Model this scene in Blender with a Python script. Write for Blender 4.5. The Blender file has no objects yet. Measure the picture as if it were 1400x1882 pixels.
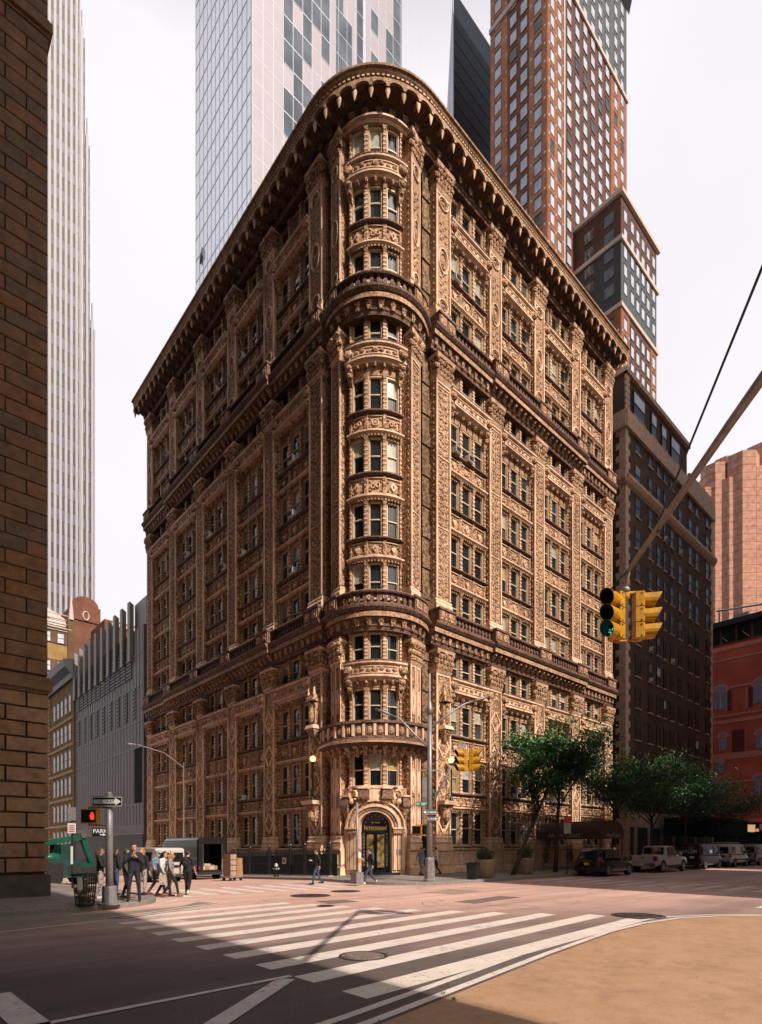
import bpy, bmesh, math, random
from mathutils import Vector, Matrix
from math import radians, sin, cos, pi, atan2, sqrt, tan
random.seed(7)
SC = bpy.context.scene
COL = SC.collection

# ---------------------------------------------------------------- materials
MATS = {}
def lin(r, g, b):
    f = lambda c: (c/12.92 if c <= .04045 else ((c+.055)/1.055)**2.4)
    return (f(r/255), f(g/255), f(b/255), 1)

def new_mat(name):
    m = bpy.data.materials.new(name); m.use_nodes = True
    nt = m.node_tree; nt.nodes.clear()
    out = nt.nodes.new('ShaderNodeOutputMaterial')
    b = nt.nodes.new('ShaderNodeBsdfPrincipled')
    nt.links.new(b.outputs[0], out.inputs[0])
    MATS[name] = m
    return m, nt, b

def N(nt, typ, **kw):
    n = nt.nodes.new(typ)
    for k, v in kw.items():
        if k.startswith('i_'):
            n.inputs[k[2:].replace('_', ' ')].default_value = v
        else:
            setattr(n, k, v)
    return n

def mixcol(nt, fac, a, b, mode='MIX'):
    n = nt.nodes.new('ShaderNodeMix'); n.data_type = 'RGBA'; n.blend_type = mode
    for s, v in ((0, fac), (6, a), (7, b)):
        if hasattr(v, 'is_linked') or isinstance(v, bpy.types.NodeSocket): nt.links.new(v, n.inputs[s])
        else: n.inputs[s].default_value = v
    return n.outputs[2]

def ramp(nt, src, stops):
    r = nt.nodes.new('ShaderNodeValToRGB')
    e = r.color_ramp.elements
    while len(e) < len(stops): e.new(.5)
    for i, (p, c) in enumerate(stops):
        e[i].position = p; e[i].color = c if len(c) == 4 else (*c, 1)
    nt.links.new(src, r.inputs[0])
    return r.outputs[0]

def objcoord(nt, scale=(1, 1, 1)):
    t = nt.nodes.new('ShaderNodeTexCoord'); m = nt.nodes.new('ShaderNodeMapping')
    nt.links.new(t.outputs['Object'], m.inputs[0]); m.inputs['Scale'].default_value = scale
    return m.outputs[0]

def simple(name, col, rough=.6, metal=0, var=.25, scale=3, bump=0, bscale=30, spec=.5, coat=0):
    """painted / plain surface: base colour broken up with two octaves of noise, optional fine bump"""
    m, nt, b = new_mat(name)
    v = objcoord(nt)
    n = N(nt, 'ShaderNodeTexNoise', i_Scale=scale, i_Detail=6.0, i_Roughness=.6)
    nt.links.new(v, n.inputs['Vector'])
    d = tuple(c*(1-var) for c in col[:3]) + (1,); l = tuple(min(1, c*(1+var)) for c in col[:3]) + (1,)
    c = ramp(nt, n.outputs[0], [(.3, d), (.7, l)])
    nt.links.new(c, b.inputs['Base Color'])
    b.inputs['Roughness'].default_value = rough; b.inputs['Metallic'].default_value = metal
    b.inputs['Specular IOR Level'].default_value = spec
    if coat: b.inputs['Coat Weight'].default_value = coat; b.inputs['Coat Roughness'].default_value = .05
    if bump:
        n2 = N(nt, 'ShaderNodeTexNoise', i_Scale=bscale, i_Detail=4.0); nt.links.new(v, n2.inputs['Vector'])
        bp = N(nt, 'ShaderNodeBump', i_Strength=bump, i_Distance=.02)
        nt.links.new(n2.outputs[0], bp.inputs['Height']); nt.links.new(bp.outputs[0], b.inputs['Normal'])
    return m

def carved(name, col, dark, scale=5.0, strength=.9, dist=.08, crevice_shade=.5, soot=None):  # soot: sets the shade painted on undersides
    """carved terracotta: swirling relief from distorted voronoi + noise, recess shade painted in as darker colour"""
    m, nt, b = new_mat(name)
    v = objcoord(nt)
    nz = N(nt, 'ShaderNodeTexNoise', i_Scale=scale*.8, i_Detail=2.0); nt.links.new(v, nz.inputs['Vector'])
    mp = N(nt, 'ShaderNodeVectorMath', operation='SCALE'); nt.links.new(nz.outputs[1], mp.inputs[0]); mp.inputs['Scale'].default_value = .22
    ad = N(nt, 'ShaderNodeVectorMath', operation='ADD'); nt.links.new(v, ad.inputs[0]); nt.links.new(mp.outputs[0], ad.inputs[1])
    vo = N(nt, 'ShaderNodeTexVoronoi', feature='SMOOTH_F1', i_Scale=scale); nt.links.new(ad.outputs[0], vo.inputs['Vector'])
    n2 = N(nt, 'ShaderNodeTexNoise', i_Scale=scale*3, i_Detail=3.0); nt.links.new(v, n2.inputs['Vector'])
    h = N(nt, 'ShaderNodeMath', operation='MULTIPLY_ADD'); nt.links.new(n2.outputs[0], h.inputs[0]); h.inputs[1].default_value = .35; nt.links.new(vo.outputs[0], h.inputs[2])
    bp = N(nt, 'ShaderNodeBump', i_Strength=strength, i_Distance=dist, invert=True)
    nt.links.new(h.outputs[0], bp.inputs['Height']); nt.links.new(bp.outputs[0], b.inputs['Normal'])
    base = ramp(nt, h.outputs[0], [(.40, col), (.40+crevice_shade*.75, dark)])
    big = N(nt, 'ShaderNodeTexNoise', i_Scale=.35, i_Detail=5.0); nt.links.new(v, big.inputs['Vector'])
    w = ramp(nt, big.outputs[0], [(.3, (.8, .77, .75)), (.62, (1.1, 1.08, 1.05))])
    c = mixcol(nt, 1.0, base, w, 'MULTIPLY')
    # vertical soot streaks
    v2 = objcoord(nt, (2.2, 2.2, .12))
    st = N(nt, 'ShaderNodeTexNoise', i_Scale=1.2, i_Detail=5.0); nt.links.new(v2, st.inputs['Vector'])
    s = ramp(nt, st.outputs[0], [(.36, (.7, .66, .65)), (.52, (1.04, 1.04, 1.04))])
    c = mixcol(nt, .8, c, s, 'MULTIPLY')
    # soffits and undersides darkened: their shade is put into the colour
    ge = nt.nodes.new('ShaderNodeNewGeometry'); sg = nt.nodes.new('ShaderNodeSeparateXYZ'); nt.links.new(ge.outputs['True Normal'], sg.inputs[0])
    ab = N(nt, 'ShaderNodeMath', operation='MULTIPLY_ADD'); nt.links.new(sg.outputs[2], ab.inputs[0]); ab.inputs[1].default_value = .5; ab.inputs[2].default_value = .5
    under_shade = ramp(nt, ab.outputs[0], [(.0, (.42, .38, .36)), (.4, (1, 1, 1))])
    c = mixcol(nt, 1.0, c, under_shade, 'MULTIPLY')
    nt.links.new(c, b.inputs['Base Color'])
    b.inputs['Roughness'].default_value = .75; b.inputs['Specular IOR Level'].default_value = .25
    return m

def glass(name, col, rough=.06, var=.5, scale=.6, spec=.8):
    m, nt, b = new_mat(name)
    v = objcoord(nt)
    n = N(nt, 'ShaderNodeTexNoise', i_Scale=scale, i_Detail=2.0); nt.links.new(v, n.inputs['Vector'])
    c = ramp(nt, n.outputs[0], [(.35, tuple(x*(1-var) for x in col[:3])), (.65, tuple(min(1, x*(1+var)) for x in col[:3]))])
    nt.links.new(c, b.inputs['Base Color'])
    b.inputs['Roughness'].default_value = rough; b.inputs['Specular IOR Level'].default_value = spec
    n2 = N(nt, 'ShaderNodeTexNoise', i_Scale=1.3, i_Detail=1.0); nt.links.new(v, n2.inputs['Vector'])
    bp = N(nt, 'ShaderNodeBump', i_Strength=.06, i_Distance=.1)
    nt.links.new(n2.outputs[0], bp.inputs['Height']); nt.links.new(bp.outputs[0], b.inputs['Normal'])
    return m

def brick(name, col, col2, mortar, sx=.24, sz=.08, axis='x', bump=.3, msize=.012):
    m, nt, b = new_mat(name)
    t = nt.nodes.new('ShaderNodeTexCoord'); sp = nt.nodes.new('ShaderNodeSeparateXYZ'); nt.links.new(t.outputs['Object'], sp.inputs[0])
    su = N(nt, 'ShaderNodeMath', operation='ADD'); nt.links.new(sp.outputs[0], su.inputs[0]); nt.links.new(sp.outputs[1], su.inputs[1])
    cb = nt.nodes.new('ShaderNodeCombineXYZ'); nt.links.new(su.outputs[0], cb.inputs[0]); nt.links.new(sp.outputs[2], cb.inputs[1])
    br = N(nt, 'ShaderNodeTexBrick', i_Scale=1.0); nt.links.new(cb.outputs[0], br.inputs['Vector'])
    br.inputs['Color1'].default_value = col; br.inputs['Color2'].default_value = col2; br.inputs['Mortar'].default_value = mortar
    br.inputs['Mortar Size'].default_value = msize; br.inputs['Brick Width'].default_value = sx; br.inputs['Row Height'].default_value = sz
    n = N(nt, 'ShaderNodeTexNoise', i_Scale=.5, i_Detail=6.0); nt.links.new(t.outputs['Object'], n.inputs['Vector'])
    w = ramp(nt, n.outputs[0], [(.3, (.7, .68, .66)), (.65, (1.1, 1.08, 1.05))])
    c = mixcol(nt, 1.0, br.outputs[0], w, 'MULTIPLY')
    nt.links.new(c, b.inputs['Base Color']); b.inputs['Roughness'].default_value = .85; b.inputs['Specular IOR Level'].default_value = .2
    bp = N(nt, 'ShaderNodeBump', i_Strength=bump, i_Distance=.02, invert=True)
    nt.links.new(br.outputs[1], bp.inputs['Height']); nt.links.new(bp.outputs[0], b.inputs['Normal'])
    return m

def emis(name, col, s):
    m, nt, b = new_mat(name)
    n = N(nt, 'ShaderNodeTexNoise', i_Scale=40.0); nt.links.new(objcoord(nt), n.inputs['Vector'])
    c = ramp(nt, n.outputs[0], [(.3, tuple(x*.85 for x in col[:3])), (.7, col)])
    nt.links.new(c, b.inputs['Base Color']); nt.links.new(c, b.inputs['Emission Color'])
    b.inputs['Emission Strength'].default_value = s
    return m

# ---------------------------------------------------------------- mesh builder
class MB:
    def __init__(s): s.v = []; s.f = []; s.m = []
    def add(s, vs, fs, m=0):
        o = len(s.v); s.v += [tuple(p) for p in vs]
        for f in fs: s.f.append(tuple(i+o for i in f)); s.m.append(m)
    def hexa(s, p, m=0):
        s.add(p, [(0, 3, 2, 1), (4, 5, 6, 7), (0, 1, 5, 4), (1, 2, 6, 5), (2, 3, 7, 6), (3, 0, 4, 7)], m)
    def box(s, x0, y0, z0, x1, y1, z1, m=0):
        s.hexa([(x0, y0, z0), (x1, y0, z0), (x1, y1, z0), (x0, y1, z0), (x0, y0, z1), (x1, y0, z1), (x1, y1, z1), (x0, y1, z1)], m)
    def quad(s, a, b, c, d, m=0): s.add([a, b, c, d], [(0, 1, 2, 3)], m)
    def prism(s, poly, z0, z1, m=0):
        n = len(poly)
        zf0 = z0 if callable(z0) else (lambda x, y: z0); zf1 = z1 if callable(z1) else (lambda x, y: z1)
        vs = [(x, y, zf0(x, y)) for x, y in poly] + [(x, y, zf1(x, y)) for x, y in poly]
        fs = [tuple(range(n-1, -1, -1)), tuple(range(n, 2*n))] + [(i, (i+1) % n, n+(i+1) % n, n+i) for i in range(n)]
        s.add(vs, fs, m)
    def rings(s, rings, m=0, cap=True, closed=True):
        k = len(rings[0]); vs = [p for r in rings for p in r]; fs = []
        for i in range(len(rings)-1):
            for j in range(k if closed else k-1):
                a = i*k+j; b = i*k+(j+1) % k
                fs.append((a, b, b+k, a+k))
        if cap: fs += [tuple(range(k-1, -1, -1)), tuple(range((len(rings)-1)*k, len(rings)*k))]
        s.add(vs, fs, m)
    def tube(s, pts, r, m=0, n=8, cap=True):
        pts = [Vector(p) for p in pts]; rs = r if isinstance(r, (list, tuple)) else [r]*len(pts)
        R = []
        up = Vector((0, 0, 1))
        for i, p in enumerate(pts):
            d = (pts[min(i+1, len(pts)-1)] - pts[max(i-1, 0)]).normalized()
            u = d.cross(up if abs(d.z) < .95 else Vector((1, 0, 0))).normalized(); w = d.cross(u)
            R.append([tuple(p + (u*cos(2*pi*j/n) + w*sin(2*pi*j/n))*rs[i]) for j in range(n)])
        s.rings(R, m, cap)
    def lathe(s, c, prof, n=16, m=0, cap=True):
        s.rings([[(c[0]+r*cos(2*pi*j/n), c[1]+r*sin(2*pi*j/n), c[2]+z) for j in range(n)] for r, z in prof], m, cap)
    def ell(s, c, r, m=0, n=8, k=5, rot=None):
        R = []
        for i in range(k+1):
            t = -pi/2 + pi*i/k; t = max(-1.45, min(1.45, t))
            ring = []
            for j in range(n):
                p = Vector((r[0]*cos(t)*cos(2*pi*j/n), r[1]*cos(t)*sin(2*pi*j/n), r[2]*sin(t)))
                if rot: p = rot @ p
                ring.append((c[0]+p.x, c[1]+p.y, c[2]+p.z))
            R.append(ring)
        s.rings(R, m)
    # ---- facade space: F.at(s along, o outwards, z)
    def fs_cuts(s, F, s0, s1):
        n = max(1, int(math.ceil(abs(s1-s0)/F.step)))
        return [s0+(s1-s0)*i/n for i in range(n+1)]
    def fbox(s, F, s0, s1, o0, o1, z0, z1, m=0):
        s.fprof(F, s0, s1, [(o0, z0), (o1, z0), (o1, z1), (o0, z1)], m)
    def fprof(s, F, s0, s1, prof, m=0):
        s.rings([[F.at(t, o, z) for o, z in prof] for t in s.fs_cuts(F, s0, s1)], m)
    def ftaper(s, F, sc, z0, w0, o0, z1, w1, o1, ob=0, m=0):
        """block standing off the facade, half-width w0/offset o0 at z0 to w1/o1 at z1"""
        s.hexa([F.at(sc-w0, ob, z0), F.at(sc+w0, ob, z0), F.at(sc+w0, o0, z0), F.at(sc-w0, o0, z0),
                F.at(sc-w1, ob, z1), F.at(sc+w1, ob, z1), F.at(sc+w1, o1, z1), F.at(sc-w1, o1, z1)], m)
    def fell(s, F, sc, o, z, rs, ro, rz, m=0, n=7, k=4):
        R = []
        for i in range(k+1):
            t = max(-1.4, min(1.4, -pi/2+pi*i/k))
            R.append([F.at(sc+rs*cos(t)*cos(2*pi*j/n), o+ro*cos(t)*sin(2*pi*j/n), z+rz*sin(t)) for j in range(n)])
        s.rings(R, m)
    def fring(s, F, sc, o, z, rs, rz, w, t, m=0, n=14):
        """raised oval ring (moulding) lying on the facade"""
        R = []
        for j in range(n+1):
            a = 2*pi*j/n
            R.append([F.at(sc+(rs+d)*cos(a), o+e, z+(rz+d)*sin(a)) for d, e in ((-w, 0), (-w*.4, t), (w*.4, t), (w, 0))])
        s.rings(R, m, cap=False)
    def build(s, name, mats, parent=None, smooth=False, loc=None, recalc=True):
        me = bpy.data.meshes.new(name)
        me.from_pydata(s.v, [], s.f)
        if recalc:
            bm = bmesh.new(); bm.from_mesh(me); bmesh.ops.recalc_face_normals(bm, faces=bm.faces)
            bm.to_mesh(me); bm.free()
        mats = mats if isinstance(mats, (list, tuple)) else [mats]
        for mt in mats: me.materials.append(MATS[mt] if isinstance(mt, str) else mt)
        if len(mats) > 1: me.polygons.foreach_set('material_index', s.m)
        if smooth: me.polygons.foreach_set('use_smooth', [True]*len(me.polygons))
        me.update()
        o = bpy.data.objects.new(name, me); COL.objects.link(o)
        if parent is not None: o.parent = parent
        if loc is not None: o.location = loc
        return o

class Flat:
    step = 1e9
    def __init__(s, fn): s.at = fn
class Round:
    def __init__(s, c, r, a0, step=.3): s.c = c; s.r = r; s.a0 = a0; s.step = step
    def at(s, t, o, z):
        a = s.a0 + t/s.r
        return (s.c[0]+(s.r+o)*cos(a), s.c[1]+(s.r+o)*sin(a), z)

def tag(o, label=None, cat=None, group=None, kind=None):
    if label: o['label'] = label
    if cat: o['category'] = cat
    if group: o['group'] = group
    if kind: o['kind'] = kind
    return o
def thing(name, label, cat, loc=(0, 0, 0), rz=0, group=None):
    o = bpy.data.objects.new(name, None); COL.objects.link(o); o.empty_display_size = .2
    o.location = loc; o.rotation_euler = (0, 0, rz)
    return tag(o, label, cat, group)
def copy_thing(src, loc, rz, label, group=None):
    c = src.copy(); COL.objects.link(c); c.location = loc; c.rotation_euler = (0, 0, rz); c['label'] = label
    if group: c['group'] = group
    for ch in list(src.children):
        d = ch.copy(); COL.objects.link(d); d.parent = c
        for g in ch.children:
            e = g.copy(); COL.objects.link(e); e.parent = d
    return c
def text_obj(name, txt, size, mat, M, parent=None, extrude=.004, align='CENTER', sx=1.0):
    cu = bpy.data.curves.new(name, 'FONT'); cu.body = txt; cu.size = size; cu.extrude = extrude; cu.offset = size*.012
    cu.align_x = align; cu.align_y = 'CENTER'
    t = bpy.data.objects.new(name, cu); COL.objects.link(t)
    dg = bpy.context.evaluated_depsgraph_get(); me = bpy.data.meshes.new_from_object(t.evaluated_get(dg))
    bpy.data.objects.remove(t); bpy.data.curves.remove(cu)
    me.transform(M @ Matrix.Diagonal((sx, 1, 1, 1)))
    me.materials.clear(); me.materials.append(MATS[mat])
    o = bpy.data.objects.new(name, me); COL.objects.link(o)
    if parent is not None: o.parent = parent
    return o
def facing(p, right, up=(0, 0, 1)):
    """matrix placing text so that it reads along `right` with top along `up` at point p"""
    r = Vector(right).normalized(); u = Vector(up).normalized(); n = r.cross(u)
    return Matrix(((r.x, u.x, n.x, p[0]), (r.y, u.y, n.y, p[1]), (r.z, u.z, n.z, p[2]), (0, 0, 0, 1)))

# ---------------------------------------------------------------- camera frame: X runs down the avenue, Y along the side street
CAMZ = 1.9; FPX = 1047.0; HY = 1555.0
ANG = radians(47.88)
def view_px(p):
    d = p[0]*cos(ANG)+p[1]*sin(ANG); r = p[0]*sin(ANG)-p[1]*cos(ANG)
    return (700+FPX*r/d, HY-FPX*(p[2]-CAMZ)/d, d)
def gz(x, y):
    """street level: the side street falls gently away beyond the avenue"""
    return 0.0 if y < 26 else -.03*(min(y, 70)-26)
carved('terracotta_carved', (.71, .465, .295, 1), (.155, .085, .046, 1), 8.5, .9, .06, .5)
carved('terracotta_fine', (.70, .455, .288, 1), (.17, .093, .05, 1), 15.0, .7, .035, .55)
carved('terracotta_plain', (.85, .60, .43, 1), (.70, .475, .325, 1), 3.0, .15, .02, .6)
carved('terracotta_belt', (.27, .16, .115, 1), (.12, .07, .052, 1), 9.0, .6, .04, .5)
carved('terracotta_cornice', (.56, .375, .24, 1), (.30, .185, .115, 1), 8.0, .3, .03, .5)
carved('recess_shaded', (.30, .19, .115, 1), (.10, .06, .035, 1), 6.0, .6, .05, .5)
simple('window_wood', (.58, .41, .25, 1), .5, var=.15, scale=8)
simple('sash_white', (.55, .48, .38, 1), .5, var=.1, scale=8)
glass('pane_dark', (.016, .02, .022, 1))
glass('pane_mid', (.07, .075, .07, 1))
glass('pane_blind', (.42, .40, .34, 1), .12, .15, 2.0, .5)
glass('pane_warm', (.40, .28, .13, 1), .12, .4, 1.5, .5)
simple('iron_black', (.012, .014, .014, 1), .45, var=.3, scale=10, bump=.2)
simple('steel_grey', (.30, .29, .30, 1), .45, .3, .2, 6, .2, 60)
simple('steel_brown', (.26, .215, .195, 1), .4, .4, .25, 6, .2, 60)
simple('gold_paint', (.62, .36, .12, 1), .35, .6, .2, 20)
simple('ac_white', (.62, .60, .57, 1), .5, var=.12, scale=8)
simple('ac_grille', (.05, .05, .05, 1), .6, var=.3, scale=60)
# ---------------------------------------------------------------- ground, road, pavements, kerbs
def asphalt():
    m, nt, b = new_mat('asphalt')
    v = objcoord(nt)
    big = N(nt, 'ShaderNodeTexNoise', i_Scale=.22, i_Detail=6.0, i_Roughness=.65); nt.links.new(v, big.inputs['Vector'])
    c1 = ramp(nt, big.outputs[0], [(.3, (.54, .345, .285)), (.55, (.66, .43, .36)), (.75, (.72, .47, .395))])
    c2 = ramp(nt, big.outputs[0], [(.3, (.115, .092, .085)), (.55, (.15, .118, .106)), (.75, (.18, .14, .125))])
    # near lanes darker, junction paler: grazing brightness and foreground shade put into colour
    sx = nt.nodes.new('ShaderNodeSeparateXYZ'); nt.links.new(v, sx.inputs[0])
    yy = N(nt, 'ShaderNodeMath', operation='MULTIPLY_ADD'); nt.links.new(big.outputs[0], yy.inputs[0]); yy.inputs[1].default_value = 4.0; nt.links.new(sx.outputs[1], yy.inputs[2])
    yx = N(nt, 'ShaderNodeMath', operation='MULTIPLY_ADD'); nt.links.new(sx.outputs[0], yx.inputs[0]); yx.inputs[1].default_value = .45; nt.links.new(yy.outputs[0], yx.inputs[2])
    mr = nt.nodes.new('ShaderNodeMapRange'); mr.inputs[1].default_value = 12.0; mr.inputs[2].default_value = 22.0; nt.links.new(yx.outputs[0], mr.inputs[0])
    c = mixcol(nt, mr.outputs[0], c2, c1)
    fine = N(nt, 'ShaderNodeTexNoise', i_Scale=55.0, i_Detail=3.0); nt.links.new(v, fine.inputs['Vector'])
    f = ramp(nt, fine.outputs[0], [(.35, (.6, .6, .6)), (.65, (1.3, 1.28, 1.25))])
    c = mixcol(nt, 1.0, c, f, 'MULTIPLY')
    vo = N(nt, 'ShaderNodeTexVoronoi', feature='DISTANCE_TO_EDGE', i_Scale=.16); 
    wn = N(nt, 'ShaderNodeTexNoise', i_Scale=1.5, i_Detail=4.0); nt.links.new(v, wn.inputs['Vector'])
    ws = N(nt, 'ShaderNodeVectorMath', operation='SCALE'); ws.inputs['Scale'].default_value = .9; nt.links.new(wn.outputs[1], ws.inputs[0])
    wa = N(nt, 'ShaderNodeVectorMath', operation='ADD'); nt.links.new(v, wa.inputs[0]); nt.links.new(ws.outputs[0], wa.inputs[1])
    nt.links.new(wa.outputs[0], vo.inputs['Vector'])
    cr = ramp(nt, vo.outputs[0], [(.0, (.45, .43, .42)), (.006, (1, 1, 1))])
    c = mixcol(nt, .55, c, cr, 'MULTIPLY')
    v2 = objcoord(nt, (.06, 1.1, 1)); st = N(nt, 'ShaderNodeTexNoise', i_Scale=1.0, i_Detail=5.0); nt.links.new(v2, st.inputs['Vector'])
    s = ramp(nt, st.outputs[0], [(.38, (.78, .77, .77)), (.6, (1.05, 1.05, 1.05))])
    c = mixcol(nt, .8, c, s, 'MULTIPLY')
    # oil drips, tyre polish
    oi = N(nt, 'ShaderNodeTexNoise', i_Scale=1.1, i_Detail=7.0, i_Roughness=.7); nt.links.new(v, oi.inputs['Vector'])
    os_ = ramp(nt, oi.outputs[0], [(.30, (.45, .44, .44)), (.40, (1, 1, 1))]); c = mixcol(nt, .8, c, os_, 'MULTIPLY')
    nt.links.new(c, b.inputs['Base Color']); b.inputs['Roughness'].default_value = .8; b.inputs['Specular IOR Level'].default_value = .3
    bp = N(nt, 'ShaderNodeBump', i_Strength=.5, i_Distance=.012); nt.links.new(fine.outputs[0], bp.inputs['Height']); nt.links.new(bp.outputs[0], b.inputs['Normal'])
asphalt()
def worn(name, col, under, lo=.42, hi=.5, sc=9.0):
    m, nt, b = new_mat(name)
    v = objcoord(nt)
    n = N(nt, 'ShaderNodeTexNoise', i_Scale=sc, i_Detail=8.0, i_Roughness=.75); nt.links.new(v, n.inputs['Vector'])
    n1 = N(nt, 'ShaderNodeTexNoise', i_Scale=.8, i_Detail=3.0); nt.links.new(v, n1.inputs['Vector'])
    a = N(nt, 'ShaderNodeMath', operation='MULTIPLY_ADD'); nt.links.new(n1.outputs[0], a.inputs[0]); a.inputs[1].default_value = .35; nt.links.new(n.outputs[0], a.inputs[2])
    k = ramp(nt, a.outputs[0], [(lo+.175, under), (hi+.175, col)])
    f = N(nt, 'ShaderNodeTexNoise', i_Scale=60.0); nt.links.new(v, f.inputs['Vector'])
    g = ramp(nt, f.outputs[0], [(.3, (.82, .82, .82)), (.7, (1.08, 1.08, 1.08))])
    c = mixcol(nt, 1.0, k, g, 'MULTIPLY')
    so = N(nt, 'ShaderNodeTexNoise', i_Scale=1.7, i_Detail=9.0, i_Roughness=.72); nt.links.new(v, so.inputs['Vector'])
    ss = ramp(nt, so.outputs[0], [(.30, (.42, .36, .32)), (.37, (.9, .88, .87)), (.62, (1.05, 1.05, 1.05))]); c = mixcol(nt, .85, c, ss, 'MULTIPLY')
    sp2 = N(nt, 'ShaderNodeTexNoise', i_Scale=14.0, i_Detail=4.0, i_Roughness=.8); nt.links.new(v, sp2.inputs['Vector'])
    s3 = ramp(nt, sp2.outputs[0], [(.27, (.35, .3, .27)), (.31, (1, 1, 1))]); c = mixcol(nt, .8, c, s3, 'MULTIPLY')
    nt.links.new(c, b.inputs['Base Color']); b.inputs['Roughness'].default_value = .75
    bp = N(nt, 'ShaderNodeBump', i_Strength=.4, i_Distance=.01); nt.links.new(f.outputs[0], bp.inputs['Height']); nt.links.new(bp.outputs[0], b.inputs['Normal'])
worn('road_paint', (.74, .65, .575, 1), (.30, .22, .185, 1), .33, .43)
worn('tan_epoxy', (.46, .275, .16, 1), (.33, .19, .105, 1), .30, .52, 3.0)
worn('lane_tint', (.30, .22, .165, 1), (.22, .19, .15, 1), .35, .55, 2.0)
worn('green_paint', (.20, .27, .20, 1), (.22, .19, .16, 1), .36, .5, 4.0)
brick('pavement_slab', (.27, .225, .195, 1), (.24, .20, .175, 1), (.13, .11, .10, 1), 1.5, 1.5, bump=.15, msize=.012)
def slab():
    m, nt, b = new_mat('pavement_concrete')
    v = objcoord(nt)
    br = N(nt, 'ShaderNodeTexBrick', i_Scale=1.0); br.offset = 0.0; nt.links.new(v, br.inputs['Vector'])
    br.inputs['Color1'].default_value = (.29, .235, .20, 1); br.inputs['Color2'].default_value = (.25, .205, .175, 1); br.inputs['Mortar'].default_value = (.12, .10, .09, 1)
    br.inputs['Mortar Size'].default_value = .015; br.inputs['Brick Width'].default_value = 1.5; br.inputs['Row Height'].default_value = 1.5
    n = N(nt, 'ShaderNodeTexNoise', i_Scale=2.0, i_Detail=7.0); nt.links.new(v, n.inputs['Vector'])
    w = ramp(nt, n.outputs[0], [(.3, (.75, .74, .73)), (.65, (1.1, 1.1, 1.1))])
    c = mixcol(nt, 1.0, br.outputs[0], w, 'MULTIPLY'); nt.links.new(c, b.inputs['Base Color']); b.inputs['Roughness'].default_value = .85
slab()
simple('kerb_granite', (.23, .20, .18, 1), .7, var=.3, scale=12, bump=.4)
simple('earth', (.12, .10, .085, 1), .9)

g = MB(); g.quad((-3000, -3000, -1.6), (3000, -3000, -1.6), (3000, 3000, -1.6), (-3000, 3000, -1.6))
tag(g.build('ground', 'earth'), kind='structure')
r = MB()
ys = [-45, 0, 26, 40, 55, 70, 320]
for i in range(len(ys)-1):
    a, b_ = ys[i], ys[i+1]
    x0, x1 = (-160, 420) if a < 26 else (2, 24)
    r.quad((x0, a, gz(0, a)), (x1, a, gz(0, a)), (x1, b_, gz(0, b_)), (x0, b_, gz(0, b_)))
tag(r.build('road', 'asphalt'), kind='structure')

def arc(cx, cy, r, a0, a1, n=10):
    return [(cx+r*cos(radians(a0+(a1-a0)*i/n)), cy+r*sin(radians(a0+(a1-a0)*i/n))) for i in range(n+1)]
CX_A, CY_A = 7.6, 18.1      # kerb lines of the near corner
CX_B, CY_B = 18.4, 18.7     # kerb lines of the far corner
def pavement(edge, inner1, name, kz=.15, w=.17):
    """edge = kerb polyline; inner1 = points that close the flat slab; kerb is its own strip"""
    n = len(edge); off = []
    for i in range(n):
        a = Vector(edge[max(i-1, 0)]); c = Vector(edge[min(i+1, n-1)]); d = (c-a).normalized()
        nrm = Vector((-d.y, d.x)); off.append(tuple(Vector(edge[i])+nrm*w))
    k = MB()
    k.rings([[(x, y, gz(x, y)-.6), (x, y, gz(x, y)+kz-.02), (x+(ox-x)*.12, y+(oy-y)*.12, gz(x, y)+kz+.003), (ox, oy, gz(x, y)+kz+.003), (ox, oy, gz(x, y)-.6)] for (x, y), (ox, oy) in zip(edge, off)])
    tag(k.build(name.replace('pavement', 'kerb'), 'kerb_granite'), kind='structure')
    p = MB(); p.prism(off+inner1, lambda x, y: -1.5, lambda x, y: gz(x, y)+kz)
    tag(p.build(name, 'pavement_concrete'), kind='structure')
# near corner (left): edge runs +X along the avenue then round and up the side street
pavement([(-120, CY_A), (-20, CY_A-.2)] + arc(CX_A-2.6, CY_A+2.6, 2.6, -90, 0) + [(CX_A, 26)], [(-120, 26)], 'pavement')
pavement([(CX_A, 26), (CX_A, 40), (CX_A, 70), (CX_A, 160)], [(3, 160), (3, 70), (3, 40), (3, 26)], 'pavement')
# far corner: edge runs down the side street towards the avenue and round
pavement([(CX_B, 26)] + arc(CX_B+3.2, CY_B+3.2, 3.2, 180, 270) + [(60, CY_B), (180, CY_B)], [(180, 26)], 'pavement')
pavement([(CX_B, 160), (CX_B, 70), (CX_B, 40), (CX_B, 26)], [(24, 26), (24, 40), (24, 70), (24, 160)], 'pavement')

# painted areas and markings, each a thin sheet above the one below
def sheet(name, polys, z, mat):
    m = MB()
    for p in polys: m.add([(x, y, gz(x, y)+z) for x, y in p], [tuple(range(len(p)))])
    return tag(m.build(name, mat, recalc=False), kind='structure')
def strip(pts, w):
    n = len(pts); L = []; R = []
    for i in range(n):
        d = (Vector(pts[min(i+1, n-1)])-Vector(pts[max(i-1, 0)])).normalized(); q = Vector((-d.y, d.x))*w/2
        L.append(tuple(Vector(pts[i])+q)); R.append(tuple(Vector(pts[i])-q))
    return [[R[i], R[i+1], L[i+1], L[i]] for i in range(n-1)]
edge_t = [(-3, 3.62), (4.0, 4.5), (8.9, 5.37), (12.2, 5.85), (14.2, 5.95), (15.9, 5.75), (17.2, 5.2), (18.3, 4.3), (19.2, 3.0), (20, 0.8), (20.4, -3)]
sheet('kerb_extension_surface', [edge_t+[(20.4, -6), (-3, -6)]], .004, 'tan_epoxy')
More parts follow.
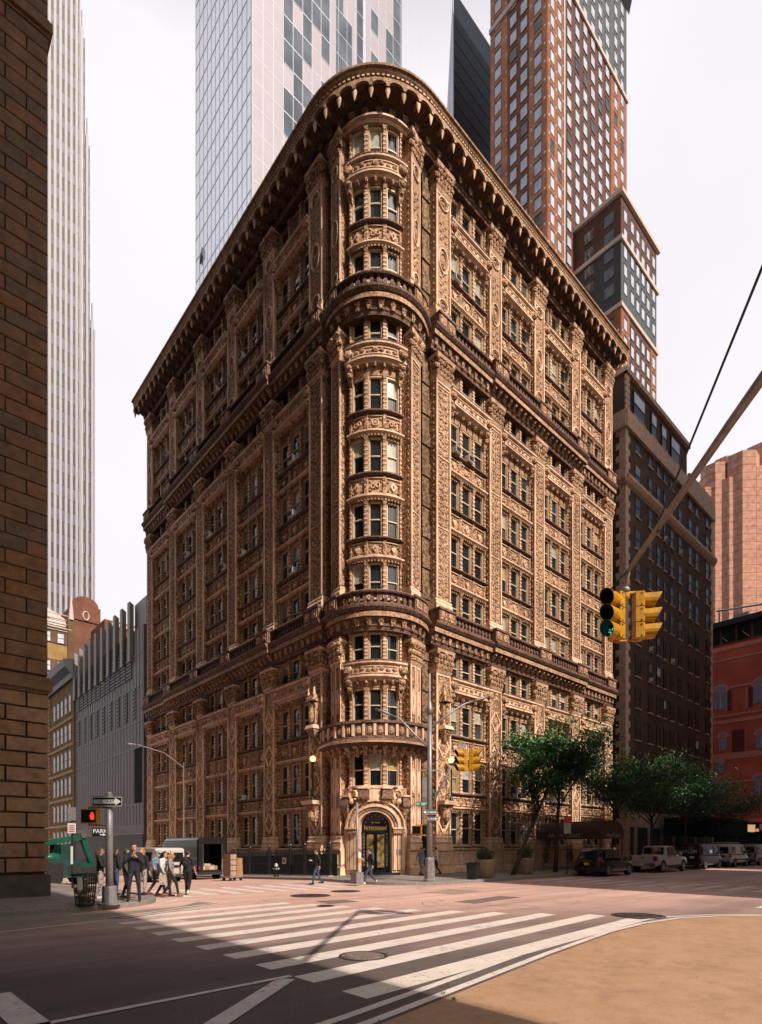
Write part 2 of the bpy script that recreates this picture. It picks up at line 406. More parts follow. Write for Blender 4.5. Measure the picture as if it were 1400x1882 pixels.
sheet('road_marking', strip([(x+.0, y+.13) for x, y in edge_t], .13), .008, 'road_paint')
sheet('road_marking', strip([(x-.06, y+.46) for x, y in edge_t], .13), .008, 'road_paint')
cw = []
XR = [14.85, 14.95, 14.2, 13.45, 12.85, 12.2, 11.75, 11.3, 10.9, 10.5]
for k in range(10):
    y0 = 5.62+1.125*k; x0 = 4.62; x1 = XR[k]; w = .25; sl = .088
    cw.append([(x0, y0-w), (x1, y0-w+sl*(x1-x0)), (x1, y0+w+sl*(x1-x0)), (x0, y0+w)])
sheet('crosswalk_marking', cw, .004, 'road_paint')
# lane lines in the shaded foreground
sheet('road_marking', strip([(-4, 6.72), (1.4, 6.9), (4.6, 7.05)], .11) + strip([(4.45, 6.93), (2.6, 5.55), (.8, 4.2)], .26) + strip([(1.22, 8.7), (1.3, 7.0), (1.35, 5.2)], .34), .012, 'road_paint')
# bike lane against the near kerb
sheet('lane_surface', [[(-30, 14.7), (3.2, 15.2), (5.2, 15.6), (6.6, 16.3), (8.8, 17.6), (8.4, 18.6), (7.3, 17.5), (5.6, 17.3), (-30, 17.1)]], .004, 'lane_tint')
sheet('lane_surface', [[(-30, 17.1), (2.2, 17.2), (3.8, 17.5), (5.0, 17.95), (-30, 17.85)]], .005, 'green_paint')
sheet('road_marking', strip([(-30, 14.45), (2.2, 14.95), (4.7, 15.6), (6.3, 16.3), (7.7, 17.0), (9.1, 17.75)], .13) + strip([(4.6, 15.9), (6.0, 16.55), (7.4, 17.25), (8.9, 17.95)], .1) + strip([(6.5, 18.0), (8.1, 19.6), (10.5, 21.4), (14, 22.6)], .12), .009, 'road_paint')
# crosswalk over the side street (bars along Y) and over the avenue beyond (bars along X)
cw = []
for k in range(9):
    x = 9.0+1.06*k; cw.append([(x-.22, 20.6), (x+.22, 20.6), (x+.22, 24.4), (x-.22, 24.4)])
sheet('crosswalk_marking', cw, .004, 'road_paint')
cw = []
for k in range(13):
    y = 17.4-1.15*k; cw.append([(27.2-.0*k, y-.22), (31.2, y-.22), (31.2, y+.22), (27.2, y+.22)])
sheet('crosswalk_marking', cw, .004, 'road_paint')
sheet('road_marking', [[(20.6, 3.6), (24, 3.6), (24, 4.0), (20.6, 4.0)], [(20.3, 5.0), (26, 5.0), (26, 5.3), (20.3, 5.3)]], .008, 'road_paint')

# patched utility cuts in the carriageway
worn('asphalt_patch_dark', (.22, .155, .13, 1), (.15, .11, .095, 1), .3, .55, 6.0); worn('asphalt_patch_pale', (.40, .27, .225, 1), (.30, .21, .175, 1), .3, .55, 6.0)
def blob(cx, cy, w, h, rot, rr):
    P = []
    for (x, y) in ((-w, -h), (0, -h), (w, -h), (w, 0), (w, h), (0, h), (-w, h), (-w, 0)):
        x += rr.uniform(-.08, .08); y += rr.uniform(-.06, .06); P.append((cx+x*cos(rot)-y*sin(rot), cy+x*sin(rot)+y*cos(rot)))
    return P
rr = random.Random(31)
sheet('asphalt_patch_surface', [blob(x, y, w, h, r, rr) for x, y, w, h, r in ((16.5, 12.5, 1.6, .45, .1), (12.0, 15.5, .6, .5, -.1), (2.6, 10.6, 1.3, .5, .05))], .002, 'asphalt_patch_dark')
sheet('asphalt_patch_surface', [blob(x, y, w, h, r, rr) for x, y, w, h, r in ((7.5, 13.9, 1.4, .6, 0), (18.2, 15.6, 1.1, .8, .2), (10.4, 10.0, .8, .35, .1))], .0025, 'asphalt_patch_pale')
cr_ = []
for (x, y, L, a) in ((8.2, 12.2, 9, .12), (15.2, 5.9, 5.5, 1.45), (19, 13.5, 8, -.25), (3.2, 8.2, 4.5, .2), (11.5, 8.3, 6, 1.2)):
    P = [(x, y)]
    for i in range(int(L/.45)): a += rr.uniform(-.25, .25); P.append((P[-1][0]+.45*cos(a), P[-1][1]+.45*sin(a)))
    cr_ += strip(P, rr.uniform(.02, .035))
sheet('road_crack_line', cr_, .003, 'asphalt_patch_dark')
simple('cast_iron', (.06, .05, .045, 1), .6, .3, .4, 14, .6, 40)
simple('cast_iron_light', (.22, .165, .14, 1), .7, .1, .3, 14, .6, 40)
def manhole(x, y, r, mat, label, square=False):
    t = thing('manhole_cover', label, 'manhole cover', (x, y, gz(x, y)), 0.3)
    a = MB(); n = 40
    for rr in ((r, r*.9), (r*.86, r*.55), (r*.5, r*.2)):
        R = [[(q*cos(2*pi*j/n), q*sin(2*pi*j/n), z) for j in range(n)] for q, z in ((rr[0], .003), (rr[0]-.01, .014), (rr[1]+.01, .014), (rr[1], .004))]
        a.rings(R, 0, cap=False)
    a.lathe((0, 0, .0), [(r*.9, .006), (.001, .006)], 40)
    for i in range(-6, 7):
        for j in range(-6, 7):
            px, py = i*r/7, j*r/7
            if px*px+py*py < (r*.84)**2: a.box(px-.02, py-.02, .005, px+.02, py+.02, .016)
    a.build('lid', mat, t)
    b2 = MB(); b2.rings([[(q*cos(2*pi*j/n), q*sin(2*pi*j/n), z) for j in range(n)] for q, z in ((r+.07, .003), (r+.07, .012), (r+.01, .012), (r+.01, .003))], 0, cap=False)
    b2.build('rim', 'cast_iron', t)
def at_px(px, py, z=0):
    u = (px-700)/FPX; d = FPX*(CAMZ-z)/(py-HY)
    return d*(cos(ANG)+sin(ANG)*u), d*(sin(ANG)-cos(ANG)*u)
x, y = at_px(668, 1757); manhole(x, y, .36, 'cast_iron_light', 'round grey manhole cover between the stripes of the near crosswalk')
x, y = at_px(1172, 1683); manhole(x, y, .62, 'cast_iron', 'large dark manhole cover at the right end of the near crosswalk')
x, y = at_px(570, 1646); manhole(x, y, .7, 'cast_iron', 'dark oval looking manhole cover far out in the sunlit junction')
x, y = at_px(598, 1665); manhole(x, y, .22, 'cast_iron', 'small black valve cover by the far tips of crosswalk stripes')
x, y = at_px(635, 1638); manhole(x, y, .55, 'cast_iron', 'brown manhole cover in the road before the walking man with a cup')
# ---------------------------------------------------------------- the ornate corner apartment block
def seat(root, loc):
    """move a root to the thing's base while its world-space children stay put"""
    root.location = loc
    for c in root.children: c.matrix_parent_inverse = Matrix.Translation(-Vector(loc))
X0, Y0 = 22.1, 25.35
TC = (24.87, 27.98); TR = 2.72
FR = Flat(lambda s, o, z: (s, Y0-o, z))
FL = Flat(lambda s, o, z: (X0-o, s, z))
FT = Round(TC, TR, atan2(-.735, -.678), .28)
FR.name, FL.name, FT.name = 'R', 'L', 'T'
FLOORS = {1: (1.95, 4.15), 2: (5.6, 7.6), 3: (9.55, 11.6), 4: (13.3, 15.05), 5: (17.3, 19.4), 6: (21.1, 23.2), 7: (25.1, 27.2),
          8: (28.95, 31.0), 9: (32.9, 34.65), 10: (36.9, 38.9), 11: (40.75, 42.8), 12: (44.65, 46.35)}
FLOORS = {k: (1.9+(a-1.9)*.982, 1.9+(b-1.9)*.982) for k, (a, b) in FLOORS.items()}
FLOORS = {k: (a-.03, b+.14) for k, (a, b) in FLOORS.items()}; FLOORS[12] = (43.55, 45.8)
TIERS = [(1.75, 13.2, 14.8), (17.2, 32.3, 33.9), (36.2, 44.6, 46.25)]   # base, shaft top, capital top
PR = [28.15, 33.8, 39.5, 45.2, 51.0]; PW = 1.42
PL = [30.45, 36.25, 41.9, 47.75, 53.75, 59.7]
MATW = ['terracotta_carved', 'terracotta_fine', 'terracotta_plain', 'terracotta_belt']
CARV, FINE, PLAIN, BELT = 0, 1, 2, 3
rnd = random.Random(3)
alwyn = thing('apartment_building', 'ornate brown terracotta apartment block with rounded corner tower and deep scalloped cornice', 'building')
A = alwyn
END_R, END_L = 51.75, 60.5

# --- core (plain masonry mass behind the facade skins)
k = MB()
k.prism([(26.9, Y0+.55), (END_R, Y0+.55), (END_R, 58), (X0+.55, 58.0), (X0+.55, 29.3), (24.2, 29.3), (26.9, 27.6)], -1.5, 47.4, 2)
k.box(X0+.55, 58, -1.5, END_R-8, END_L, 47.6, 2)
k.lathe((TC[0], TC[1], 0), [(TR-.5, -1.5), (TR-.5, 47.6)], 40, 2)
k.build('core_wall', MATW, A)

def bays(F):
    if F is FT: return [(-1.72, 1.72)]
    P = PR if F is FR else PL
    return [(P[i]+PW/2+.08, P[i+1]-PW/2-.08) for i in range(len(P)-1)]
def cells(a, b):
    W = b-a; e = .048*W; m = .088*W; w = (W-2*e-2*m)/3
    return [(a+e+i*(w+m), a+e+i*(w+m)+w) for i in range(3)]

WINS = []     # (F, bay index, floor, cell index, s0, s1, z0, z1)
BALC = (4, 9, 12)
for F in (FR, FL, FT):
    wall = MB()
    for bi, (a, b) in enumerate(bays(F)):
        cs = cells(a, b)
        for fl, (zs, zh) in FLOORS.items():
            if F is FT and fl == 1: continue
            for ci, (c0, c1) in enumerate(cs): WINS.append((F, bi, fl, ci, c0, c1, zs, zh))
        edges = [a]+[x for c in cs for x in c]+[b]
        fl0 = 2 if F is FT else 1
        zlo = FLOORS[fl0][0]
        # window piers with colonnettes
        for i in range(0, 8, 2):
            p0, p1 = edges[i], edges[i+1]
            for t, (zb, zs, zc) in enumerate(TIERS):
                z0 = max(zb-.02, zlo-.3); z1 = zc+.2
                wall.fbox(F, p0, p1, -.6, -.03, z0, z1, FINE)
                mid = (p0+p1)/2; hw = (p1-p0)*.27
                for fl, (zs_, zh_) in FLOORS.items():
                    if fl < fl0 or not (zb-1 <= zs_ < zc): continue
                    wall.fprof(F, mid-hw, mid+hw, [(-.1, zs_), (.045, zs_), (.045, zh_), (-.1, zh_)], FINE)
                    wall.ftaper(F, mid, zs_, hw*1.45, .09, zs_+.18, hw*1.2, .07, -.1, PLAIN)
                    wall.ftaper(F, mid, zh_-.22, hw*1.1, .07, zh_, hw*1.7, .12, -.1, FINE)
                    for q in range(6):   # beaded colonnette
                        zz = zs_+.25+(zh_-zs_-.55)*q/6
                        wall.fbox(F, mid-hw*1.25, mid+hw*1.25, -.1, .065, zz, zz+.1, PLAIN)
        # lintel + jamb backing strips behind glass line
        for fl, (zs_, zh_) in FLOORS.items():
            if fl < fl0: continue
            for (c0, c1) in cs:
                wall.fbox(F, c0, c1, -.6, -.12, zh_-.02, zh_+.2, PLAIN)
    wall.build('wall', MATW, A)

# --- spandrels, sills, label moulds
def spandrel(F, a, b, zb, zt, fl, belt_above=False):
    """from head of the lower window (zb) to sill of the upper (zt)"""
    m = MB(); cs = cells(a, b)
    m.fbox(F, a, b, -.55, -.06, zb+.05, zt, FINE)
    # label mould over the lower window with small dentils
    m.fprof(F, a-.06, b+.06, [(-.06, zb+.08), (.10, zb+.1), (.22, zb+.22), (.22, zb+.3), (-.06, zb+.34)], PLAIN)
    n = int((b-a)/.2)
    for i in range(n):
        s = a+(i+.5)*(b-a)/n
        m.fbox(F, s-.05, s+.05, -.06, .13, zb-.02, zb+.09, FINE)
    # sill
    m.fprof(F, a-.04, b+.04, [(-.06, zt-.2), (.13, zt-.14), (.2, zt-.08), (.2, zt), (-.2, zt+.02)], BELT)
    z0, z1 = zb+.42, zt-.26
    if z1-z0 > .4:
        for (c0, c1) in cs:
            w = .055; g0, g1 = c0-.1, c1+.1
            for (s0, s1, y0, y1) in ((g0, g1, z0, z0+w), (g0, g1, z1-w, z1), (g0, g0+w, z0, z1), (g1-w, g1, z0, z1)):
                m.fbox(F, s0, s1, -.06, .02, y0, y1, PLAIN)
            mz = (z0+z1)/2; ms = (g0+g1)/2; r = min((g1-g0), (z1-z0))*.22
            v_ = (fl*5+int(a*3)+(0 if ms < (a+b)/2-.3 or ms > (a+b)/2+.3 else 1)) % 4
            if v_ == 0:       # wreathed boss
                m.fring(F, ms, -.04, mz, r, r, .05, .07, PLAIN, 10); m.fell(F, ms, -.02, mz, r*.5, .09, r*.55, PLAIN, 6, 4)
            elif v_ == 1:     # shield with crown
                m.ftaper(F, ms, mz-r*1.1, .02, .05, mz, r*.8, .07, -.06, PLAIN); m.ftaper(F, ms, mz, r*.8, .07, mz+r*.6, r*.7, .05, -.06, PLAIN)
                for q in (-.5, 0, .5): m.fell(F, ms+q*r, -.01, mz+r*.95, .06, .07, .09, CARV, 5, 3)
            elif v_ == 2:     # lozenge
                m.ftaper(F, ms, mz-r*1.2, .02, .03, mz, r*.9, .05, -.06, PLAIN); m.ftaper(F, ms, mz, r*.9, .05, mz+r*1.2, .02, .03, -.06, PLAIN); m.fell(F, ms, .03, mz, .08, .06, .1, CARV, 6, 4)
            else:             # paired scrolls
                for q in (-1, 1): m.fring(F, ms+q*r*.7, -.04, mz+q*.03, r*.5, r*.6, .045, .07, PLAIN, 9)
                m.fell(F, ms, -.02, mz, .06, .08, r*.9, CARV, 6, 4)
            for sx in (-1, 1):
                for sz in (-1, 1): m.fell(F, ms+sx*(g1-g0)*.33, -.05, mz+sz*(z1-z0)*.27, .09, .08, .1, CARV, 5, 3)
        for i in range(2):
            x = (cs[i][1]+cs[i+1][0])/2; m.fbox(F, x-.1, x+.1, -.06, .05, z0-.05, z1+.08, CARV)
        for x in (a+.1, b-.1): m.fbox(F, x-.08, x+.08, -.06, .05, z0-.05, z1+.08, CARV)
    m.build('spandrel', MATW, A)

def balcony(F, a, b, zb, zt):
    m = MB(); a -= .1; b += .1
    d = .46 if F is not FT else .40
    m.fbox(F, a, b, -.55, -.04, zb+.02, zt, FINE)
    zf = zt-1.1                     # underside of the box
    m.fprof(F, a, b, [(-.05, zf-.05), (d*.5, zf), (d-.12, zf+.1), (d, zf+.2), (d, zf+.3), (d-.07, zf+.34), (d-.07, zt-.2), (d+.04, zt-.16), (d+.1, zt-.1), (d+.1, zt+.02), (-.05, zt+.02)], PLAIN)
    # dark soot-stained coping
    m.fprof(F, a-.02, b+.02, [(-.05, zt+.022), (d+.12, zt+.022), (d+.12, zt+.09), (-.05, zt+.1)], BELT)
    # framed front panel
    s0, s1 = a+.55, b-.55; z0, z1 = zf+.4, zt-.26; w = .05
    for (p, q, y0, y1) in ((s0, s1, z0, z0+w), (s0, s1, z1-w, z1), (s0, s0+w, z0+w, z1-w), (s1-w, s1, z0+w, z1-w)):
        m.fbox(F, p, q, d-.08, d-.015, y0, y1, PLAIN)
    n = 7
    for i in range(n):
        s = s0+.2+(s1-s0-.4)*i/(n-1); c = 1.5 if i == n//2 else 1
        m.fell(F, s, d-.06, (z0+z1)/2+.05*sin(i*2.1), .15*c, .09*c, .12*c, FINE, 6, 4)
    # scroll consoles with beast heads at the ends
    for e in (a+.24, b-.24):
        m.fbox(F, e-.2, e+.2, -.05, d*.8, zf-.3, zf+.32, CARV)
        m.ftaper(F, e, zf-1.0, .1, .06, zf-.2, .2, d*.75, -.05, CARV)
        m.fell(F, e, d+.03, zt-.45, .24, .2, .25, FINE, 8, 5)
        m.fell(F, e, d+.12, zt-.62, .15, .15, .12, CARV, 7, 4)
        m.fell(F, e, d*.72, zf-.05, .22, .2, .2, FINE, 8, 5)
        m.fell(F, e, d*.45, zf-.42, .18, .18, .2, CARV, 7, 4)
        for q in (-1, 1): m.fell(F, e+q*.19, d-.02, zt-.34, .09, .14, .16, PLAIN, 6, 4)
    # row of drops underneath
    for i in range(5):
        s = a+.8+(b-a-1.6)*i/4; m.fell(F, s, d*.4, zf-.1, .1, .14, .16, CARV, 6, 4)
    m.build('balcony', MATW, A)

for F in (FR, FL, FT):
    for (a, b) in bays(F):
        for fl in range(2, 13):
            if F is FT and fl == 2: continue
            zb = FLOORS[fl-1][1]; zt = FLOORS[fl][0]
            if fl in (5, 10): continue        # belt courses sit here
            if F is FT and fl == 3: continue  # big ring balcony
            (balcony if fl in BALC else spandrel)(F, a, b, zb, zt, *([] if fl in BALC else [fl]))

# --- pilasters
def leafcap(m, F, s, w, z0, z1):
    """composite capital: flared bell, acanthus clumps, volutes, abacus"""
    h = z1-z0
    m.ftaper(F, s, z0, w/2, .36, z0+h*.12, w/2+.06, .46, -.2, PLAIN)
    m.ftaper(F, s, z0+h*.12, w/2-.02, .38, z0+h*.8, w/2+.07, .5, -.2, CARV)
    m.ftaper(F, s, z0+h*.82, w/2+.12, .58, z0+h*.92, w/2+.17, .64, -.2, PLAIN)
    m.ftaper(F, s, z0+h*.92, w/2+.12, .56, z1, w/2+.14, .6, -.2, BELT)
    for row, (zz, oo, nn) in enumerate(((.24, .42, 6), (.46, .47, 5), (.66, .52, 6))):
        for i in range(nn):
            t = s-w/2+.06+(w-.12)*i/(nn-1)
            m.fell(F, t, oo, z0+h*zz, .115, .11, h*.12, FINE if (i+row) % 2 else CARV, 6, 4)
    for q in (-1, 1):
        m.fell(F, s+q*(w/2+.02), .54, z0+h*.74, .14, .15, .16, FINE, 8, 5)
        m.fell(F, s+q*(w/2+.08), .4, z0+h*.45, .12, .16, .2, CARV, 6, 4)
    m.fell(F, s, .58, z0+h*.74, .15, .14, .18, FINE, 8, 5)

def pilaster(F, s, w, tier, back=-.6):
    zb, zs, zc = TIERS[tier]
    m = MB()
    m.fbox(F, s-w/2, s+w/2, back, .30, zb, zs, FINE if tier == 2 else CARV)
    m.fbox(F, s-w/2, s+w/2, back, .25, zs, zc+.3, PLAIN)
    r = .13 if w > 1 else .09
    for q in (-1, 1):     # border fillets
        e = s+q*(w/2-r/2); m.fbox(F, e-r/2, e+r/2, .30, .37, zb+.9, zs-.02, PLAIN)
        e2 = s+q*(w/2-r*1.45); m.fbox(F, e2-.02, e2+.02, .30, .335, zb+.95, zs-.1, FINE)
        for i in range(int((zs-zb)/.45)):   # side bosses on the pilaster returns
            m.fell(F, s+q*w/2, .1, zb+1+i*.45, .05, .09, .12, FINE, 5, 3)
    m.fbox(F, s-w/2+r, s+w/2-r, .30, .355, zs-.16, zs-.04, PLAIN)
    # moulded base
    m.fbox(F, s-w/2-.10, s+w/2+.10, back, .46, zb, zb+.32, PLAIN)
    m.fprof(F, s-w/2-.08, s+w/2+.08, [(back, zb+.32), (.44, zb+.33), (.47, zb+.42), (.42, zb+.5), (.38, zb+.62), (.40, zb+.7), (.36, zb+.82), (back, zb+.84)], PLAIN)
    iw = w-2*r-.06
    if tier == 0:         # lozenge strapwork
        z = zb+1.0; H = 1.55
        while z < zs-1.2:
            for q in (-1, 1):
                for (za, zb_, sa, sb) in ((z, z+H/2, 0, 1), (z+H/2, z+H, 1, 0)):
                    p0 = s+q*sa*iw/2; p1 = s+q*sb*iw/2; t = .07
                    m.hexa([F.at(p0-t, .28, za), F.at(p0+t, .28, za), F.at(p0+t, .36, za), F.at(p0-t, .36, za),
                            F.at(p1-t, .28, zb_), F.at(p1+t, .28, zb_), F.at(p1+t, .36, zb_), F.at(p1-t, .36, zb_)], PLAIN)
            m.fell(F, s, .3, z+H/2, iw*.22, .1, .26, FINE, 7, 4)
            m.fell(F, s, .3, z, iw*.16, .09, .15, FINE, 6, 4)
            z += H+.35 if tier else H+.9
    elif tier == 1:       # candelabra scrollwork
        z = zb+1.1; i = 0
        while z < zs-.5:
            m.fell(F, s, .29, z, .08, .1, .17, FINE, 6, 4)
            for q in (-1, 1):
                m.fell(F, s+q*iw*.24, .29, z+.1, iw*.15, .075, .11, FINE, 6, 3)
                m.fell(F, s+q*iw*.38, .29, z-.12, .06, .06, .09, PLAIN, 5, 3)
            i += 1
            if i % 10 == 0: m.fbox(F, s-iw/2, s+iw/2, .29, .345, z+.28, z+.34, PLAIN)
            z += .46
    else:                 # large ovals
        for zz, hh in ((zb+1.15, .5), (zb+4.1, 1.0), (zs-.55, .5)):
            m.fring(F, s, .30, zz, iw*.40, hh*.8, .07, .09, PLAIN, 18)
            m.fring(F, s, .30, zz, iw*.26, hh*.5, .04, .07, FINE, 12)
            m.fell(F, s, .3, zz, iw*.15, .1, hh*.28, FINE, 7, 4)
        z = zb+2.0
        while z < zs-1.4:
            if abs(z-(zb+4.1)) > 1.1:
                for q in (-1, 1): m.fell(F, s+q*iw*.22, .29, z, iw*.15, .08, .14, FINE, 6, 3)
                m.fell(F, s, .29, z+.2, .08, .09, .15, FINE, 6, 4)
            z += .5
    p = m.build('pilaster', MATW, A)
    c = MB(); leafcap(c, F, s, w, zs, zc); c.build('capital', MATW, p)
for t in range(3):
    for s in PR: pilaster(FR, s, PW, t)
    for s in PL: pilaster(FL, s, PW, t)
    for q in (-1, 1):
        if t == 0:
            for d in (2.38, 2.98): pilaster(FT, q*d, .5, t, -.4)
        else: pilaster(FT, q*2.68, .98, t, -.4)
# narrow end returns on the flank by the neighbour
# --- plinth along the pavement with panels
pm = MB()
for F, (a, b) in ((FR, (26.9, END_R)), (FL, (29.4, END_L))):
    pm.fprof(F, a, b, [(-.6, -1.5), (.42, -1.5), (.42, .42), (.36, .5), (.3, .62), (.3, 1.55), (.36, 1.62), (.42, 1.68), (.42, 1.75), (-.6, 1.78)], PLAIN)
    for (p, q) in bays(F):
        for (c0, c1) in cells(p, q):
            w = .07; g0, g1 = c0-.18, c1+.18
            for (s0, s1, y0, y1) in ((g0, g1, .68, .68+w), (g0, g1, 1.5-w, 1.5), (g0, g0+w, .68+w, 1.5-w), (g1-w, g1, .68+w, 1.5-w)):
                pm.fbox(F, s0, s1, .3, .345, y0, y1, PLAIN)
    for s in (PR if F is FR else PL):
        pm.fbox(F, s-PW/2-.16, s+PW/2+.16, .3, .56, -1.5, .5, PLAIN)
        pm.fbox(F, s-PW/2-.12, s+PW/2+.12, .3, .5, .5, 1.6, PLAIN)
        pm.fbox(F, s-PW/2-.18, s+PW/2+.18, .3, .58, 1.6, 1.77, PLAIN)
        for (s0, s1, y0, y1) in ((s-.55, s+.55, .7, .77), (s-.55, s+.55, 1.36, 1.43), (s-.55, s-.48, .77, 1.36), (s+.48, s+.55, .77, 1.36)):
            pm.fbox(F, s0, s1, .5, .54, y0, y1, PLAIN)
for q in (-1, 1):
    s = q*2.68
    pm.fbox(FT, s-.78, s+.78, -.5, .62, -1.0, .55, PLAIN)
    pm.fprof(FT, s-.72, s+.72, [(-.5, .55), (.56, .56), (.5, .68), (.5, 1.55), (.56, 1.62), (.6, 1.68), (.6, 1.75), (-.5, 1.77)], PLAIN)
    for (s0, s1, y0, y1) in ((s-.5, s+.5, .78, .85), (s-.5, s+.5, 1.4, 1.47), (s-.5, s-.43, .85, 1.4), (s+.43, s+.5, .85, 1.4)):
        pm.fbox(FT, s0, s1, .5, .54, y0, y1, PLAIN)
pm.build('plinth', MATW, A)

# --- recess walls beside the tower (deep returns, shade put into their darker colour) with quoined edges
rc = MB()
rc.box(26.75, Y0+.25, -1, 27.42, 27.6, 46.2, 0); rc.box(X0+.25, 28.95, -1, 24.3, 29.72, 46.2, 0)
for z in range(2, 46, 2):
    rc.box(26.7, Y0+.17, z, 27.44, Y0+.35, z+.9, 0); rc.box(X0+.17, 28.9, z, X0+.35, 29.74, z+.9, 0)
rc.build('recess_wall', 'recess_shaded', A)

# --- belt courses (cornice + modillions) and balustrades
def belt(F, a, b, z, proj, m):
    m.fprof(F, a, b, [(-.5, z-.05), (.32, z-.05), (.36, z+.12), (.42, z+.2), (.42, z+.42), (proj-.25, z+.62), (proj-.12, z+.66), (proj-.1, z+.95), (proj, z+1.02), (proj+.12, z+1.18), (proj+.14, z+1.3), (-.5, z+1.36)], 0)
    n = max(1, int(abs(b-a)/.62))
    for i in range(n):
        s = a+(i+.5)*(b-a)/n
        m.ftaper(F, s, z+.18, .09, .5, z+.62, .15, proj-.2, .3, 1)
        m.fell(F, s, proj-.28, z+.5, .11, .1, .12, 1, 6, 4)
def fascia(F, a, b, z, proj, m):    # the pale continuous fascia band under the lip
    m.fbox(F, a, b, proj-.13, proj-.06, z+.66, z+.94, 2)
def balustrade(F, a, b, z, proj):
    m = MB(); o = proj-.28
    m.fbox(F, a, b, o-.16, o+.16, z, z+.16, BELT)
    m.fprof(F, a, b, [(o-.2, z+.74), (o+.2, z+.74), (o+.24, z+.82), (o+.2, z+.9), (o-.2, z+.9)], BELT)
    n = max(2, int((b-a)/.34))
    for i in range(n):
        s = a+(i+.5)*(b-a)/n
        m.fbox(F, s-.085, s+.085, o-.085, o+.085, z+.16, z+.24, BELT)
        m.ftaper(F, s, z+.24, .07, o+.07, z+.42, .1, o+.1, o-.1, BELT)
        m.ftaper(F, s, z+.42, .1, o+.1, z+.66, .05, o+.05, o-.07, BELT)
        m.fbox(F, s-.085, s+.085, o-.085, o+.085, z+.66, z+.74, BELT)
    m.build('balustrade', MATW, A)
def pedestal(F, s, w, z, proj, m):
    o = proj-.28
    m.fbox(F, s-w, s+w, -.3, o+.24, z, z+.82, 0); m.fbox(F, s-w-.05, s+w+.05, -.3, o+.32, z+.82, z+.96, 0); m.fbox(F, s-w-.04, s+w+.04, -.3, o+.3, z, z+.12, 0)
    for q in (-1, 1):
        m.fbox(F, s+q*w*.5-w*.34, s+q*w*.5+w*.34, o+.24, o+.275, z+.2, z+.74, 1); m.fell(F, s+q*w*.5, o+.27, z+.47, .1, .06, .14, 2, 6, 4)
for zz in (15.0, 34.05):
    m = MB(); mm = ['terracotta_belt', 'terracotta_carved', 'terracotta_cornice']
    for F, P, a, b in ((FR, PR, 26.95, END_R+.1), (FL, PL, 29.4, END_L+.1)):
        lo, hi = P[1]-PW/2-.1, P[-2]+PW/2+.1
        for (s0, s1, pr) in ((a, lo, .75), (lo, hi, 1.0), (hi, b, .75)):
            belt(F, s0, s1, zz, pr, m); fascia(F, s0, s1, zz, pr, m)
        for i, s in enumerate(P):
            pr = 1.0 if 0 < i < len(P)-1 else .75
            pedestal(F, s, PW/2+.08, zz+1.36, pr, m)
    belt(FT, -3.75, 3.75, zz, .8, m); fascia(FT, -3.75, 3.75, zz, .8, m)
    for q in (-1, 1): pedestal(FT, q*2.72, .62, zz+1.36, .8, m)
    m.build('belt_cornice', mm, A)
    for F, P in ((FR, PR), (FL, PL)):
        for i in range(len(P)-1):
            pr = 1.0 if 0 < i < len(P)-2 else .75
            balustrade(F, P[i]+PW/2+.1, P[i+1]-PW/2-.1, zz+1.36, pr)
    balustrade(FT, -2.08, 2.08, zz+1.36, .8)

# --- ring balcony of the tower over the second floor
m = MB()
FB = Round(TC, TR, FT.a0, .25); zr = 8.05
m.fprof(FB, -4.4, 4.4, [(-.3, zr-.5), (.3, zr-.5), (.45, zr-.3), (.8, zr-.12), (1.05, zr), (1.1, zr+.16), (1.0, zr+.24), (1.0, zr+.36), (.9, zr+.4), (.9, zr+1.12), (1.04, zr+1.18), (1.04, zr+1.34), (-.3, zr+1.36)], BELT)
m.fprof(FB, -4.4, 4.4, [(.95, zr+.02), (1.08, zr+.02), (1.12, zr+.14), (.95, zr+.16)], PLAIN)
for i in range(17):
    s = -4.0+8.0*i/16
    m.fbox(FB, s-.06, s+.06, .9, .99, zr+.42, zr+1.12, PLAIN)
    if i < 16:
        m.fell(FB, s+.25, .9, zr+.77, .15, .08, .24, FINE, 6, 4); m.fring(FB, s+.25, .89, zr+.77, .17, .28, .035, .05, BELT, 10)
    m.ftaper(FB, s, zr-.75, .07, .34, zr-.1, .13, .78, .2, CARV); m.fell(FB, s+.25, .4, zr-.42, .13, .13, .15, CARV, 6, 4)
m.build('ring_balcony', MATW, A)

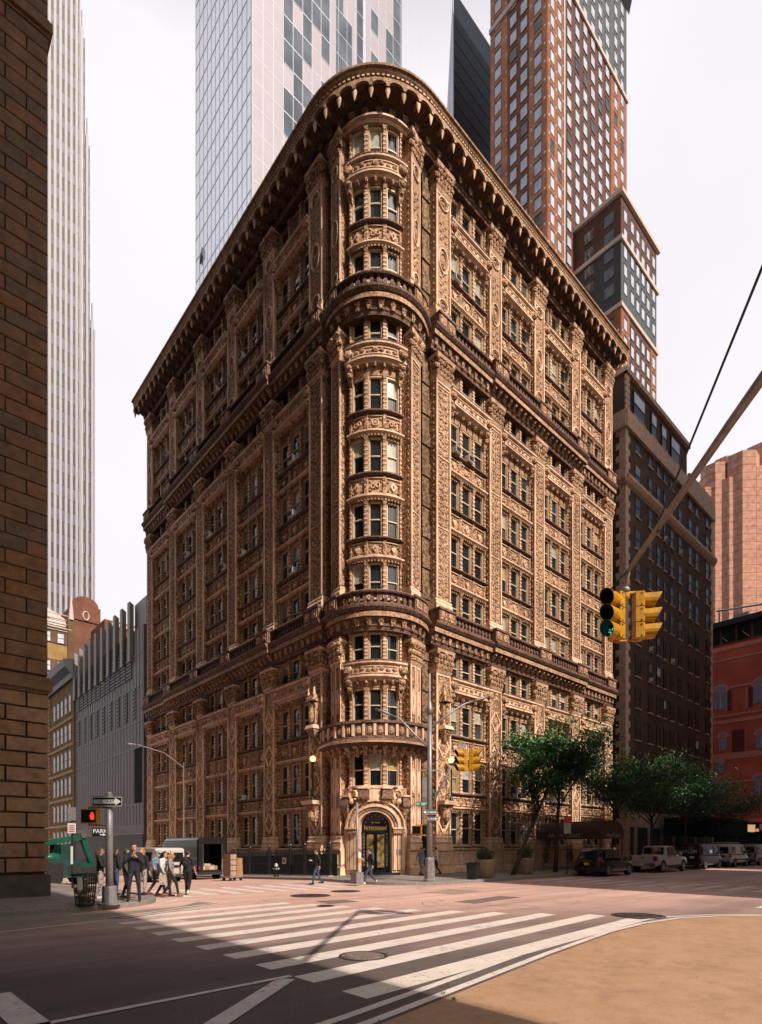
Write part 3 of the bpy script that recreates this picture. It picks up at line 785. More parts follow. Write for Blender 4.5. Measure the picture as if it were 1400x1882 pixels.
# --- main cornice: corbels, cove, scalloped niches with pendants, dentil bead, crown
def cornice(F, a, b, m, pitch=1.06):
    z = 46.25
    m.fprof(F, a, b, [(-.6, z-0.166), (.34, z-0.166), (.38, z-0.042), (.46, z+0.017), (.46, z+0.1), (.3, z+0.133), (.3, z+0.515), (.55, z+0.681), (.95, z+0.863), (1.28, z+0.946), (1.28, z+0.996), (-.6, z+0.996)], 1)  # cove, corbels and ribs use dark belt colour to paint soffit shade
    m.fprof(F, a, b, [(-.6, z+0.996), (1.5, z+0.996), (1.5, z+1.145), (1.42, z+1.179), (1.42, z+1.295), (1.5, z+1.328), (1.58, z+1.428), (1.6, z+1.527), (1.72, z+1.577), (1.74, z+1.677), (-.6, z+1.76)], 0)
    L = b-a; n = max(1, round(L/pitch)); p = L/n
    for i in range(n+1):
        s = a+i*p
        if i < n:
            c = s+p/2
            # corbel block under the cove
            m.fbox(F, c-.17, c+.17, .28, .62, z+0.166, z+0.515, 1)
            m.fell(F, c, .52, z+0.183, .15, .14, .12, 1, 6, 4)
            # scalloped lip: arch cut in the fascia
            K = 8
            for j in range(K):
                t0 = pi*j/K; t1 = pi*(j+1)/K; r = p*.43
                for oo0, oo1 in ((1.36, 1.5),):
                    s0, s1 = c-r*cos(t0), c-r*cos(t1); h0, h1 = z+0.681+.28*sin(t0), z+0.681+.28*sin(t1)
                    m.hexa([F.at(s0, oo0, h0), F.at(s1, oo0, h1), F.at(s1, oo1, h1), F.at(s0, oo1, h0),
                            F.at(s0, oo0, z+1.013), F.at(s1, oo0, z+1.013), F.at(s1, oo1, z+1.013), F.at(s0, oo1, z+1.013)], 0)
            # niche ribs
            for q in (-.22, 0, .22): m.hexa([F.at(c+q-.03, .6, z+0.664), F.at(c+q+.03, .6, z+0.664), F.at(c+q*1.4+.03, 1.3, z+0.938), F.at(c+q*1.4-.03, 1.3, z+0.938),
                                             F.at(c+q-.03, .6, z+0.73), F.at(c+q+.03, .6, z+0.73), F.at(c+q*1.4+.03, 1.3, z+0.988), F.at(c+q*1.4-.03, 1.3, z+0.988)], 1)
        # pendant drop
        m.fbox(F, s-p*.075, s+p*.075, .9, 1.5, z+0.664, z+0.996, 0)
        R = []
        for zz, r in ((z+0.714, .10), (z+0.614, .12), (z+0.498, .10), (z+0.36, .07), (z+0.22, .04), (z+0.13, .012)):
            R.append([F.at(s+r*cos(2*pi*j/7), 1.33+r*sin(2*pi*j/7), zz) for j in range(7)])
        m.rings(R, 2)
    nb = int(L/.21)
    for i in range(nb):
        s = a+(i+.5)*L/nb; m.fbox(F, s-.055, s+.055, 1.44, 1.55, z+1.187, z+1.278, 2)
m = MB()
cornice(FR, 25.86, END_R+.6, m); cornice(FL, 29.11, END_L+.55, m)
FCN = Round((25.86, 29.11), 3.76, radians(-135), .16)
cornice(FCN, -3.76*pi/4, 3.76*pi/4, m, .74)
m.fprof(FT, -2.05, 2.05, [(-.3, 45.85), (.12, 45.88), (.2, 46.0), (.34, 46.08), (.34, 46.2), (.2, 46.3), (-.3, 46.4)], 2)
# return of the cornice at the outer ends and flat roof with low parapet
m.box(END_R+.02, Y0+.3, 46.9, END_R+.6, Y0+7, 48.2, 0); m.box(X0+.3, END_L+.02, 46.9, X0+7, END_L+.55, 48.2, 0)
m.prism([(27, Y0), (END_R, Y0), (END_R, 58), (END_R-8, END_L), (X0, END_L), (X0, 30), (24, 28)], 47.55, 47.9, 0)
m.build('cornice', ['terracotta_cornice', 'terracotta_belt', 'terracotta_plain'], A)

# --- windows: frame with stiles, sill and sash rails; each pane a sub-part
def win_geo(F, c0, c1, zs, zh, fm, pm, seed, ajar=True):
    r = random.Random(seed)
    w = .058; o0, o1 = -.24, -.07
    for (s0, s1, z0, z1) in ((c0, c0+w, zs, zh), (c1-w, c1, zs, zh), (c0+w, c1-w, zh-.09, zh), (c0+w, c1-w, zs, zs+.08)):
        fm.fbox(F, s0, s1, o0, o1, z0, z1, 0)
    fm.fbox(F, c0-.02, c1+.02, -.2, -.0, zs-.06, zs+.01, 0)
    zm = zs+(zh-zs)*r.choice((.5, .5, .52, .48, .56)); g = .035
    fm.fbox(F, c0+w, c1-w, -.25, -.14, zm-.035, zm+.035, 1)
    for (a, b) in ((c0+w, c0+w+g), (c1-w-g, c1-w)): fm.fbox(F, a, b, -.25, -.15, zs+.08, zh-.09, 1)
    fm.fbox(F, c0+w+g, c1-w-g, -.25, -.15, zs+.08, zs+.13, 1)
    k = r.random()
    up, lo = (0, 0) if k < .62 else (1, 0) if k < .72 else (2, 0) if k < .83 else (2, 1) if k < .87 else (2, 2) if k < .91 else (3, 0) if k < .95 else (3, 3)
    pm.fbox(F, c0+w, c1-w, -.4, -.21, zm, zh-.09, up); pm.fbox(F, c0+w, c1-w, -.4, -.225, zs+.08, zm, lo)
FRM = ['window_wood', 'sash_white']; PAN = ['pane_dark', 'pane_mid', 'pane_blind', 'pane_warm']
def win_area(wn):
    F, bi, fl, ci, c0, c1, zs, zh = wn
    a = view_px(F.at(c0, 0, zs)); b = view_px(F.at(c1, 0, zh))
    return abs(a[0]-b[0])*abs((zh-zs)*FPX/a[2])
WINS.sort(key=lambda q: -win_area(q))
fr, pr_ = MB(), MB()
for i, wn in enumerate(WINS):
    F, bi, fl, ci, c0, c1, zs, zh = wn
    if i < 96:
        f1, p1 = MB(), MB(); win_geo(F, c0, c1, zs, zh, f1, p1, i+11)
        fo = f1.build('window', FRM, A); p1.build('pane', PAN, fo)
    else: win_geo(F, c0, c1, zs, zh, fr, pr_, i+11)
fo = tag(fr.build('window', FRM, A), kind='stuff'); tag(pr_.build('pane', PAN, fo), kind='stuff')

# --- corner doorway in the tower
m = MB()
dw = 1.0; zsp = 3.0            # door half width (arc length), arch spring height
m.fbox(FT, -2.05, -dw-.0, -.5, .12, -.5, zsp, PLAIN); m.fbox(FT, dw, 2.05, -.5, .12, -.5, zsp, PLAIN)
K = 14
for j in range(K):
    t0, t1 = pi*j/K, pi*(j+1)/K
    for r0, r1, o1, mt in ((dw, dw+.16, .16, PLAIN), (dw+.16, dw+.3, .26, FINE), (dw+.3, dw+.46, .36, PLAIN), (dw+.46, dw+.62, .3, CARV), (dw+.62, dw+.72, .42, PLAIN)):
        P = [FT.at(-r*cos(t), o, zsp+r*sin(t)) for t, r, o in ((t0, r0, -.5), (t0, r1, -.5), (t0, r1, o1), (t0, r0, o1), (t1, r0, -.5), (t1, r1, -.5), (t1, r1, o1), (t1, r0, o1))]
        m.hexa(P, mt)
    # spandrel masonry above the arch
    r = dw+.7
    s0, s1 = -r*cos(t0), -r*cos(t1); h0, h1 = zsp+r*sin(t0), zsp+r*sin(t1)
    m.hexa([FT.at(s0, -.5, h0-.05), FT.at(s1, -.5, h1-.05), FT.at(s1, .1, h1-.05), FT.at(s0, .1, h0-.05), FT.at(s0, -.5, 5.5), FT.at(s1, -.5, 5.5), FT.at(s1, .1, 5.5), FT.at(s0, .1, 5.5)], FINE)
for q in (-1, 1):
    m.fbox(FT, q*1.87-.18, q*1.87+.18, -.5, .1, zsp-.1, 5.5, FINE)
    m.fbox(FT, q*1.36-.36, q*1.36+.36, .1, .38, zsp-.32, zsp, FINE); m.fbox(FT, q*1.36-.4, q*1.36+.4, .1, .44, zsp-.06, zsp+.04, PLAIN)
    for s, w in ((q*1.16, .1), (q*1.42, .1), (q*1.68, .1)): m.fbox(FT, s-w, s+w, .1, .22, .45, zsp-.32, PLAIN)
    # salamander consoles and canopies over the arch
    for (sc, zc) in ((q*.62, 4.75), (q*1.75, 4.3)):
        m.ftaper(FT, sc, zc-.55, .12, .3, zc, .26, .55, .05, CARV); m.fbox(FT, sc-.3, sc+.3, .05, .62, zc, zc+.1, BELT)
        m.ftaper(FT, sc, zc+.1, .27, .56, zc+.62, .2, .42, .05, BELT); m.fbox(FT, sc-.24, sc+.24, .05, .5, zc+.62, zc+.72, PLAIN)
    pts = []
    for i in range(9):
        t = -.9+i*.62; pts.append(FT.at(q*(1.22+.23*cos(t)), .42, 5.0+.32*sin(t)))
    m.tube(pts, [.05, .08, .1, .11, .11, .1, .1, .12, .13], PLAIN, 7); m.fell(FT, q*1.08, .46, 5.42, .16, .12, .1, BELT, 7, 4); m.fell(FT, q*1.3, .42, 4.62, .16, .15, .18, PLAIN, 7, 4)
m.fbox(FT, -1.72, 1.72, -.5, .14, 5.42, 5.6, PLAIN); m.fbox(FT, -.34, .34, .05, .2, 4.72, 5.36, PLAIN)
en = m.build('doorway', MATW, A)
simple('door_black', (.008, .012, .016, 1), .3, var=.2, scale=6)
glass('door_gold', (.20, .145, .045, 1), .18, .55, 3.0, .5)
d = MB()
K = 16
pts = [(-dw, .25)] + [(-dw*cos(pi*j/K), zsp+dw*sin(pi*j/K)) for j in range(K+1)] + [(dw, .25)]
d.rings([[FT.at(s, o, z) for s, z in pts] for o in (-.46, -.30)], 0)
for q in (-1, 1):
    for (s0, s1) in ((q*.08, q*.1), (q*.64, q*.66)):
        d.fbox(FT, min(s0, s1), max(s0, s1)+.02, -.30, -.26, .5, 2.72, 0)
    for i in range(10): d.fring(FT, q*.82, -.30, .75+i*.21, .06, .075, .018, .03, 2, 8)
    d.fbox(FT, q*.12-.015, q*.12+.015, -.3, -.2, 1.0, 1.5, 2)
d.fring(FT, 0, -.3, 1.15, .12, .12, .03, .06, 0, 12)
for j in range(9):
    t = pi*(j+.5)/9; d.fell(FT, -.78*cos(t), -.29, zsp+.78*sin(t), .04, .03, .05, 3, 6, 4)
do = d.build('door', ['door_black', 'door_gold', 'steel_grey', 'gold_paint'], A)
gp = MB()
for q in (-1, 1): gp.fbox(FT, min(q*.14, q*.6), max(q*.14, q*.6), -.31, -.275, .6, 2.62, 0)
gp.build('door_pane', 'door_gold', do)
st = MB(); st.fbox(FT, -1.35, 1.35, -.3, .5, -.3, .3, 0); st.build('doorstep', 'door_black', A)
for i, ch in enumerate('PETROSSIAN'):
    pass
ax = FT.a0; rt = Vector((-sin(ax), cos(ax), 0)); nrm = Vector((cos(ax), sin(ax), 0))
p = Vector(FT.at(0, -.16, 2.98)); 
text_obj('door_lettering', 'PETROSSIAN', .30, 'gold_paint', facing(p, rt), do, .01, sx=.8)
text_obj('door_lettering', '182  W 58', .12, 'gold_paint', facing(Vector(FT.at(0, -.22, 3.34)), rt), do, .006)
# intercom plates
ip = MB()
for q in (1.28, 1.44): ip.fbox(FT, q-.05, q+.05, .22, .25, 1.35, 1.7, 0)
ip.build('intercom', 'steel_brown', A)

# --- canopied niches with lamps on the pavilion corners
emis('lamp_glow', (1.0, .62, .25, 1), 2.5)
for F, s, q in ((FR, PR[0], 1), (FL, PL[0], -1)):
    m = MB()
    m.ftaper(F, s, 8.6, .1, .4, 9.5, .42, .85, .3, CARV); m.ftaper(F, s, 9.5, .45, .9, 9.75, .4, .8, .3, PLAIN)
    m.ftaper(F, s, 9.75, .34, .62, 11.2, .3, .6, .3, FINE)
    m.fell(F, s, .62, 10.4, .22, .24, .55, FINE, 8, 5); m.fell(F, s, .66, 11.05, .14, .15, .17, FINE, 8, 5)
    m.ftaper(F, s, 11.3, .4, .85, 11.75, .34, .7, .3, CARV); m.ftaper(F, s, 11.75, .28, .62, 12.6, .05, .4, .3, CARV)
    for e in (-.3, .3): m.ftaper(F, s+e, 11.7, .06, .75, 12.2, .01, .68, .6, PLAIN)
    m.build('niche_figure', MATW, A)
    m = MB()
    m.ftaper(F, s, 3.2, .15, .45, 4.6, .5, .8, .3, CARV); m.ftaper(F, s, 4.6, .62, 1.0, 4.85, .66, 1.05, .3, PLAIN)
    m.fell(F, s, .6, 3.9, .3, .3, .45, FINE, 8, 5)
    for e in (-.3, 0, .3): m.fell(F, s+e, .6, 4.35, .14, .2, .18, CARV, 6, 4)
    m.build('console', MATW, A)
    l = MB(); c = F.at(s+q*.3, .75, 0); l.tube([(c[0], c[1], 4.85), (c[0], c[1], 7.3)], .06, 0, 8); l.lathe((c[0], c[1], 7.2), [(.06, 0), (.16, .08), (.1, .14)], 10, 0); l.lathe((c[0], c[1], 4.85), [(.16, 0), (.16, .1), (.07, .3)], 10, 0)
    lo = l.build('lamp', 'iron_black', A)
    b2 = MB(); b2.ell((c[0], c[1], 7.52), (.2, .2, .2), 0, 14, 9); b2.build('lamp_globe', 'lamp_glow', lo, True)
# side door in the recess
m = MB(); m.fbox(FR, 26.6, 27.35, -.1, .05, .15, 3.3, 0); m.build('side_door', 'door_black', A)
m = MB(); m.fbox(FL, END_L-.02, END_L, 0, 1, 0, 1, 2)
seat(alwyn, (X0, Y0, 0))

# --- window air conditioners (each lies in its own window)
ac0 = None
ORD = ['zero', 'first', 'second', 'third', 'fourth', 'fifth', 'sixth', 'seventh', 'eighth', 'ninth', 'tenth', 'eleventh', 'twelfth']
def make_ac(loc, rz, label, grp):
    global ac0
    if ac0 is None:
        t = thing('air_conditioner', label, 'air conditioner', loc, rz, grp)
        m = MB(); m.hexa([(-.27, -.3, 0), (.27, -.3, 0), (.27, .1, .02), (-.27, .1, .02), (-.27, -.3, .36), (.27, -.3, .36), (.27, .1, .38), (-.27, .1, .38)]); m.build('case', 'ac_white', t)
        g = MB(); g.box(-.22, -.32, .04, .22, -.3, .32)
        for i in range(7): g.box(-.22, -.333, .06+i*.037, .22, -.32, .072+i*.037)
        g.build('grille', 'ac_grille', t); ac0 = t
        return t
    return copy_thing(ac0, loc, rz, label, grp)
AC_PX = [(440, 574), (397, 638), (447, 664), (401, 725), (346, 792), (309, 835), (309, 980), (347, 1021), (387, 985), (414, 1042), (446, 1018), (445, 840), (412, 873), (543, 846), (543, 945), (543, 1046), (446, 1467),
         (852, 521), (824, 809), (853, 830), (940, 1362), (997, 1372), (943, 1455)]
used = set()
for (px, py) in AC_PX:
    best = None
    for wn in WINS:
        F, bi, fl, ci, c0, c1, zs, zh = wn
        if F is FT or (F.name, bi, fl, ci) in used: continue
        if (F is FR) != (px > 690): continue
        a = view_px(F.at((c0+c1)/2, .2, zs+.2)); dd = (a[0]-px)**2+(a[1]-py)**2
        if best is None or dd < best[0]: best = (dd, wn)
    F, bi, fl, ci, c0, c1, zs, zh = best[1]; used.add((F.name, bi, fl, ci))
    P = F.at((c0+c1)/2, .1, zs+.02)
    side = 'right' if F is FR else 'left'
    pos = (['near', 'middle', 'far'])[ci]
    make_ac(P, 0 if F is FR else -pi/2, f'white air conditioner, {ORD[fl]} floor, {ORD[bi+1]} bay from the tower, {pos} window, {side} facade', 'window air conditioners of the ornate block')
# ---------------------------------------------------------------- neighbouring buildings
def fr_neg_y(y): return Flat(lambda s, o, z: (s, y-o, z))      # facade looking to -Y, s = X
def fr_neg_x(x): return Flat(lambda s, o, z: (x-o, s, z))      # facade looking to -X, s = Y
def split_windows(root, lst, geo, fmats, pmats, keep=96, group_name='window'):
    """windows that show largest become parts of their own, the rest one mass"""
    def area(w):
        F, s0, s1, z0, z1 = w[:5]
        a = view_px(F.at(s0, 0, z0)); b = view_px(F.at(s1, 0, z1))
        if a[2] < 1 or b[2] < 1: return 0
        m_ = view_px(F.at((s0+s1)/2, 0, (z0+z1)/2)); inv = not (-20 < m_[0] < 1420 and -20 < m_[1] < 1880)
        return abs(a[0]-b[0])*abs(z1-z0)/a[2]*(0.001 if inv else 1)
    lst = sorted(lst, key=lambda w: -area(w))
    fr, pn = MB(), MB()
    for i, w in enumerate(lst):
        if i < keep:
            a, b = MB(), MB(); geo(w, a, b, i)
            o = a.build('window', fmats, root); b.build('pane', pmats, o)
        else: geo(w, fr, pn, i)
    if fr.v:
        o = tag(fr.build('window', fmats, root), kind='stuff'); tag(pn.build('pane', pmats, o), kind='stuff')

# === rusticated stone building at the near left corner
simple('rust_stone_lit_pale', (0.27, 0.165, 0.095, 1), .85, var=.35, scale=2.6, bump=.5, bscale=9); simple('rust_stone_lit_ochre', (0.235, 0.135, 0.072, 1), .85, var=.35, scale=2.6, bump=.5, bscale=9); simple('rust_stone_warm', (0.2, 0.095, 0.047, 1), .85, var=.35, scale=2.6, bump=.5, bscale=9); simple('rust_stone_grey', (0.135, 0.085, 0.055, 1), .85, var=.35, scale=2.6, bump=.5, bscale=9)
simple('rust_stone', (0.175, 0.095, 0.05, 1), .85, var=.35, scale=2.2, bump=.5, bscale=9)
simple('rust_stone_dark', (0.06, 0.035, 0.022, 1), .9, var=.3, scale=3)
simple('rust_base', (0.075, 0.062, 0.05, 1), .8, var=.3, scale=3, bump=.3)
NX, NY = 4.72, 22.75
t = thing('stone_building', 'brown block-coursed stone building at the near pavement corner cut off by the frame', 'building')
m = MB(); m.box(-40, NY+.05, -1, NX-.05, 60, 62, 1); m.build('wall', ['rust_stone', 'rust_stone_dark'], t)
m = MB(); rnd = random.Random(5)
z = .15
m.box(-40, NY-.12, -1, NX+.1, 60, .9, 2)
z = .98; i = 0
while z < 60:
    h = .52 if z < 7.0 else .51
    if abs(z-7.35) < .32 or abs(z-30.4) < .35:
        # moulded string course
        for (o, a, b) in ((.06, 0, .12), (.16, .12, .45), (.08, .45, .58)):
            m.box(-40, NY-o, z+a, NX+o, 60, z+b, 0)
        z += .66; i += 1; continue
    g = .055 if z < 7 else .03; pr = .05 if z < 7 else .025
    x = NX - (.62 if i % 2 else 1.24); x1 = NX+pr
    while x1 > -14:
        mt_ = rnd.choice((0, 0, 3, 4)) if z > 7 else rnd.choice((5, 5, 6))  # low courses paler: light bounced off the street put into their colour
        j = rnd.uniform(-.006, .006); q = pr+rnd.uniform(-.008, .008)
        lo = x+g/2; hi = x1-(g/2 if x1 < NX else 0)
        b = .02
        m.rings([[(lo, NY+.06, z+g/2), (hi, NY+.06, z+g/2), (hi, NY+.06, z+h-g/2), (lo, NY+.06, z+h-g/2)],
                 [(lo, NY-q+b, z+g/2), (hi, NY-q+b, z+g/2), (hi, NY-q+b, z+h-g/2), (lo, NY-q+b, z+h-g/2)],
                 [(lo+b, NY-q, z+g/2+b), (hi-b, NY-q, z+g/2+b), (hi-b, NY-q, z+h-g/2-b), (lo+b, NY-q, z+h-g/2-b)]], mt_)
        if x1 > NX: m.box(NX-.06, NY+.08, z+g/2, NX+pr, NY+1.2, z+h-g/2, 0)
        x1 = x; x -= 1.24+rnd.uniform(-.03, .03)
    z += h; i += 1
m.build('block_course', ['rust_stone', 'rust_stone_dark', 'rust_base', 'rust_stone_warm', 'rust_stone_grey', 'rust_stone_lit_pale', 'rust_stone_lit_ochre'], t); seat(t, (NX, NY, 0))

# === grey panelled building with fins on the side street, next to the ornate block
simple('grey_panel', (0.115, 0.098, 0.1, 1), .5, .1, .18, 1.5)
simple('grey_panel_light', (0.33, 0.29, 0.275, 1), .55, 0, .15, 2)
simple('fin_metal', (0.22, 0.2, 0.19, 1), .5, .2, .2, 2)
simple('louvre_dark', (.035, .04, .042, 1), .6, var=.3, scale=4)
simple('dark_green_wall', (.016, .03, .028, 1), .9, var=.3, scale=2, spec=.1)
GX = 21.6
F = fr_neg_x(GX)
t = thing('panel_building', 'grey metal panelled building with tall vertical fins on the roof edge', 'building')
m = MB(); m.box(GX, 61.2, -2.5, GX+14, 87, 25.2, 0); m.box(GX+.3, 61.0, 25.2, GX+13, 64.5, 28.3, 1)
m.box(GX-.02, 60.9, -2.5, GX+1.2, 61.2, 25.2, 0)
m.build('wall', ['grey_panel', 'grey_panel_light'], t)
m = MB()
for zz in (3.2, 6.4, 12.4, 15.2, 19.0, 22.4): m.fbox(F, 61.2, 87, 0, .06, zz, zz+.07, 0)
for i in range(27): m.fbox(F, 61.2+i*.99, 61.25+i*.99, 0, .05, 4.2, 25.2, 0)
m.build('panel_joint', 'grey_panel_light', t)
m = MB()
for i in range(9):
    s = 63.2+i*2.7; m.fbox(F, s, s+.9, 0, .04, 15.6, 19.0, 0)
    for k in range(8): m.fbox(F, s, s+.9, .04, .12, 15.75+k*.42, 15.9+k*.42, 1)
for i in range(12):
    s = 64.5+i*1.85; m.fbox(F, s, s+1.5, 0, .04, 20.2, 23.6, 0)
    for k in range(9): m.fbox(F, s, s+1.5, .04, .12, 20.3+k*.37, 20.45+k*.37, 1)
m.build('louvre', ['louvre_dark', 'grey_panel'], t)
m = MB(); m.fbox(F, 61.3, 63.6, .0, .05, 6.5, 12.4, 0); m.fbox(F, 61, 87, .0, .1, -2, 3.1, 1); m.build('shopfront', ['dark_green_wall', 'louvre_dark'], t)
for i in range(10):
    m = MB(); s = 64.2+i*2.45; m.hexa([F.at(s, -.1, 22.0), F.at(s+.75, -.1, 22.0), F.at(s+.75, .35, 22.0), F.at(s, .35, 22.0), F.at(s, -.1, 28.2), F.at(s+.75, -.1, 28.2), F.at(s+.75, .35, 28.5), F.at(s, .35, 28.5)]); m.build('fin', 'fin_metal', t)
seat(t, (GX, 61, 0))

# === old building with a heavy dark cornice further down the side street
brick('ochre_brick', (.30, .195, .09, 1), (.24, .15, .07, 1), (.16, .12, .07, 1))
simple('ochre_stone', (.40, .28, .15, 1), .8, var=.25, scale=4)
t = thing('walk_up_building', 'ochre brick building with heavy black cornice and rows of small dark windows', 'building')
F = fr_neg_x(21.4)
m = MB(); m.box(21.4, 87.1, -3, 34, 106.5, 26.4, 0); m.build('wall', ['ochre_brick'], t)
m = MB(); m.fprof(F, 86.9, 107.2, [(-.4, 25.0), (.4, 25.1), (.5, 25.8), (1.2, 26.6), (1.35, 27.6), (-.4, 27.9)], 0); m.box(26, 88, 27, 28, 90, 31.5, 0); m.build('roof_cornice', 'iron_black', t)
m = MB()
for zz in (5.5, 9.3, 13.1, 16.9, 20.6): m.fbox(F, 87.1, 106.5, 0, .2, zz-.9, zz-.55, 0)
for s in (100.6, 105.6):
    for k in range(40): m.fbox(F, s, s+.8, 0, .12, 1+k*.6, 1.35+k*.6, 0)
m.build('stone_trim', 'ochre_stone', t)
wl = [(F, s, s+1.15, zz, zz+2.3) for zz in (1.6, 5.5, 9.3, 13.1, 16.9, 20.9) for s in (88.6, 90.8, 93.0, 95.2, 97.4, 102.2)]
def g_simple(w, a, b, i):
    F, s0, s1, z0, z1 = w[:5]
    a.fbox(F, s0-.1, s1+.1, 0, .1, z0-.12, z0, 0); a.fbox(F, s0-.1, s1+.1, 0, .1, z1, z1+.14, 0); a.fbox(F, s0-.1, s0, 0, .06, z0, z1, 0); a.fbox(F, s1, s1+.1, 0, .06, z0, z1, 0)
    a.fbox(F, s0, s1, .03, .05, (z0+z1)/2-.04, (z0+z1)/2+.04, 0)
    b.fbox(F, s0, s1, 0, .03, z0, (z0+z1)/2, 0); b.fbox(F, s0, s1, 0, .035, (z0+z1)/2, z1, (i*7) % 3 == 1)
split_windows(t, wl, g_simple, 'ochre_stone', ['pane_dark', 'pane_mid']); seat(t, (21.4, 87, 0))

# === brick apartment houses rising behind it
brick('red_brick', (.26, .095, .055, 1), (.20, .075, .045, 1), (.15, .10, .08, 1))
brick('gold_brick', (.46, .29, .11, 1), (.40, .25, .10, 1), (.25, .17, .08, 1))
brick('brown_brick', (.20, .11, .06, 1), (.16, .09, .05, 1), (.12, .09, .06, 1))
simple('slate_pale', (.58, .47, .42, 1), .8, var=.15, scale=2)
glass('pane_sky', (.60, .62, .68, 1), .1, .12, .8, .5)
F = fr_neg_y(116)
t = thing('gabled_apartment_house', 'ochre and brown banded apartment house with pale mansard and arched brick gable', 'building')
m = MB(); m.box(18, 116, -3, 28.4, 130, 41, 0); m.box(28.4, 116.4, -3, 33.2, 130, 47, 1)
for zz in (28, 33.3, 38.6): m.fbox(F, 18, 28.0, 0, .12, zz, zz+2.4, 2)
m.fbox(F, 28.6, 33.2, -.3, -.1, 34, 38.2, 1); m.box(27.4, 115.6, 0, 28.6, 117, 43.5, 2)
m.build('wall', ['gold_brick', 'red_brick', 'brown_brick'], t)
m = MB(); m.hexa([(18, 115.7, 41), (28, 115.7, 41), (28, 128, 41), (18, 128, 41), (20.5, 118, 47.5), (27.6, 119, 44.5), (27.6, 126, 44.5), (20.5, 126, 47.5)])
for k in range(4): m.fbox(F, 18.1+k*.5, 28.1, -.3-k*.35, .45-k*.5, 41.4+k*1.0, 41.5+k*1.0)
m.build('roof', 'slate_pale', t)
m = MB(); K = 8
m.rings([[(28.4, y, 44)]+[(30.6-2.2*cos(pi*j/K), y, 47+1.6*sin(pi*j/K)) for j in range(K+1)]+[(33.0, y, 44)] for y in (116.2, 118)], 0); m.fring(F, 30.6, -.2, 45, .5, .8, .15, .2, 1)
m.build('gable', ['red_brick', 'slate_pale'], t)
m = MB(); m.tube([(28, 115.8, 43.4), (28, 115.8, 45), (28, 115.8, 47.8)], [.5, .35, .08], 0, 8); m.build('pinnacle', 'slate_pale', t)
wl = [(F, s, s+1.0, zz, zz+1.7) for zz in (28.4, 33.6, 38.8) for s in (20.6, 23.6, 25.8)] + [(Flat(lambda s, o, z: (s, 116.4-o, z)), s, s+.9, 35, 37.6) for s in (29, 30.4, 31.8)]
def g_bright(w, a, b, i):
    F, s0, s1, z0, z1 = w[:5]
    a.fbox(F, s0-.12, s1+.12, .12, .18, z0-.12, z0, 0); a.fbox(F, s0-.12, s1+.12, .12, .18, z1, z1+.12, 0)
    for x in (s0-.12, s1): a.fbox(F, x, x+.12, .12, .18, z0, z1, 0)
    a.fbox(F, s0, s1, .14, .17, (z0+z1)/2-.05, (z0+z1)/2+.05, 0)
    b.fbox(F, s0, s1, .10, .15, z0, z1, 0 if z0 != 35 else 1)
split_windows(t, wl, g_bright, 'louvre_dark', ['pane_sky', 'pane_dark']); seat(t, (23, 116, 0))
t = thing('red_brick_house', 'red brick building with stepped roofline behind the grey fins', 'building')
m = MB(); m.box(30.5, 100, -3, 52, 118, 38.5, 0); m.box(30.3, 104, 38.5, 36, 112, 40.8, 0); m.box(38.5, 103, 38.5, 39.6, 104.5, 40.3, 0); m.box(44.0, 100, 38.5, 50, 112, 40.2, 0)
m.build('wall', 'red_brick', t)
m = MB(); m.box(30.2, 99.7, 38.4, 52, 100.2, 38.9, 0); m.build('coping', 'slate_pale', t)
F = fr_neg_y(100)
split_windows(t, [(F, 33.6, 35.2, 34.2, 36.6), (F, 39, 40.6, 34.2, 36.6), (F, 33.6, 35.2, 30, 32.4)], g_bright, 'slate_pale', ['pane_sky', 'pane_dark']); seat(t, (40, 100, 0))

# === slender white striped tower at the far left
simple('terra_white', (0.37, 0.355, 0.365, 1), .6, var=.08, scale=1)
brick('pane_stripe', (.115, .125, .18, 1), (.17, .18, .235, 1), (.075, .065, .06, 1), 1.15, 2.9, bump=.2, msize=.2); MATS['pane_stripe'].node_tree.nodes['Principled BSDF'].inputs['Roughness'].default_value = .45
simple('bronze', (.15, .125, .11, 1), .5, .4, .3, 2)
TYY = 150; F = fr_neg_y(TYY)
t = thing('striped_tower', 'very slender white tower with continuous vertical stripes and stepped right edge', 'tower')
P0 = 27.95; PT = 1.15
m = MB(); m.box(P0, TYY, -3, 38.2, 164, 250); m.box(P0, TYY+.1, -3, 39.3, 164, 197); m.box(P0, TYY+.2, -3, 40.4, 164, 172); m.box(P0, TYY+.3, -3, 41.5, 164, 128)
m.build('wall', 'pane_stripe', t)
m = MB()
for i in range(12):
    s = P0+i*PT; h = 250 if i < 9 else 199 if i == 9 else 174 if i == 10 else 130
    m.fbox(F, s, s+.55, -.5, .16, -3, h, 0)
    if i >= 9: m.fbox(F, s+.15, s+.4, -.2, .14, h, h+4, 1)
m.fbox(F, 38.0, 38.25, -.5, .16, -3, 250, 0); m.fbox(F, 41.3, 41.55, -.6, .0, -3, 128, 0)
m.build('pier', ['terra_white', 'bronze'], t)
seat(t, (P0+6, TYY, 0))

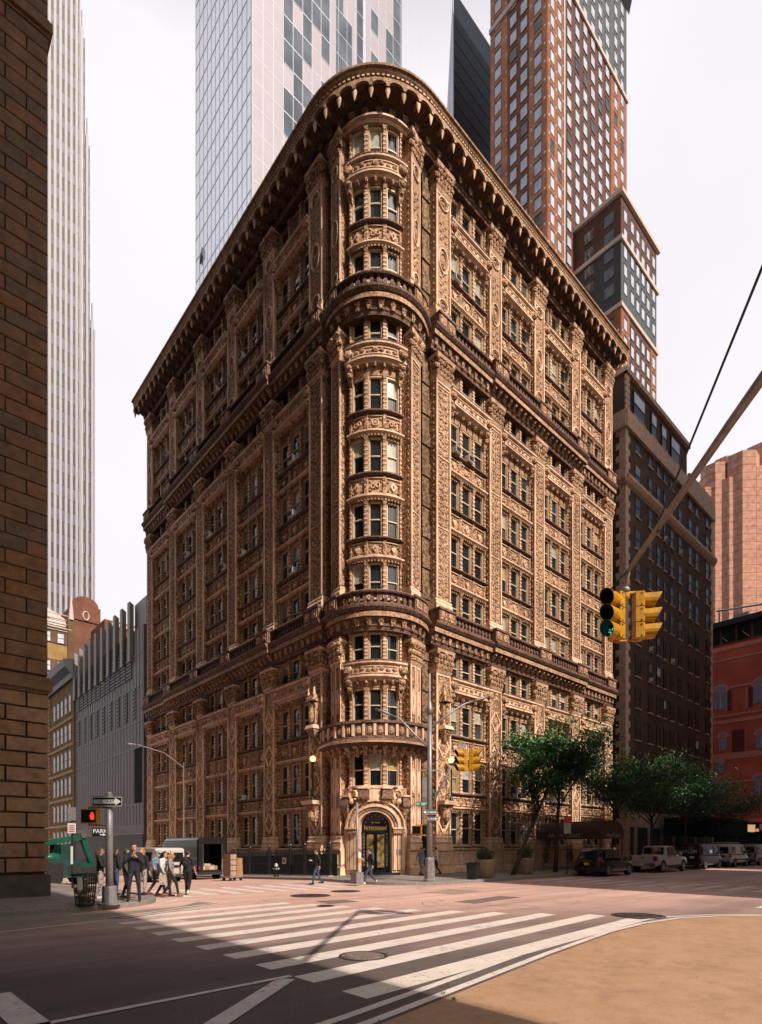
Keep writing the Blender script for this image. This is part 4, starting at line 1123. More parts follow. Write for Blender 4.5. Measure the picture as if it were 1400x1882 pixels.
# === pale blue glass skyscraper behind the ornate block
glass('curtain_pale', (.80, .84, .93, 1), .2, .04, .05, .6); MATS['curtain_pale'].node_tree.nodes['Principled BSDF'].inputs['Metallic'].default_value = .55
simple('mullion_pale', (0.7, 0.72, 0.79, 1), .4, .2, .05, 1)
simple('panel_pink', (.335, .305, .345, 1), .45, .1, .06, .4)
glass('curtain_grey', (.10, .12, .145, 1), .12, .3, .2, .6)
glass('curtain_cyan', (.24, .52, .62, 1), .12, .2, .3, .6)
OX, OY = 45.0, 80.0; RX = 77.7
t = thing('glass_skyscraper', 'tall pale blue glass skyscraper with pinkish panels and scattered dark windows', 'skyscraper')
m = MB(); m.box(OX, OY, -3, RX, OY+20.5, 170); m.build('glass_wall', 'curtain_pale', t)
FX, FY = fr_neg_x(OX), fr_neg_y(OY)
m = MB()
for k in range(0, 43): m.fbox(FX, OY, OY+20.5, 0, .06, 3.9*k, 3.9*k+.09)
for i in range(14): m.fbox(FX, OY+i*1.57, OY+i*1.57+.06, 0, .07, 0, 170)
m.fbox(FX, OY, OY+.25, 0, .1, 0, 170); m.build('mullion', 'mullion_pale', t)
m = MB(); m.fbox(FY, OX, OX+22.9, 0, .05, 0, 170); m.fbox(FY, OX+23.6, RX-2.2, 0, .05, 0, 170); m.build('panel_wall', 'panel_pink', t)
m = MB(); m.fbox(FY, OX+16.6, OX+18.2, .05, .07, 0, 170); m.fbox(FY, OX+18.2, OX+20.2, .05, .07, 90, 150); m.fbox(FY, OX+21.4, OX+22.9, .05, .07, 0, 170); m.fbox(FY, RX-2.2, RX, 0, .06, 0, 170); m.build('glass_strip', 'curtain_grey', t)
m = MB()
for k in range(0, 43): m.fbox(FY, OX, RX, .05, .075, 3.95*k, 3.95*k+.07)
for i in range(21): m.fbox(FY, OX+i*1.9+.02, OX+i*1.9+.07, .05, .075, 0, 170)
m.build('panel_joint', 'mullion_pale', t)
r = random.Random(11); wl = []
prob = {2: .08, 3: .5, 4: .62, 5: .62, 6: .5, 7: .55, 11: .15, 13: .5, 14: .1, 15: .55, 16: .6, 17: .75, 18: .8}
for k in range(13, 40):
    for c, p in prob.items():
        s = OX+c*1.9+.1
        if s+1.75 > RX-2.2 or OX+16.5 < s+.9 < OX+18.3 or OX+20.6 < s < OX+23.6: continue
        q = ((k*3+c*5) % 7)/7*.5+r.random()*.5
        if q < p: wl.append((FY, s, s+1.75, 3.95*k+.08, 3.95*k+3.87, r.random() < .12))
def g_dark(w, a, b, i):
    F, s0, s1, z0, z1 = w[:5]
    a.fbox(F, s0-.03, s1+.03, .05, .10, z0-.06, z0, 0); a.fbox(F, s0-.03, s1+.03, .05, .10, z1, z1+.06, 0)
    b.fbox(F, s0, s1, .05, .085, z0, z1, 1 if w[5] else 0)
split_windows(t, wl, g_dark, 'mullion_pale', ['curtain_grey', 'curtain_cyan'], 98)
m = MB(); P = [FX.at(OY+14.6, .05, 105.9), FX.at(OY+13.7, .05, 107.2), FX.at(OY+13.7, .3, 109.0), FX.at(OY+14.6, .3, 107.5)]
m.hexa([FX.at(98.2, .05, 107.0), FX.at(97.3, .05, 107.9), FX.at(97.3, .35, 107.9), FX.at(98.2, .35, 107.0), FX.at(98.0, .05, 107.9), FX.at(97.3, .05, 109.3), FX.at(97.3, .35, 109.3), FX.at(98.0, .35, 107.9)]); m.build('open_vent', 'louvre_dark', t)
seat(t, (OX, OY, 0))

# === dark slab tower
glass('slab_black', (.010, .014, .024, 1), .35, .5, .06, .15)
simple('slab_edge', (.62, .64, .72, 1), .8, var=.1, scale=.3, spec=.1)
t = thing('dark_slab_tower', 'black glass slab tower with a thin pale left edge and sloping looking top', 'skyscraper')
m = MB(); m.prism([(105, 90), (165, 90), (165, 112), (126, 111)], -3, 208); m.build('glass_wall', 'slab_black', t)
m = MB(); nrm_ = Vector((-21, 21)).normalized(); nrm_ = Vector((-.7071, .7071))
m.prism([(104.95, 90.0), (125.95, 111.0), (125.9, 111.1), (104.85, 90.1)], -3, 208.5); m.build('edge_panel', 'slab_edge', t)
m = MB(); F = fr_neg_y(90)
for k in range(55): m.fbox(F, 105, 165, 0, .05, 3.7*k, 3.7*k+.12)
m.build('mullion', 'louvre_dark', t); seat(t, (130, 95, 0))

# === orange brick tower with its lower wing
brick('orange_brick', (.56, .25, .145, 1), (.50, .22, .13, 1), (.40, .2, .13, 1), bump=.1)
brick('orange_brick_shade', (.33, .135, .07, 1), (.29, .115, .06, 1), (.24, .11, .07, 1), bump=.1)  # darker copy of the orange brick, face shading put into its colour
brick('maroon_brick', (.155, .07, .052, 1), (.13, .058, .044, 1), (.09, .05, .045, 1), bump=.1)
simple('green_slate', (.062, .068, .066, 1), .5, var=.2, scale=1)
simple('limestone', (.52, .42, .36, 1), .7, var=.12, scale=2)
glass('pane_bright', (.52, .55, .62, 1), .1, .12, .5, .5)
KX, KY, KR = 100.8, 62.0, 135.4
t = thing('brick_tower', 'tall slim orange and maroon brick tower with grids of bright windows', 'tower')
FX, FY = fr_neg_x(KX), fr_neg_y(KY)
m = MB()
m.box(KX, KY+.02, -3, KR, KY+14, 215, 0)
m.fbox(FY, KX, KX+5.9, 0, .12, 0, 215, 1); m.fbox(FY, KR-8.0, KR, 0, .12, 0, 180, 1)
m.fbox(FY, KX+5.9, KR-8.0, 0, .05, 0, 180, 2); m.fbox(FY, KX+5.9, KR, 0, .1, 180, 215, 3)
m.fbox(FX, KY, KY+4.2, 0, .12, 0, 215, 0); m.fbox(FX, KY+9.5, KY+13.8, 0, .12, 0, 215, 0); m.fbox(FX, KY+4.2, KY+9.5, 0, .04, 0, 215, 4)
m.build('wall', ['orange_brick', 'orange_brick_shade', 'maroon_brick', 'green_slate', 'orange_brick_shade'], t)
m = MB()
for zz in (93.5, 180): m.fbox(FY, KX-.2, KR+.2, .1, .5, zz, zz+.8)
m.fbox(FX, KY-.3, KY+14, .1, .5, 93.5, 94.3); m.fbox(FX, KY-.3, KY+14, .1, .5, 178, 179)
m.fbox(FY, KX+5.8, KX+6.3, .1, .3, 0, 215); m.build('band', 'limestone', t)
wl = []
rows = [40+3.62*k for k in range(49)]
for zz in rows:
    for s in (1.6, 4.3): wl.append((FY, KX+s-.65, KX+s+.65, zz, zz+2.2))
    for i in range(6): wl.append((FY, KX+7.3+i*3.35, KX+8.9+i*3.35, zz, zz+2.2))
    for s in (2.4, 5.6): wl.append((FY, KR-s-.7, KR-s+.7, zz, zz+2.2))
    for s in (2.1, 5.4, 8.0, 11.9): wl.append((FX, KY+s-.8, KY+s+.8, zz, zz+2.3))
    wl.append((FX, KY+6.75-.55, KY+6.75+.55, zz+.0, zz+2.3)) if 0 else None
def g_tower(w, a, b, i):
    F, s0, s1, z0, z1 = w[:5]
    a.fbox(F, s0-.08, s1+.08, .12, .2, z1, z1+.3, 0); a.fbox(F, s0-.08, s1+.08, .12, .17, z0-.12, z0, 0); a.fbox(F, s0-.08, s0, .12, .16, z0, z1, 0); a.fbox(F, s1, s1+.08, .12, .16, z0, z1, 0)
    b.fbox(F, s0, s1, .10, .14, z0, z1, 0 if (i*7919) % 11 else 1)
split_windows(t, wl, g_tower, 'louvre_dark', ['pane_bright', 'pane_mid'], 98)
m = MB()
for i in range(40):
    a = i*.9; m.tube([(KR-9+i*.25, KY-.3, 202), (KR-9.2+i*.25, KY-1.6, 206.5), (KR-9.6+i*.27, KY-2.2, 211)], .09, 0, 5)
m.fbox(FY, KR-9.5, KR+1.2, .1, 2.0, 209.5, 210); m.build('roof_cage', 'iron_black', t)
# lower wing
WX, WY, WR, WT = 111.2, 52.0, 127.9, 131.2
FX2, FY2 = fr_neg_x(WX), fr_neg_y(WY)
m = MB(); m.box(WX, WY+.02, -3, WR, KY, WT-.5, 0)
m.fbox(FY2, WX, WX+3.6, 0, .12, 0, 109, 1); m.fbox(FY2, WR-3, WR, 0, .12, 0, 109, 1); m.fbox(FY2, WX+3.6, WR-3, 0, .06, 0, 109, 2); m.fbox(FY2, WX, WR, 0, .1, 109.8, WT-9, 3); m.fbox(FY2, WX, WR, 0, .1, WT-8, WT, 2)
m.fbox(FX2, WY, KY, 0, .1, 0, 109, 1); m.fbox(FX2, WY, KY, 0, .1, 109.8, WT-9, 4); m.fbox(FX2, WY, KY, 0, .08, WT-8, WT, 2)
m.build('wing_wall', ['orange_brick', 'orange_brick_shade', 'maroon_brick', 'green_slate', 'louvre_dark'], t)
m = MB()
for zz, o in ((109, .4), (WT-9, .5), (WT, .7)):
    m.fbox(FY2, WX-o, WR+o, 0, o, zz, zz+.8); m.fbox(FX2, WY+.002, KY, 0, o, zz, zz+.8); m.build('wing_cornice', 'limestone', t); m = MB()
wl = []
for k in range(30):
    zz = 22+3.62*k
    if 107 < zz < 110: continue
    for s in (1.8, 4.9, 7.4, 9.9, 12.4, 15.2): wl.append((FY2, WX+s-.65, WX+s+.65, zz, zz+2.2))
    for s in (2.4, 6.6): wl.append((FX2, WY+s-1.0, WY+s+1.0, zz, zz+2.3))
def g_tower2(w, a, b, i):
    F, s0, s1, z0, z1 = w[:5]
    a.fbox(F, s0-.08, s1+.08, .12, .2, z1, z1+.3, 0); a.fbox(F, s0-.08, s1+.08, .12, .17, z0-.12, z0, 0); a.fbox(F, s0-.08, s0, .12, .16, z0, z1, 0); a.fbox(F, s1, s1+.08, .12, .16, z0, z1, 0)
    b.fbox(F, s0, s1, .10, .14, z0, z1, 1 if F is FX2 else 0)
mf, mp = MB(), MB()
for i, w_ in enumerate(wl): g_tower2(w_, mf, mp, i)
o = tag(mf.build('wing_window', 'louvre_dark', t), kind='stuff'); tag(mp.build('pane', ['pane_bright', 'pane_mid'], o), kind='stuff')
m = MB(); r = random.Random(4)
for k in range(95, 214, 4):       # pale terracotta inset bosses
    pass
for zz in rows:
    for s in (.35, 2.95, 5.6): m.fell(FY, KX+s, .12, zz-.7, .22, .1, .3)
    for s in (.6, 3.7, 9.8, 13.3): m.fell(FX, KY+s, .12, zz-.7, .25, .1, .3)
for k in range(24):
    zz = 21.3+3.62*k
    for s in (.5, 3.3): m.fell(FY2, WX+s, .12, zz, .22, .1, .3)
    for s in (.5, 4.5, 8.6): m.fell(FX2, WY+s, .12, zz, .25, .1, .3)
m.build('boss', 'limestone', t); seat(t, (KX, KY, 0))

# === small glass tower in the gap
t = thing('distant_glass_tower', 'small distant glass tower with dark vertical crown bars beside the brick wing', 'tower')
F = fr_neg_y(110); m = MB(); m.box(268, 110, -3, 282, 125, 170, 0); m.build('glass_wall', 'curtain_grey', t)
m = MB()
for k in range(12): m.fbox(F, 268, 282, 0, .3, 120+4*k, 120.9+4*k, 0)
m.build('mullion', 'terra_white', t)
m = MB()
for i in range(7): m.fbox(F, 268+i*2.2, 268.6+i*2.2, -.3, .3, 168, 178)
m.build('crown_bar', 'bronze', t); seat(t, (275, 110, 0))

glass('pane_dull', (.02, .022, .025, 1), .3, .5, .6, .25)
# === dark brown brick block to the right of the ornate block
brick('umber_brick', (.125, .075, .052, 1), (.10, .06, .042, 1), (.08, .055, .04, 1), bump=.4)
simple('quoin_stone', (.52, .36, .27, 1), .8, var=.3, scale=3)
DX, DY, DR = 55.3, 25.4, 79.6
FX, FY = fr_neg_x(DX), fr_neg_y(DY)
t = thing('brick_apartment_block', 'dark brown brick apartment block with pale quoins and a light band near the top', 'building')
m = MB(); m.box(DX, DY, -1, DR, DY+22, 44.6, 0); m.box(DX, DY+.1, 44.6, 71.4, DY+14, 48.5, 0); m.box(DX-3.4, DY+6, -1, DX, DY+22, 44, 0); m.build('wall', 'umber_brick', t)
m = MB()
m.fbox(FY, DX-.15, DR+.15, 0, .3, 43.0, 44.7, 0); m.fbox(FX, DY-.15, DY+8, 0, .3, 43.0, 44.7, 0)
m.fprof(FY, DX-.2, DR+.3, [(0, 37.4), (.3, 37.6), (.5, 37.9), (.5, 38.2), (0, 38.3)], 0); m.fprof(FX, DY-.2, DY+8, [(0, 37.4), (.3, 37.6), (.5, 37.9), (.5, 38.2), (0, 38.3)], 0)
m.fbox(FY, DX-.2, 71.6, -.1, .25, 48.4, 48.9, 0); m.fbox(FX, DY-.2, DY+8, -.1, .25, 48.4, 48.9, 0); m.fbox(FY, 71.5, DR+.1, -.1, .2, 44.7, 45.6, 0)
m.build('band', 'quoin_stone', t)
m = MB(); mq = MB(); mr_ = MB(); k = 0; z = .2
while z < 43:
    a = .95 if k % 2 else .6
    m.fbox(FY, DX-.03, DX+a, 0, .05, z, z+.62); mr_.fbox(FX, DY+.0, DY+(.6 if k % 2 else .95), 0, .05, z, z+.62); mq.fbox(FY, DR-a*.8, DR, 0, .05, z, z+.62)
    z += .64; k += 1
for k in range(6): m.fbox(FY, DX, DX+.8, -.08, .08, 44.8+k*.6, 45.3+k*.6)
m.build('quoin', 'quoin_stone', t); mq.build('quoin', 'quoin_stone', t); mr_.build('quoin', 'quoin_stone', t); m = MB(); m.fbox(FY, DX, DR, 0, .12, .1, 5.4); m.build('base_course', 'quoin_stone', t)
wl = []
for k in range(12):
    zz = 6.2+3.22*k
    if zz > 42: break
    for s, w_ in ((2.1, 1.25), (5.2, 1.0), (7.3, 1.0), (9.1, .62), (10.9, 1.0), (13.2, 1.0), (16.2, 1.15), (18.4, 1.0), (21.8, 1.15)):
        wl.append((FY, DX+s, DX+s+w_, zz, zz+1.95))
    for s, w_ in ((2.2, 1.6), (5.2, 1.4)): wl.append((FX, DY+s, DY+s+w_, zz, zz+1.95))
for s, w_ in ((1.8, 2.6), (6.0, 1.3), (8.6, 1.3), (11.2, 2.4)): wl.append((FY, DX+s, DX+s+w_, 45.2, 47.6))
r = random.Random(21)
def g_dbl(w, a, b, i):
    F, s0, s1, z0, z1 = w[:5]; zm = (z0+z1)/2; k = r.random()
    a.fbox(F, s0-.08, s1+.08, 0, .12, z0-.12, z0, 1); a.fbox(F, s0-.1, s1+.1, 0, .06, z1, z1+.2, 0)
    for x in (s0, s1-.06): a.fbox(F, x, x+.06, 0, .06, z0, z1, 2)
    a.fbox(F, s0, s1, .03, .07, zm-.04, zm+.04, 2); a.fbox(F, s0, s1, 0, .06, z1-.06, z1, 2)
    b.fbox(F, s0, s1, 0, .03, z0, zm, 0); b.fbox(F, s0, s1, 0, .04, zm, z1, 2 if z0 > 44 or k < .04 else 1 if k < .14 else 0)
split_windows(t, wl, g_dbl, ['umber_brick', 'quoin_stone', 'iron_black'], ['pane_dull', 'pane_mid', 'pane_bright'], 98)
# street level of the block: shopfront and sidewalk shed
m = MB(); m.fbox(FY, DX+.8, DR-.5, .12, .2, .2, 3.8, 0)
for i in range(7): m.fbox(FY, DX+1.4+i*3.2, DX+2.0+i*3.2, .2, .3, .2, 3.9, 1)
m.build('shopfront', ['louvre_dark', 'quoin_stone'], t); seat(t, (DX, DY, 0))
t = thing('sidewalk_shed', 'dark green sidewalk shed over the pavement before the brown block', 'shed')
m = MB(); m.box(62.5, 20.4, 3.0, 75.5, 24.6, 4.9, 0); m.build('deck', 'dark_green_wall', t)
for i in range(5): m = MB(); m.box(62.6+i*3.1, 20.5, .15, 62.74+i*3.1, 20.64, 3.0); m.build('post', 'iron_black', t)
seat(t, (74, 22, .15))
for (px, py) in ((1205, 1003), (1243, 1040), (1202, 1190), (1240, 1215), (1189, 1252)):
    best = min((w_ for w_ in wl if w_[0] is FY), key=lambda w_: (view_px(FY.at((w_[1]+w_[2])/2, 0, w_[3]))[0]-px)**2+(view_px(FY.at((w_[1]+w_[2])/2, 0, w_[3]))[1]-py)**2)
    k = round((best[3]-6.2)/3.22); c = (best[1]+best[2])/2-DX
    make_ac(FY.at((best[1]+best[2])/2, .1, best[3]+.02), 0, f'white air conditioner on the dark brown block, row {12-k} from the top, {"near" if c < 9 else "far"} half', 'window air conditioners of the brown brick block')

# === building wrapped in printed red netting, with the glazed penthouse above
def netting():
    m, nt, b = new_mat('red_netting')
    v = objcoord(nt); n = N(nt, 'ShaderNodeTexNoise', i_Scale=.35, i_Detail=5.0); nt.links.new(v, n.inputs['Vector'])
    c = ramp(nt, n.outputs[0], [(.3, (.48, .085, .045)), (.7, (.66, .15, .085))])
    w1 = N(nt, 'ShaderNodeTexWave', wave_type='BANDS', bands_direction='Z', i_Scale=1.1, i_Distortion=1.0); nt.links.new(v, w1.inputs['Vector'])
    c2 = ramp(nt, w1.outputs[1], [(.42, (.88, .88, .88)), (.6, (1.1, 1.1, 1.1))])
    c = mixcol(nt, 1.0, c, c2, 'MULTIPLY'); nt.links.new(c, b.inputs['Base Color']); b.inputs['Roughness'].default_value = .8
netting()
simple('net_pink', (.66, .23, .18, 1), .8, var=.15, scale=2)
simple('net_dark', (.14, .02, .015, 1), .8, var=.15, scale=2)
simple('net_window', (.24, .25, .36, 1), .7, var=.2, scale=2)
t = thing('netted_building', 'building wrapped in red printed netting with arched windows, glazed dark penthouse on top', 'building')
CXX = 95.0; F = fr_neg_x(CXX)
m = MB(); m.box(CXX, 15, 5.2, CXX+30, 46, 31.8, 0); m.build('netting', 'red_netting', t)
m = MB()
for zz, h, mt in ((31.0, .5, 0), (29.5, .25, 0), (25.3, .3, 0), (21.2, .25, 0), (20.2, .5, 0), (14.8, .9, 0), (11.3, .3, 0), (8.2, .3, 0), (5.4, .5, 0)): m.fbox(F, 15, 46, 0, .06, zz, zz+h, mt)
for s in (20.0, 25.3, 28.0, 31): m.fbox(F, s-.25, s+.25, 0, .05, 22, 25, 1); m.fbox(F, s+.4, s+.6, 0, .05, 22, 25, 0)
for s in (18.5, 22.8, 26.9, 31): m.fbox(F, s-.8, s+.8, 0, .03, 15.8, 19, 1)
for s in (18.5, 22.8, 26.9): m.fbox(F, s-.08, s+.08, 0, .05, 12, 14, 0)
m.build('printed_band', ['net_pink', 'net_dark'], t)
def arch(s, z0, w, h, m1, m2):
    K = 8
    for j in range(K):
        a0, a1 = pi*j/K, pi*(j+1)/K
        for r0, r1, o, mm in ((0.02, w, .08, m1), (w, w+.32, .07, m2)):
            mm.hexa([F.at(s+r*cos(a), oo, z0+h+r*sin(a)) for oo in (.0, o) for r, a in ((r0, a0), (r1, a0), (r1, a1), (r0, a1))])
    m1.fbox(F, s-w, s+w, 0, .08, z0, z0+h); m2.fbox(F, s-w, s+w, .08, .1, z0+h-.08, z0+h+.1); m2.fbox(F, s-.05, s+.05, .08, .1, z0, z0+h)
for s, z0, w, h in ((24.0, 22.4, .95, 2.6), (21.6, 22.4, .95, 2.6), (29.2, 22.4, .85, 2.6), (24.0, 15.9, .62, 2.0), (21.2, 15.9, .62, 2.0), (28.9, 16.2, .5, 2), (24.2, 9.2, .7, 2.2), (29.2, 9.2, .6, 2.2), (29.2, 12.8, .5, 1.6)):
    a, b = MB(), MB(); arch(s, z0, w, h, a, b)
    o = b.build('window', 'net_pink', t); a.build('pane', 'net_window', o)
m = MB(); m.box(CXX+1.2, 15, 31.8, CXX+28, 44, 34.9, 1); m.box(CXX+.4, 15, 34.9, CXX+28, 44.5, 35.7, 0); m.box(CXX+1.1, 15, 31.8, CXX+1.25, 44, 32.5, 2)
F3 = fr_neg_x(CXX+1.2)
for i in range(15): m.fbox(F3, 15+i*2.05, 15.25+i*2.05, 0, .12, 31.8, 34.9, 2)
for i in range(8): m.hexa([F3.at(17+i*2.9+d, .04, 32.7+e) for d, e in ((0, 0), (.1, 0), (1.0, 1.0), (.9, 1.0))]+[F3.at(17+i*2.9+d, .07, 32.7+e) for d, e in ((0, 0), (.1, 0), (1.0, 1.0), (.9, 1.0))], 3)
m.build('penthouse', ['iron_black', 'pane_dark', 'umber_brick', 'limestone'], t)
m = MB()
m.tube([(CXX+2, 30, 36.2), (CXX+2, 30, 38.3)], .12); m.tube([(CXX+2, 30.4, 38.0), (CXX+2, 22, 36.9)], .14); m.tube([(CXX+2, 27, 36), (CXX+2, 27, 38)], .08); m.box(CXX+1.6, 26, 35.7, CXX+2.6, 28, 36.6)
m.build('roof_crane', 'steel_grey', t)
simple('shop_red', (.42, .015, .02, 1), .4, var=.1); simple('awning_tan', (.85, .52, .27, 1), .7, var=.08, scale=3); simple('text_white', (.8, .8, .8, 1), .5, var=.05)
m = MB(); m.box(CXX-.3, 15, 4.0, CXX, 24.2, 5.4, 0); m.box(CXX-.25, 24.2, 4.6, CXX, 31, 5.3, 1); m.box(CXX-.1, 15, .1, CXX, 31, 4.0, 1); m.build('shop_fascia', ['shop_red', 'dark_green_wall'], t)
text_obj('shop_lettering', 'ne', 1.5, 'text_white', facing((CXX-.33, 23.4, 4.75), (0, -1, 0)), t, .02)
m = MB()
for i, (a, b, zt) in enumerate(((24.6, 25.6, 5.0), (25.65, 26.6, 4.95), (26.65, 27.7, 4.85))):
    m.hexa([(CXX-1.0, a, zt-1.1+.3*i), (CXX-1.0, b, zt-1.0+.3*i), (CXX-.95, b, zt-.98+.3*i), (CXX-.95, a, zt-1.08+.3*i), (CXX-.3, a, zt-.05), (CXX-.3, b, zt-.0), (CXX-.25, b, zt+.03), (CXX-.25, a, zt-.02)])
m.hexa([(CXX-1.0, 29.0, 3.5), (CXX-1.0, 31, 3.5), (CXX-.9, 31, 3.5), (CXX-.9, 29, 3.5), (CXX-.4, 29, 4.7), (CXX-.4, 31, 4.7), (CXX-.3, 31, 4.7), (CXX-.3, 29, 4.7)])
m.build('awning', 'awning_tan', t); seat(t, (CXX, 25, 0))

# === pink stepped tower on the right horizon
brick('pink_panel', (.54, .29, .215, 1), (.50, .27, .20, 1), (.30, .15, .12, 1), 6.5, 3.9, bump=.1, msize=.16)
simple('pink_plain', (.62, .37, .285, 1), .8, var=.08, scale=.4)
t = thing('pink_tower', 'salmon pink tower with clustered octagonal turrets at the crown', 'tower')
def cpx(px, d): u = (px-700)/FPX; return Vector((d*(cos(ANG)+sin(ANG)*u), d*(sin(ANG)-cos(ANG)*u)))
def zpx(py, d): return CAMZ+(HY-py)*d/FPX
D = 300
m = MB(); q = MB()
rg = Vector((sin(ANG), -cos(ANG)))
for (px, wpx, dd, ytop) in ((1312, 22, 300, 862), (1332, 24, 306, 852), (1360, 30, 296, 846), (1398, 34, 300, 832), (1352, 60, 312, 870), (1425, 60, 310, 842), (1335, 40, 302, 900), (1380, 60, 304, 892)):
    c = cpx(px, dd); R = wpx*dd/FPX; zt = zpx(ytop, dd)
    m.prism([(c.x+R*cos(pi/8+pi*j/4), c.y+R*sin(pi/8+pi*j/4)) for j in range(8)], -3, zt, 0)
m.build('turret', 'pink_panel', t)
m = MB(); c0 = cpx(1296, 296); c1 = cpx(1460, 292); back = Vector((cos(ANG), sin(ANG)))*40
m.prism([tuple(c0), tuple(c1), tuple(c1+back), tuple(c0+back)], -3, zpx(895, 296)); m.build('wall', 'pink_panel', t)
dirv = (c1-c0).normalized(); nn = Vector((dirv.y, -dirv.x))
if nn.dot(c0) > 0: nn = -nn
FP = Flat(lambda s, o, z: (c0.x+dirv.x*s+nn.x*o, c0.y+dirv.y*s+nn.y*o, z))
PXM = 296/FPX
wl = []
for k in range(16):
    for px in (1379, 1397): wl.append((FP, (px-1296)*PXM-1.5, (px-1296)*PXM+1.5, zpx(960+k*14.3+9, 296), zpx(960+k*14.3, 296)))
split_windows(t, wl, lambda w, a, b, i: (a.fbox(w[0], w[1]-.5, w[2]+.5, 0, .25, w[3]-.6, w[3], 0), b.fbox(w[0], w[1], w[2], 0, .2, w[3], w[4], 0)), 'pink_plain', ['pane_dark', 'pane_sky'])
m = MB()
for px in (1325, 1352, 1370, 1388): m.fbox(FP, (px-1296)*PXM-.5, (px-1296)*PXM+.5, 0, .3, -3, zpx(905 if px < 1360 else 940, 296))
m.build('pilaster', 'maroon_brick', t); seat(t, (c0.x+20, c0.y, 0))

# === unseen buildings added behind the camera, sized to shade street and facades
brick('added_tan_brick', (.50, .40, .31, 1), (.45, .36, .28, 1), (.33, .28, .23, 1))
for (x0, x1, y1, h, lab) in ((100, 210, -6, 62, 'unseen long tan brick street wall added to block low sky glare'), (-110, 5.38, -6, 100, 'unseen tall tan brick building added to shade the near crossing'),
                             (24.2, 50.5, -6, 30.6, 'unseen mid height tan brick building added to shade the foot of the ornate facade'),
                             (54, 92.3, -6, 84, 'unseen tall tan brick building added to shade the dark brown block')):
    t = thing('added_shade_building', lab, 'building')
    m = MB(); m.box(x0, y1-25, -1, x1, y1, h); m.build('wall', 'added_tan_brick', t)
    F = Flat(lambda s, o, z, y1=y1: (s, y1+o, z)); f_, p_ = MB(), MB()
    for k in range(int(h/3.6)-1):
        s = x0+1.5
        while s < x1-1.8:
            f_.fbox(F, s-.1, s+1.5, 0, .15, 3.6*k+3.0, 3.6*k+3.2); p_.fbox(F, s, s+1.4, 0, .04, 3.6*k+3.2, 3.6*k+5.3); s += 2.9
    o = tag(f_.build('window', 'quoin_stone', t), kind='stuff'); tag(p_.build('pane', 'pane_mid', o), kind='stuff'); seat(t, ((x0+x1)/2, y1, 0))
# ---------------------------------------------------------------- street furniture
simple('signal_yellow', (.44, .215, .008, 1), .5, var=.28, scale=7, spec=.35, bump=.15, bscale=18)
simple('signal_black', (.006, .006, .007, 1), .5, var=.3, scale=10)
emis('signal_green', (.05, .9, .6, 1), 1.6)
emis('signal_red', (.9, .06, .03, 1), 1.2)
simple('lens_dark', (.02, .015, .012, 1), .25, var=.3)
simple('sign_black', (.012, .012, .013, 1), .4, var=.2); simple('sign_white', (.72, .70, .68, 1), .45, var=.06); simple('sign_green', (.02, .16, .11, 1), .4, var=.15); simple('sign_red', (.5, .03, .03, 1), .45, var=.1)
simple('pale_steel', (.27, .25, .245, 1), .45, .35, .2, 5)
simple('galvanised', (.33, .31, .31, 1), .5, .4, .25, 9)

# --- signal head cluster: three sections with visors; +Y of the head looks out of the lenses
def head3(m, c, ang, lit=None, sc=1.0):
    """m materials: 0 yellow 1 black 2 green 3 red 4 dark lens; c = centre of the back"""
    R = Matrix.Rotation(ang, 3, 'Z'); c = Vector(c)
    P = lambda x, y, z: tuple(c + R @ (Vector((x, y, z))*sc))
    for k in range(3):
        z = .36-.36*k
        m.rings([[P(x*a, y, z+zz*a) for x, zz in ((-.17, -.17), (.17, -.17), (.17, .17), (-.17, .17))] for y, a in ((0, .9), (.02, 1), (.2, 1), (.22, .92))], 0)
        n = 16
        m.rings([[P(.155*cos(2*pi*j/n), y, z+.155*sin(2*pi*j/n)) for j in range(n)] for y in (.2, .225)], 3 if lit == k == 0 else 4)
        # tunnel visor, open underneath at the front
        for j in range(n):
            a0, a1 = 2*pi*j/n, 2*pi*(j+1)/n
            if -.86 < sin((a0+a1)/2) or True:
                l0 = .25+.17*(.5+.5*sin(a0)); l1 = .25+.17*(.5+.5*sin(a1))
                for r0, r1, mt in ((.165, .172, 0), (.155, .165, 1)):
                    m.hexa([P(r*cos(a), y, z+r*sin(a)) for y_ in (0, 1) for r, a, y in ((r0, a0, .2+y_*l0), (r1, a0, .2+y_*l0), (r1, a1, .2+y_*l1), (r0, a1, .2+y_*l1))], mt)
        for q in (-1, 1):
            for h in (-.13, .13): m.ell(P(q*.18, .16, z+h), (.018, .018, .018), 0, 6, 4)
    if lit is not None:       # LED dots behind the lens
        z = .36-.36*lit; rr = random.Random(3)
        for i in range(46):
            a = rr.uniform(0, 6.28); r = rr.uniform(.03, .13)
            m.ell(P(r*cos(a), .232, z+r*sin(a)), (.012, .006, .012), 2 if lit == 2 else 3, 5, 3)
HM = ['signal_yellow', 'signal_black', 'signal_green', 'signal_red', 'lens_dark']
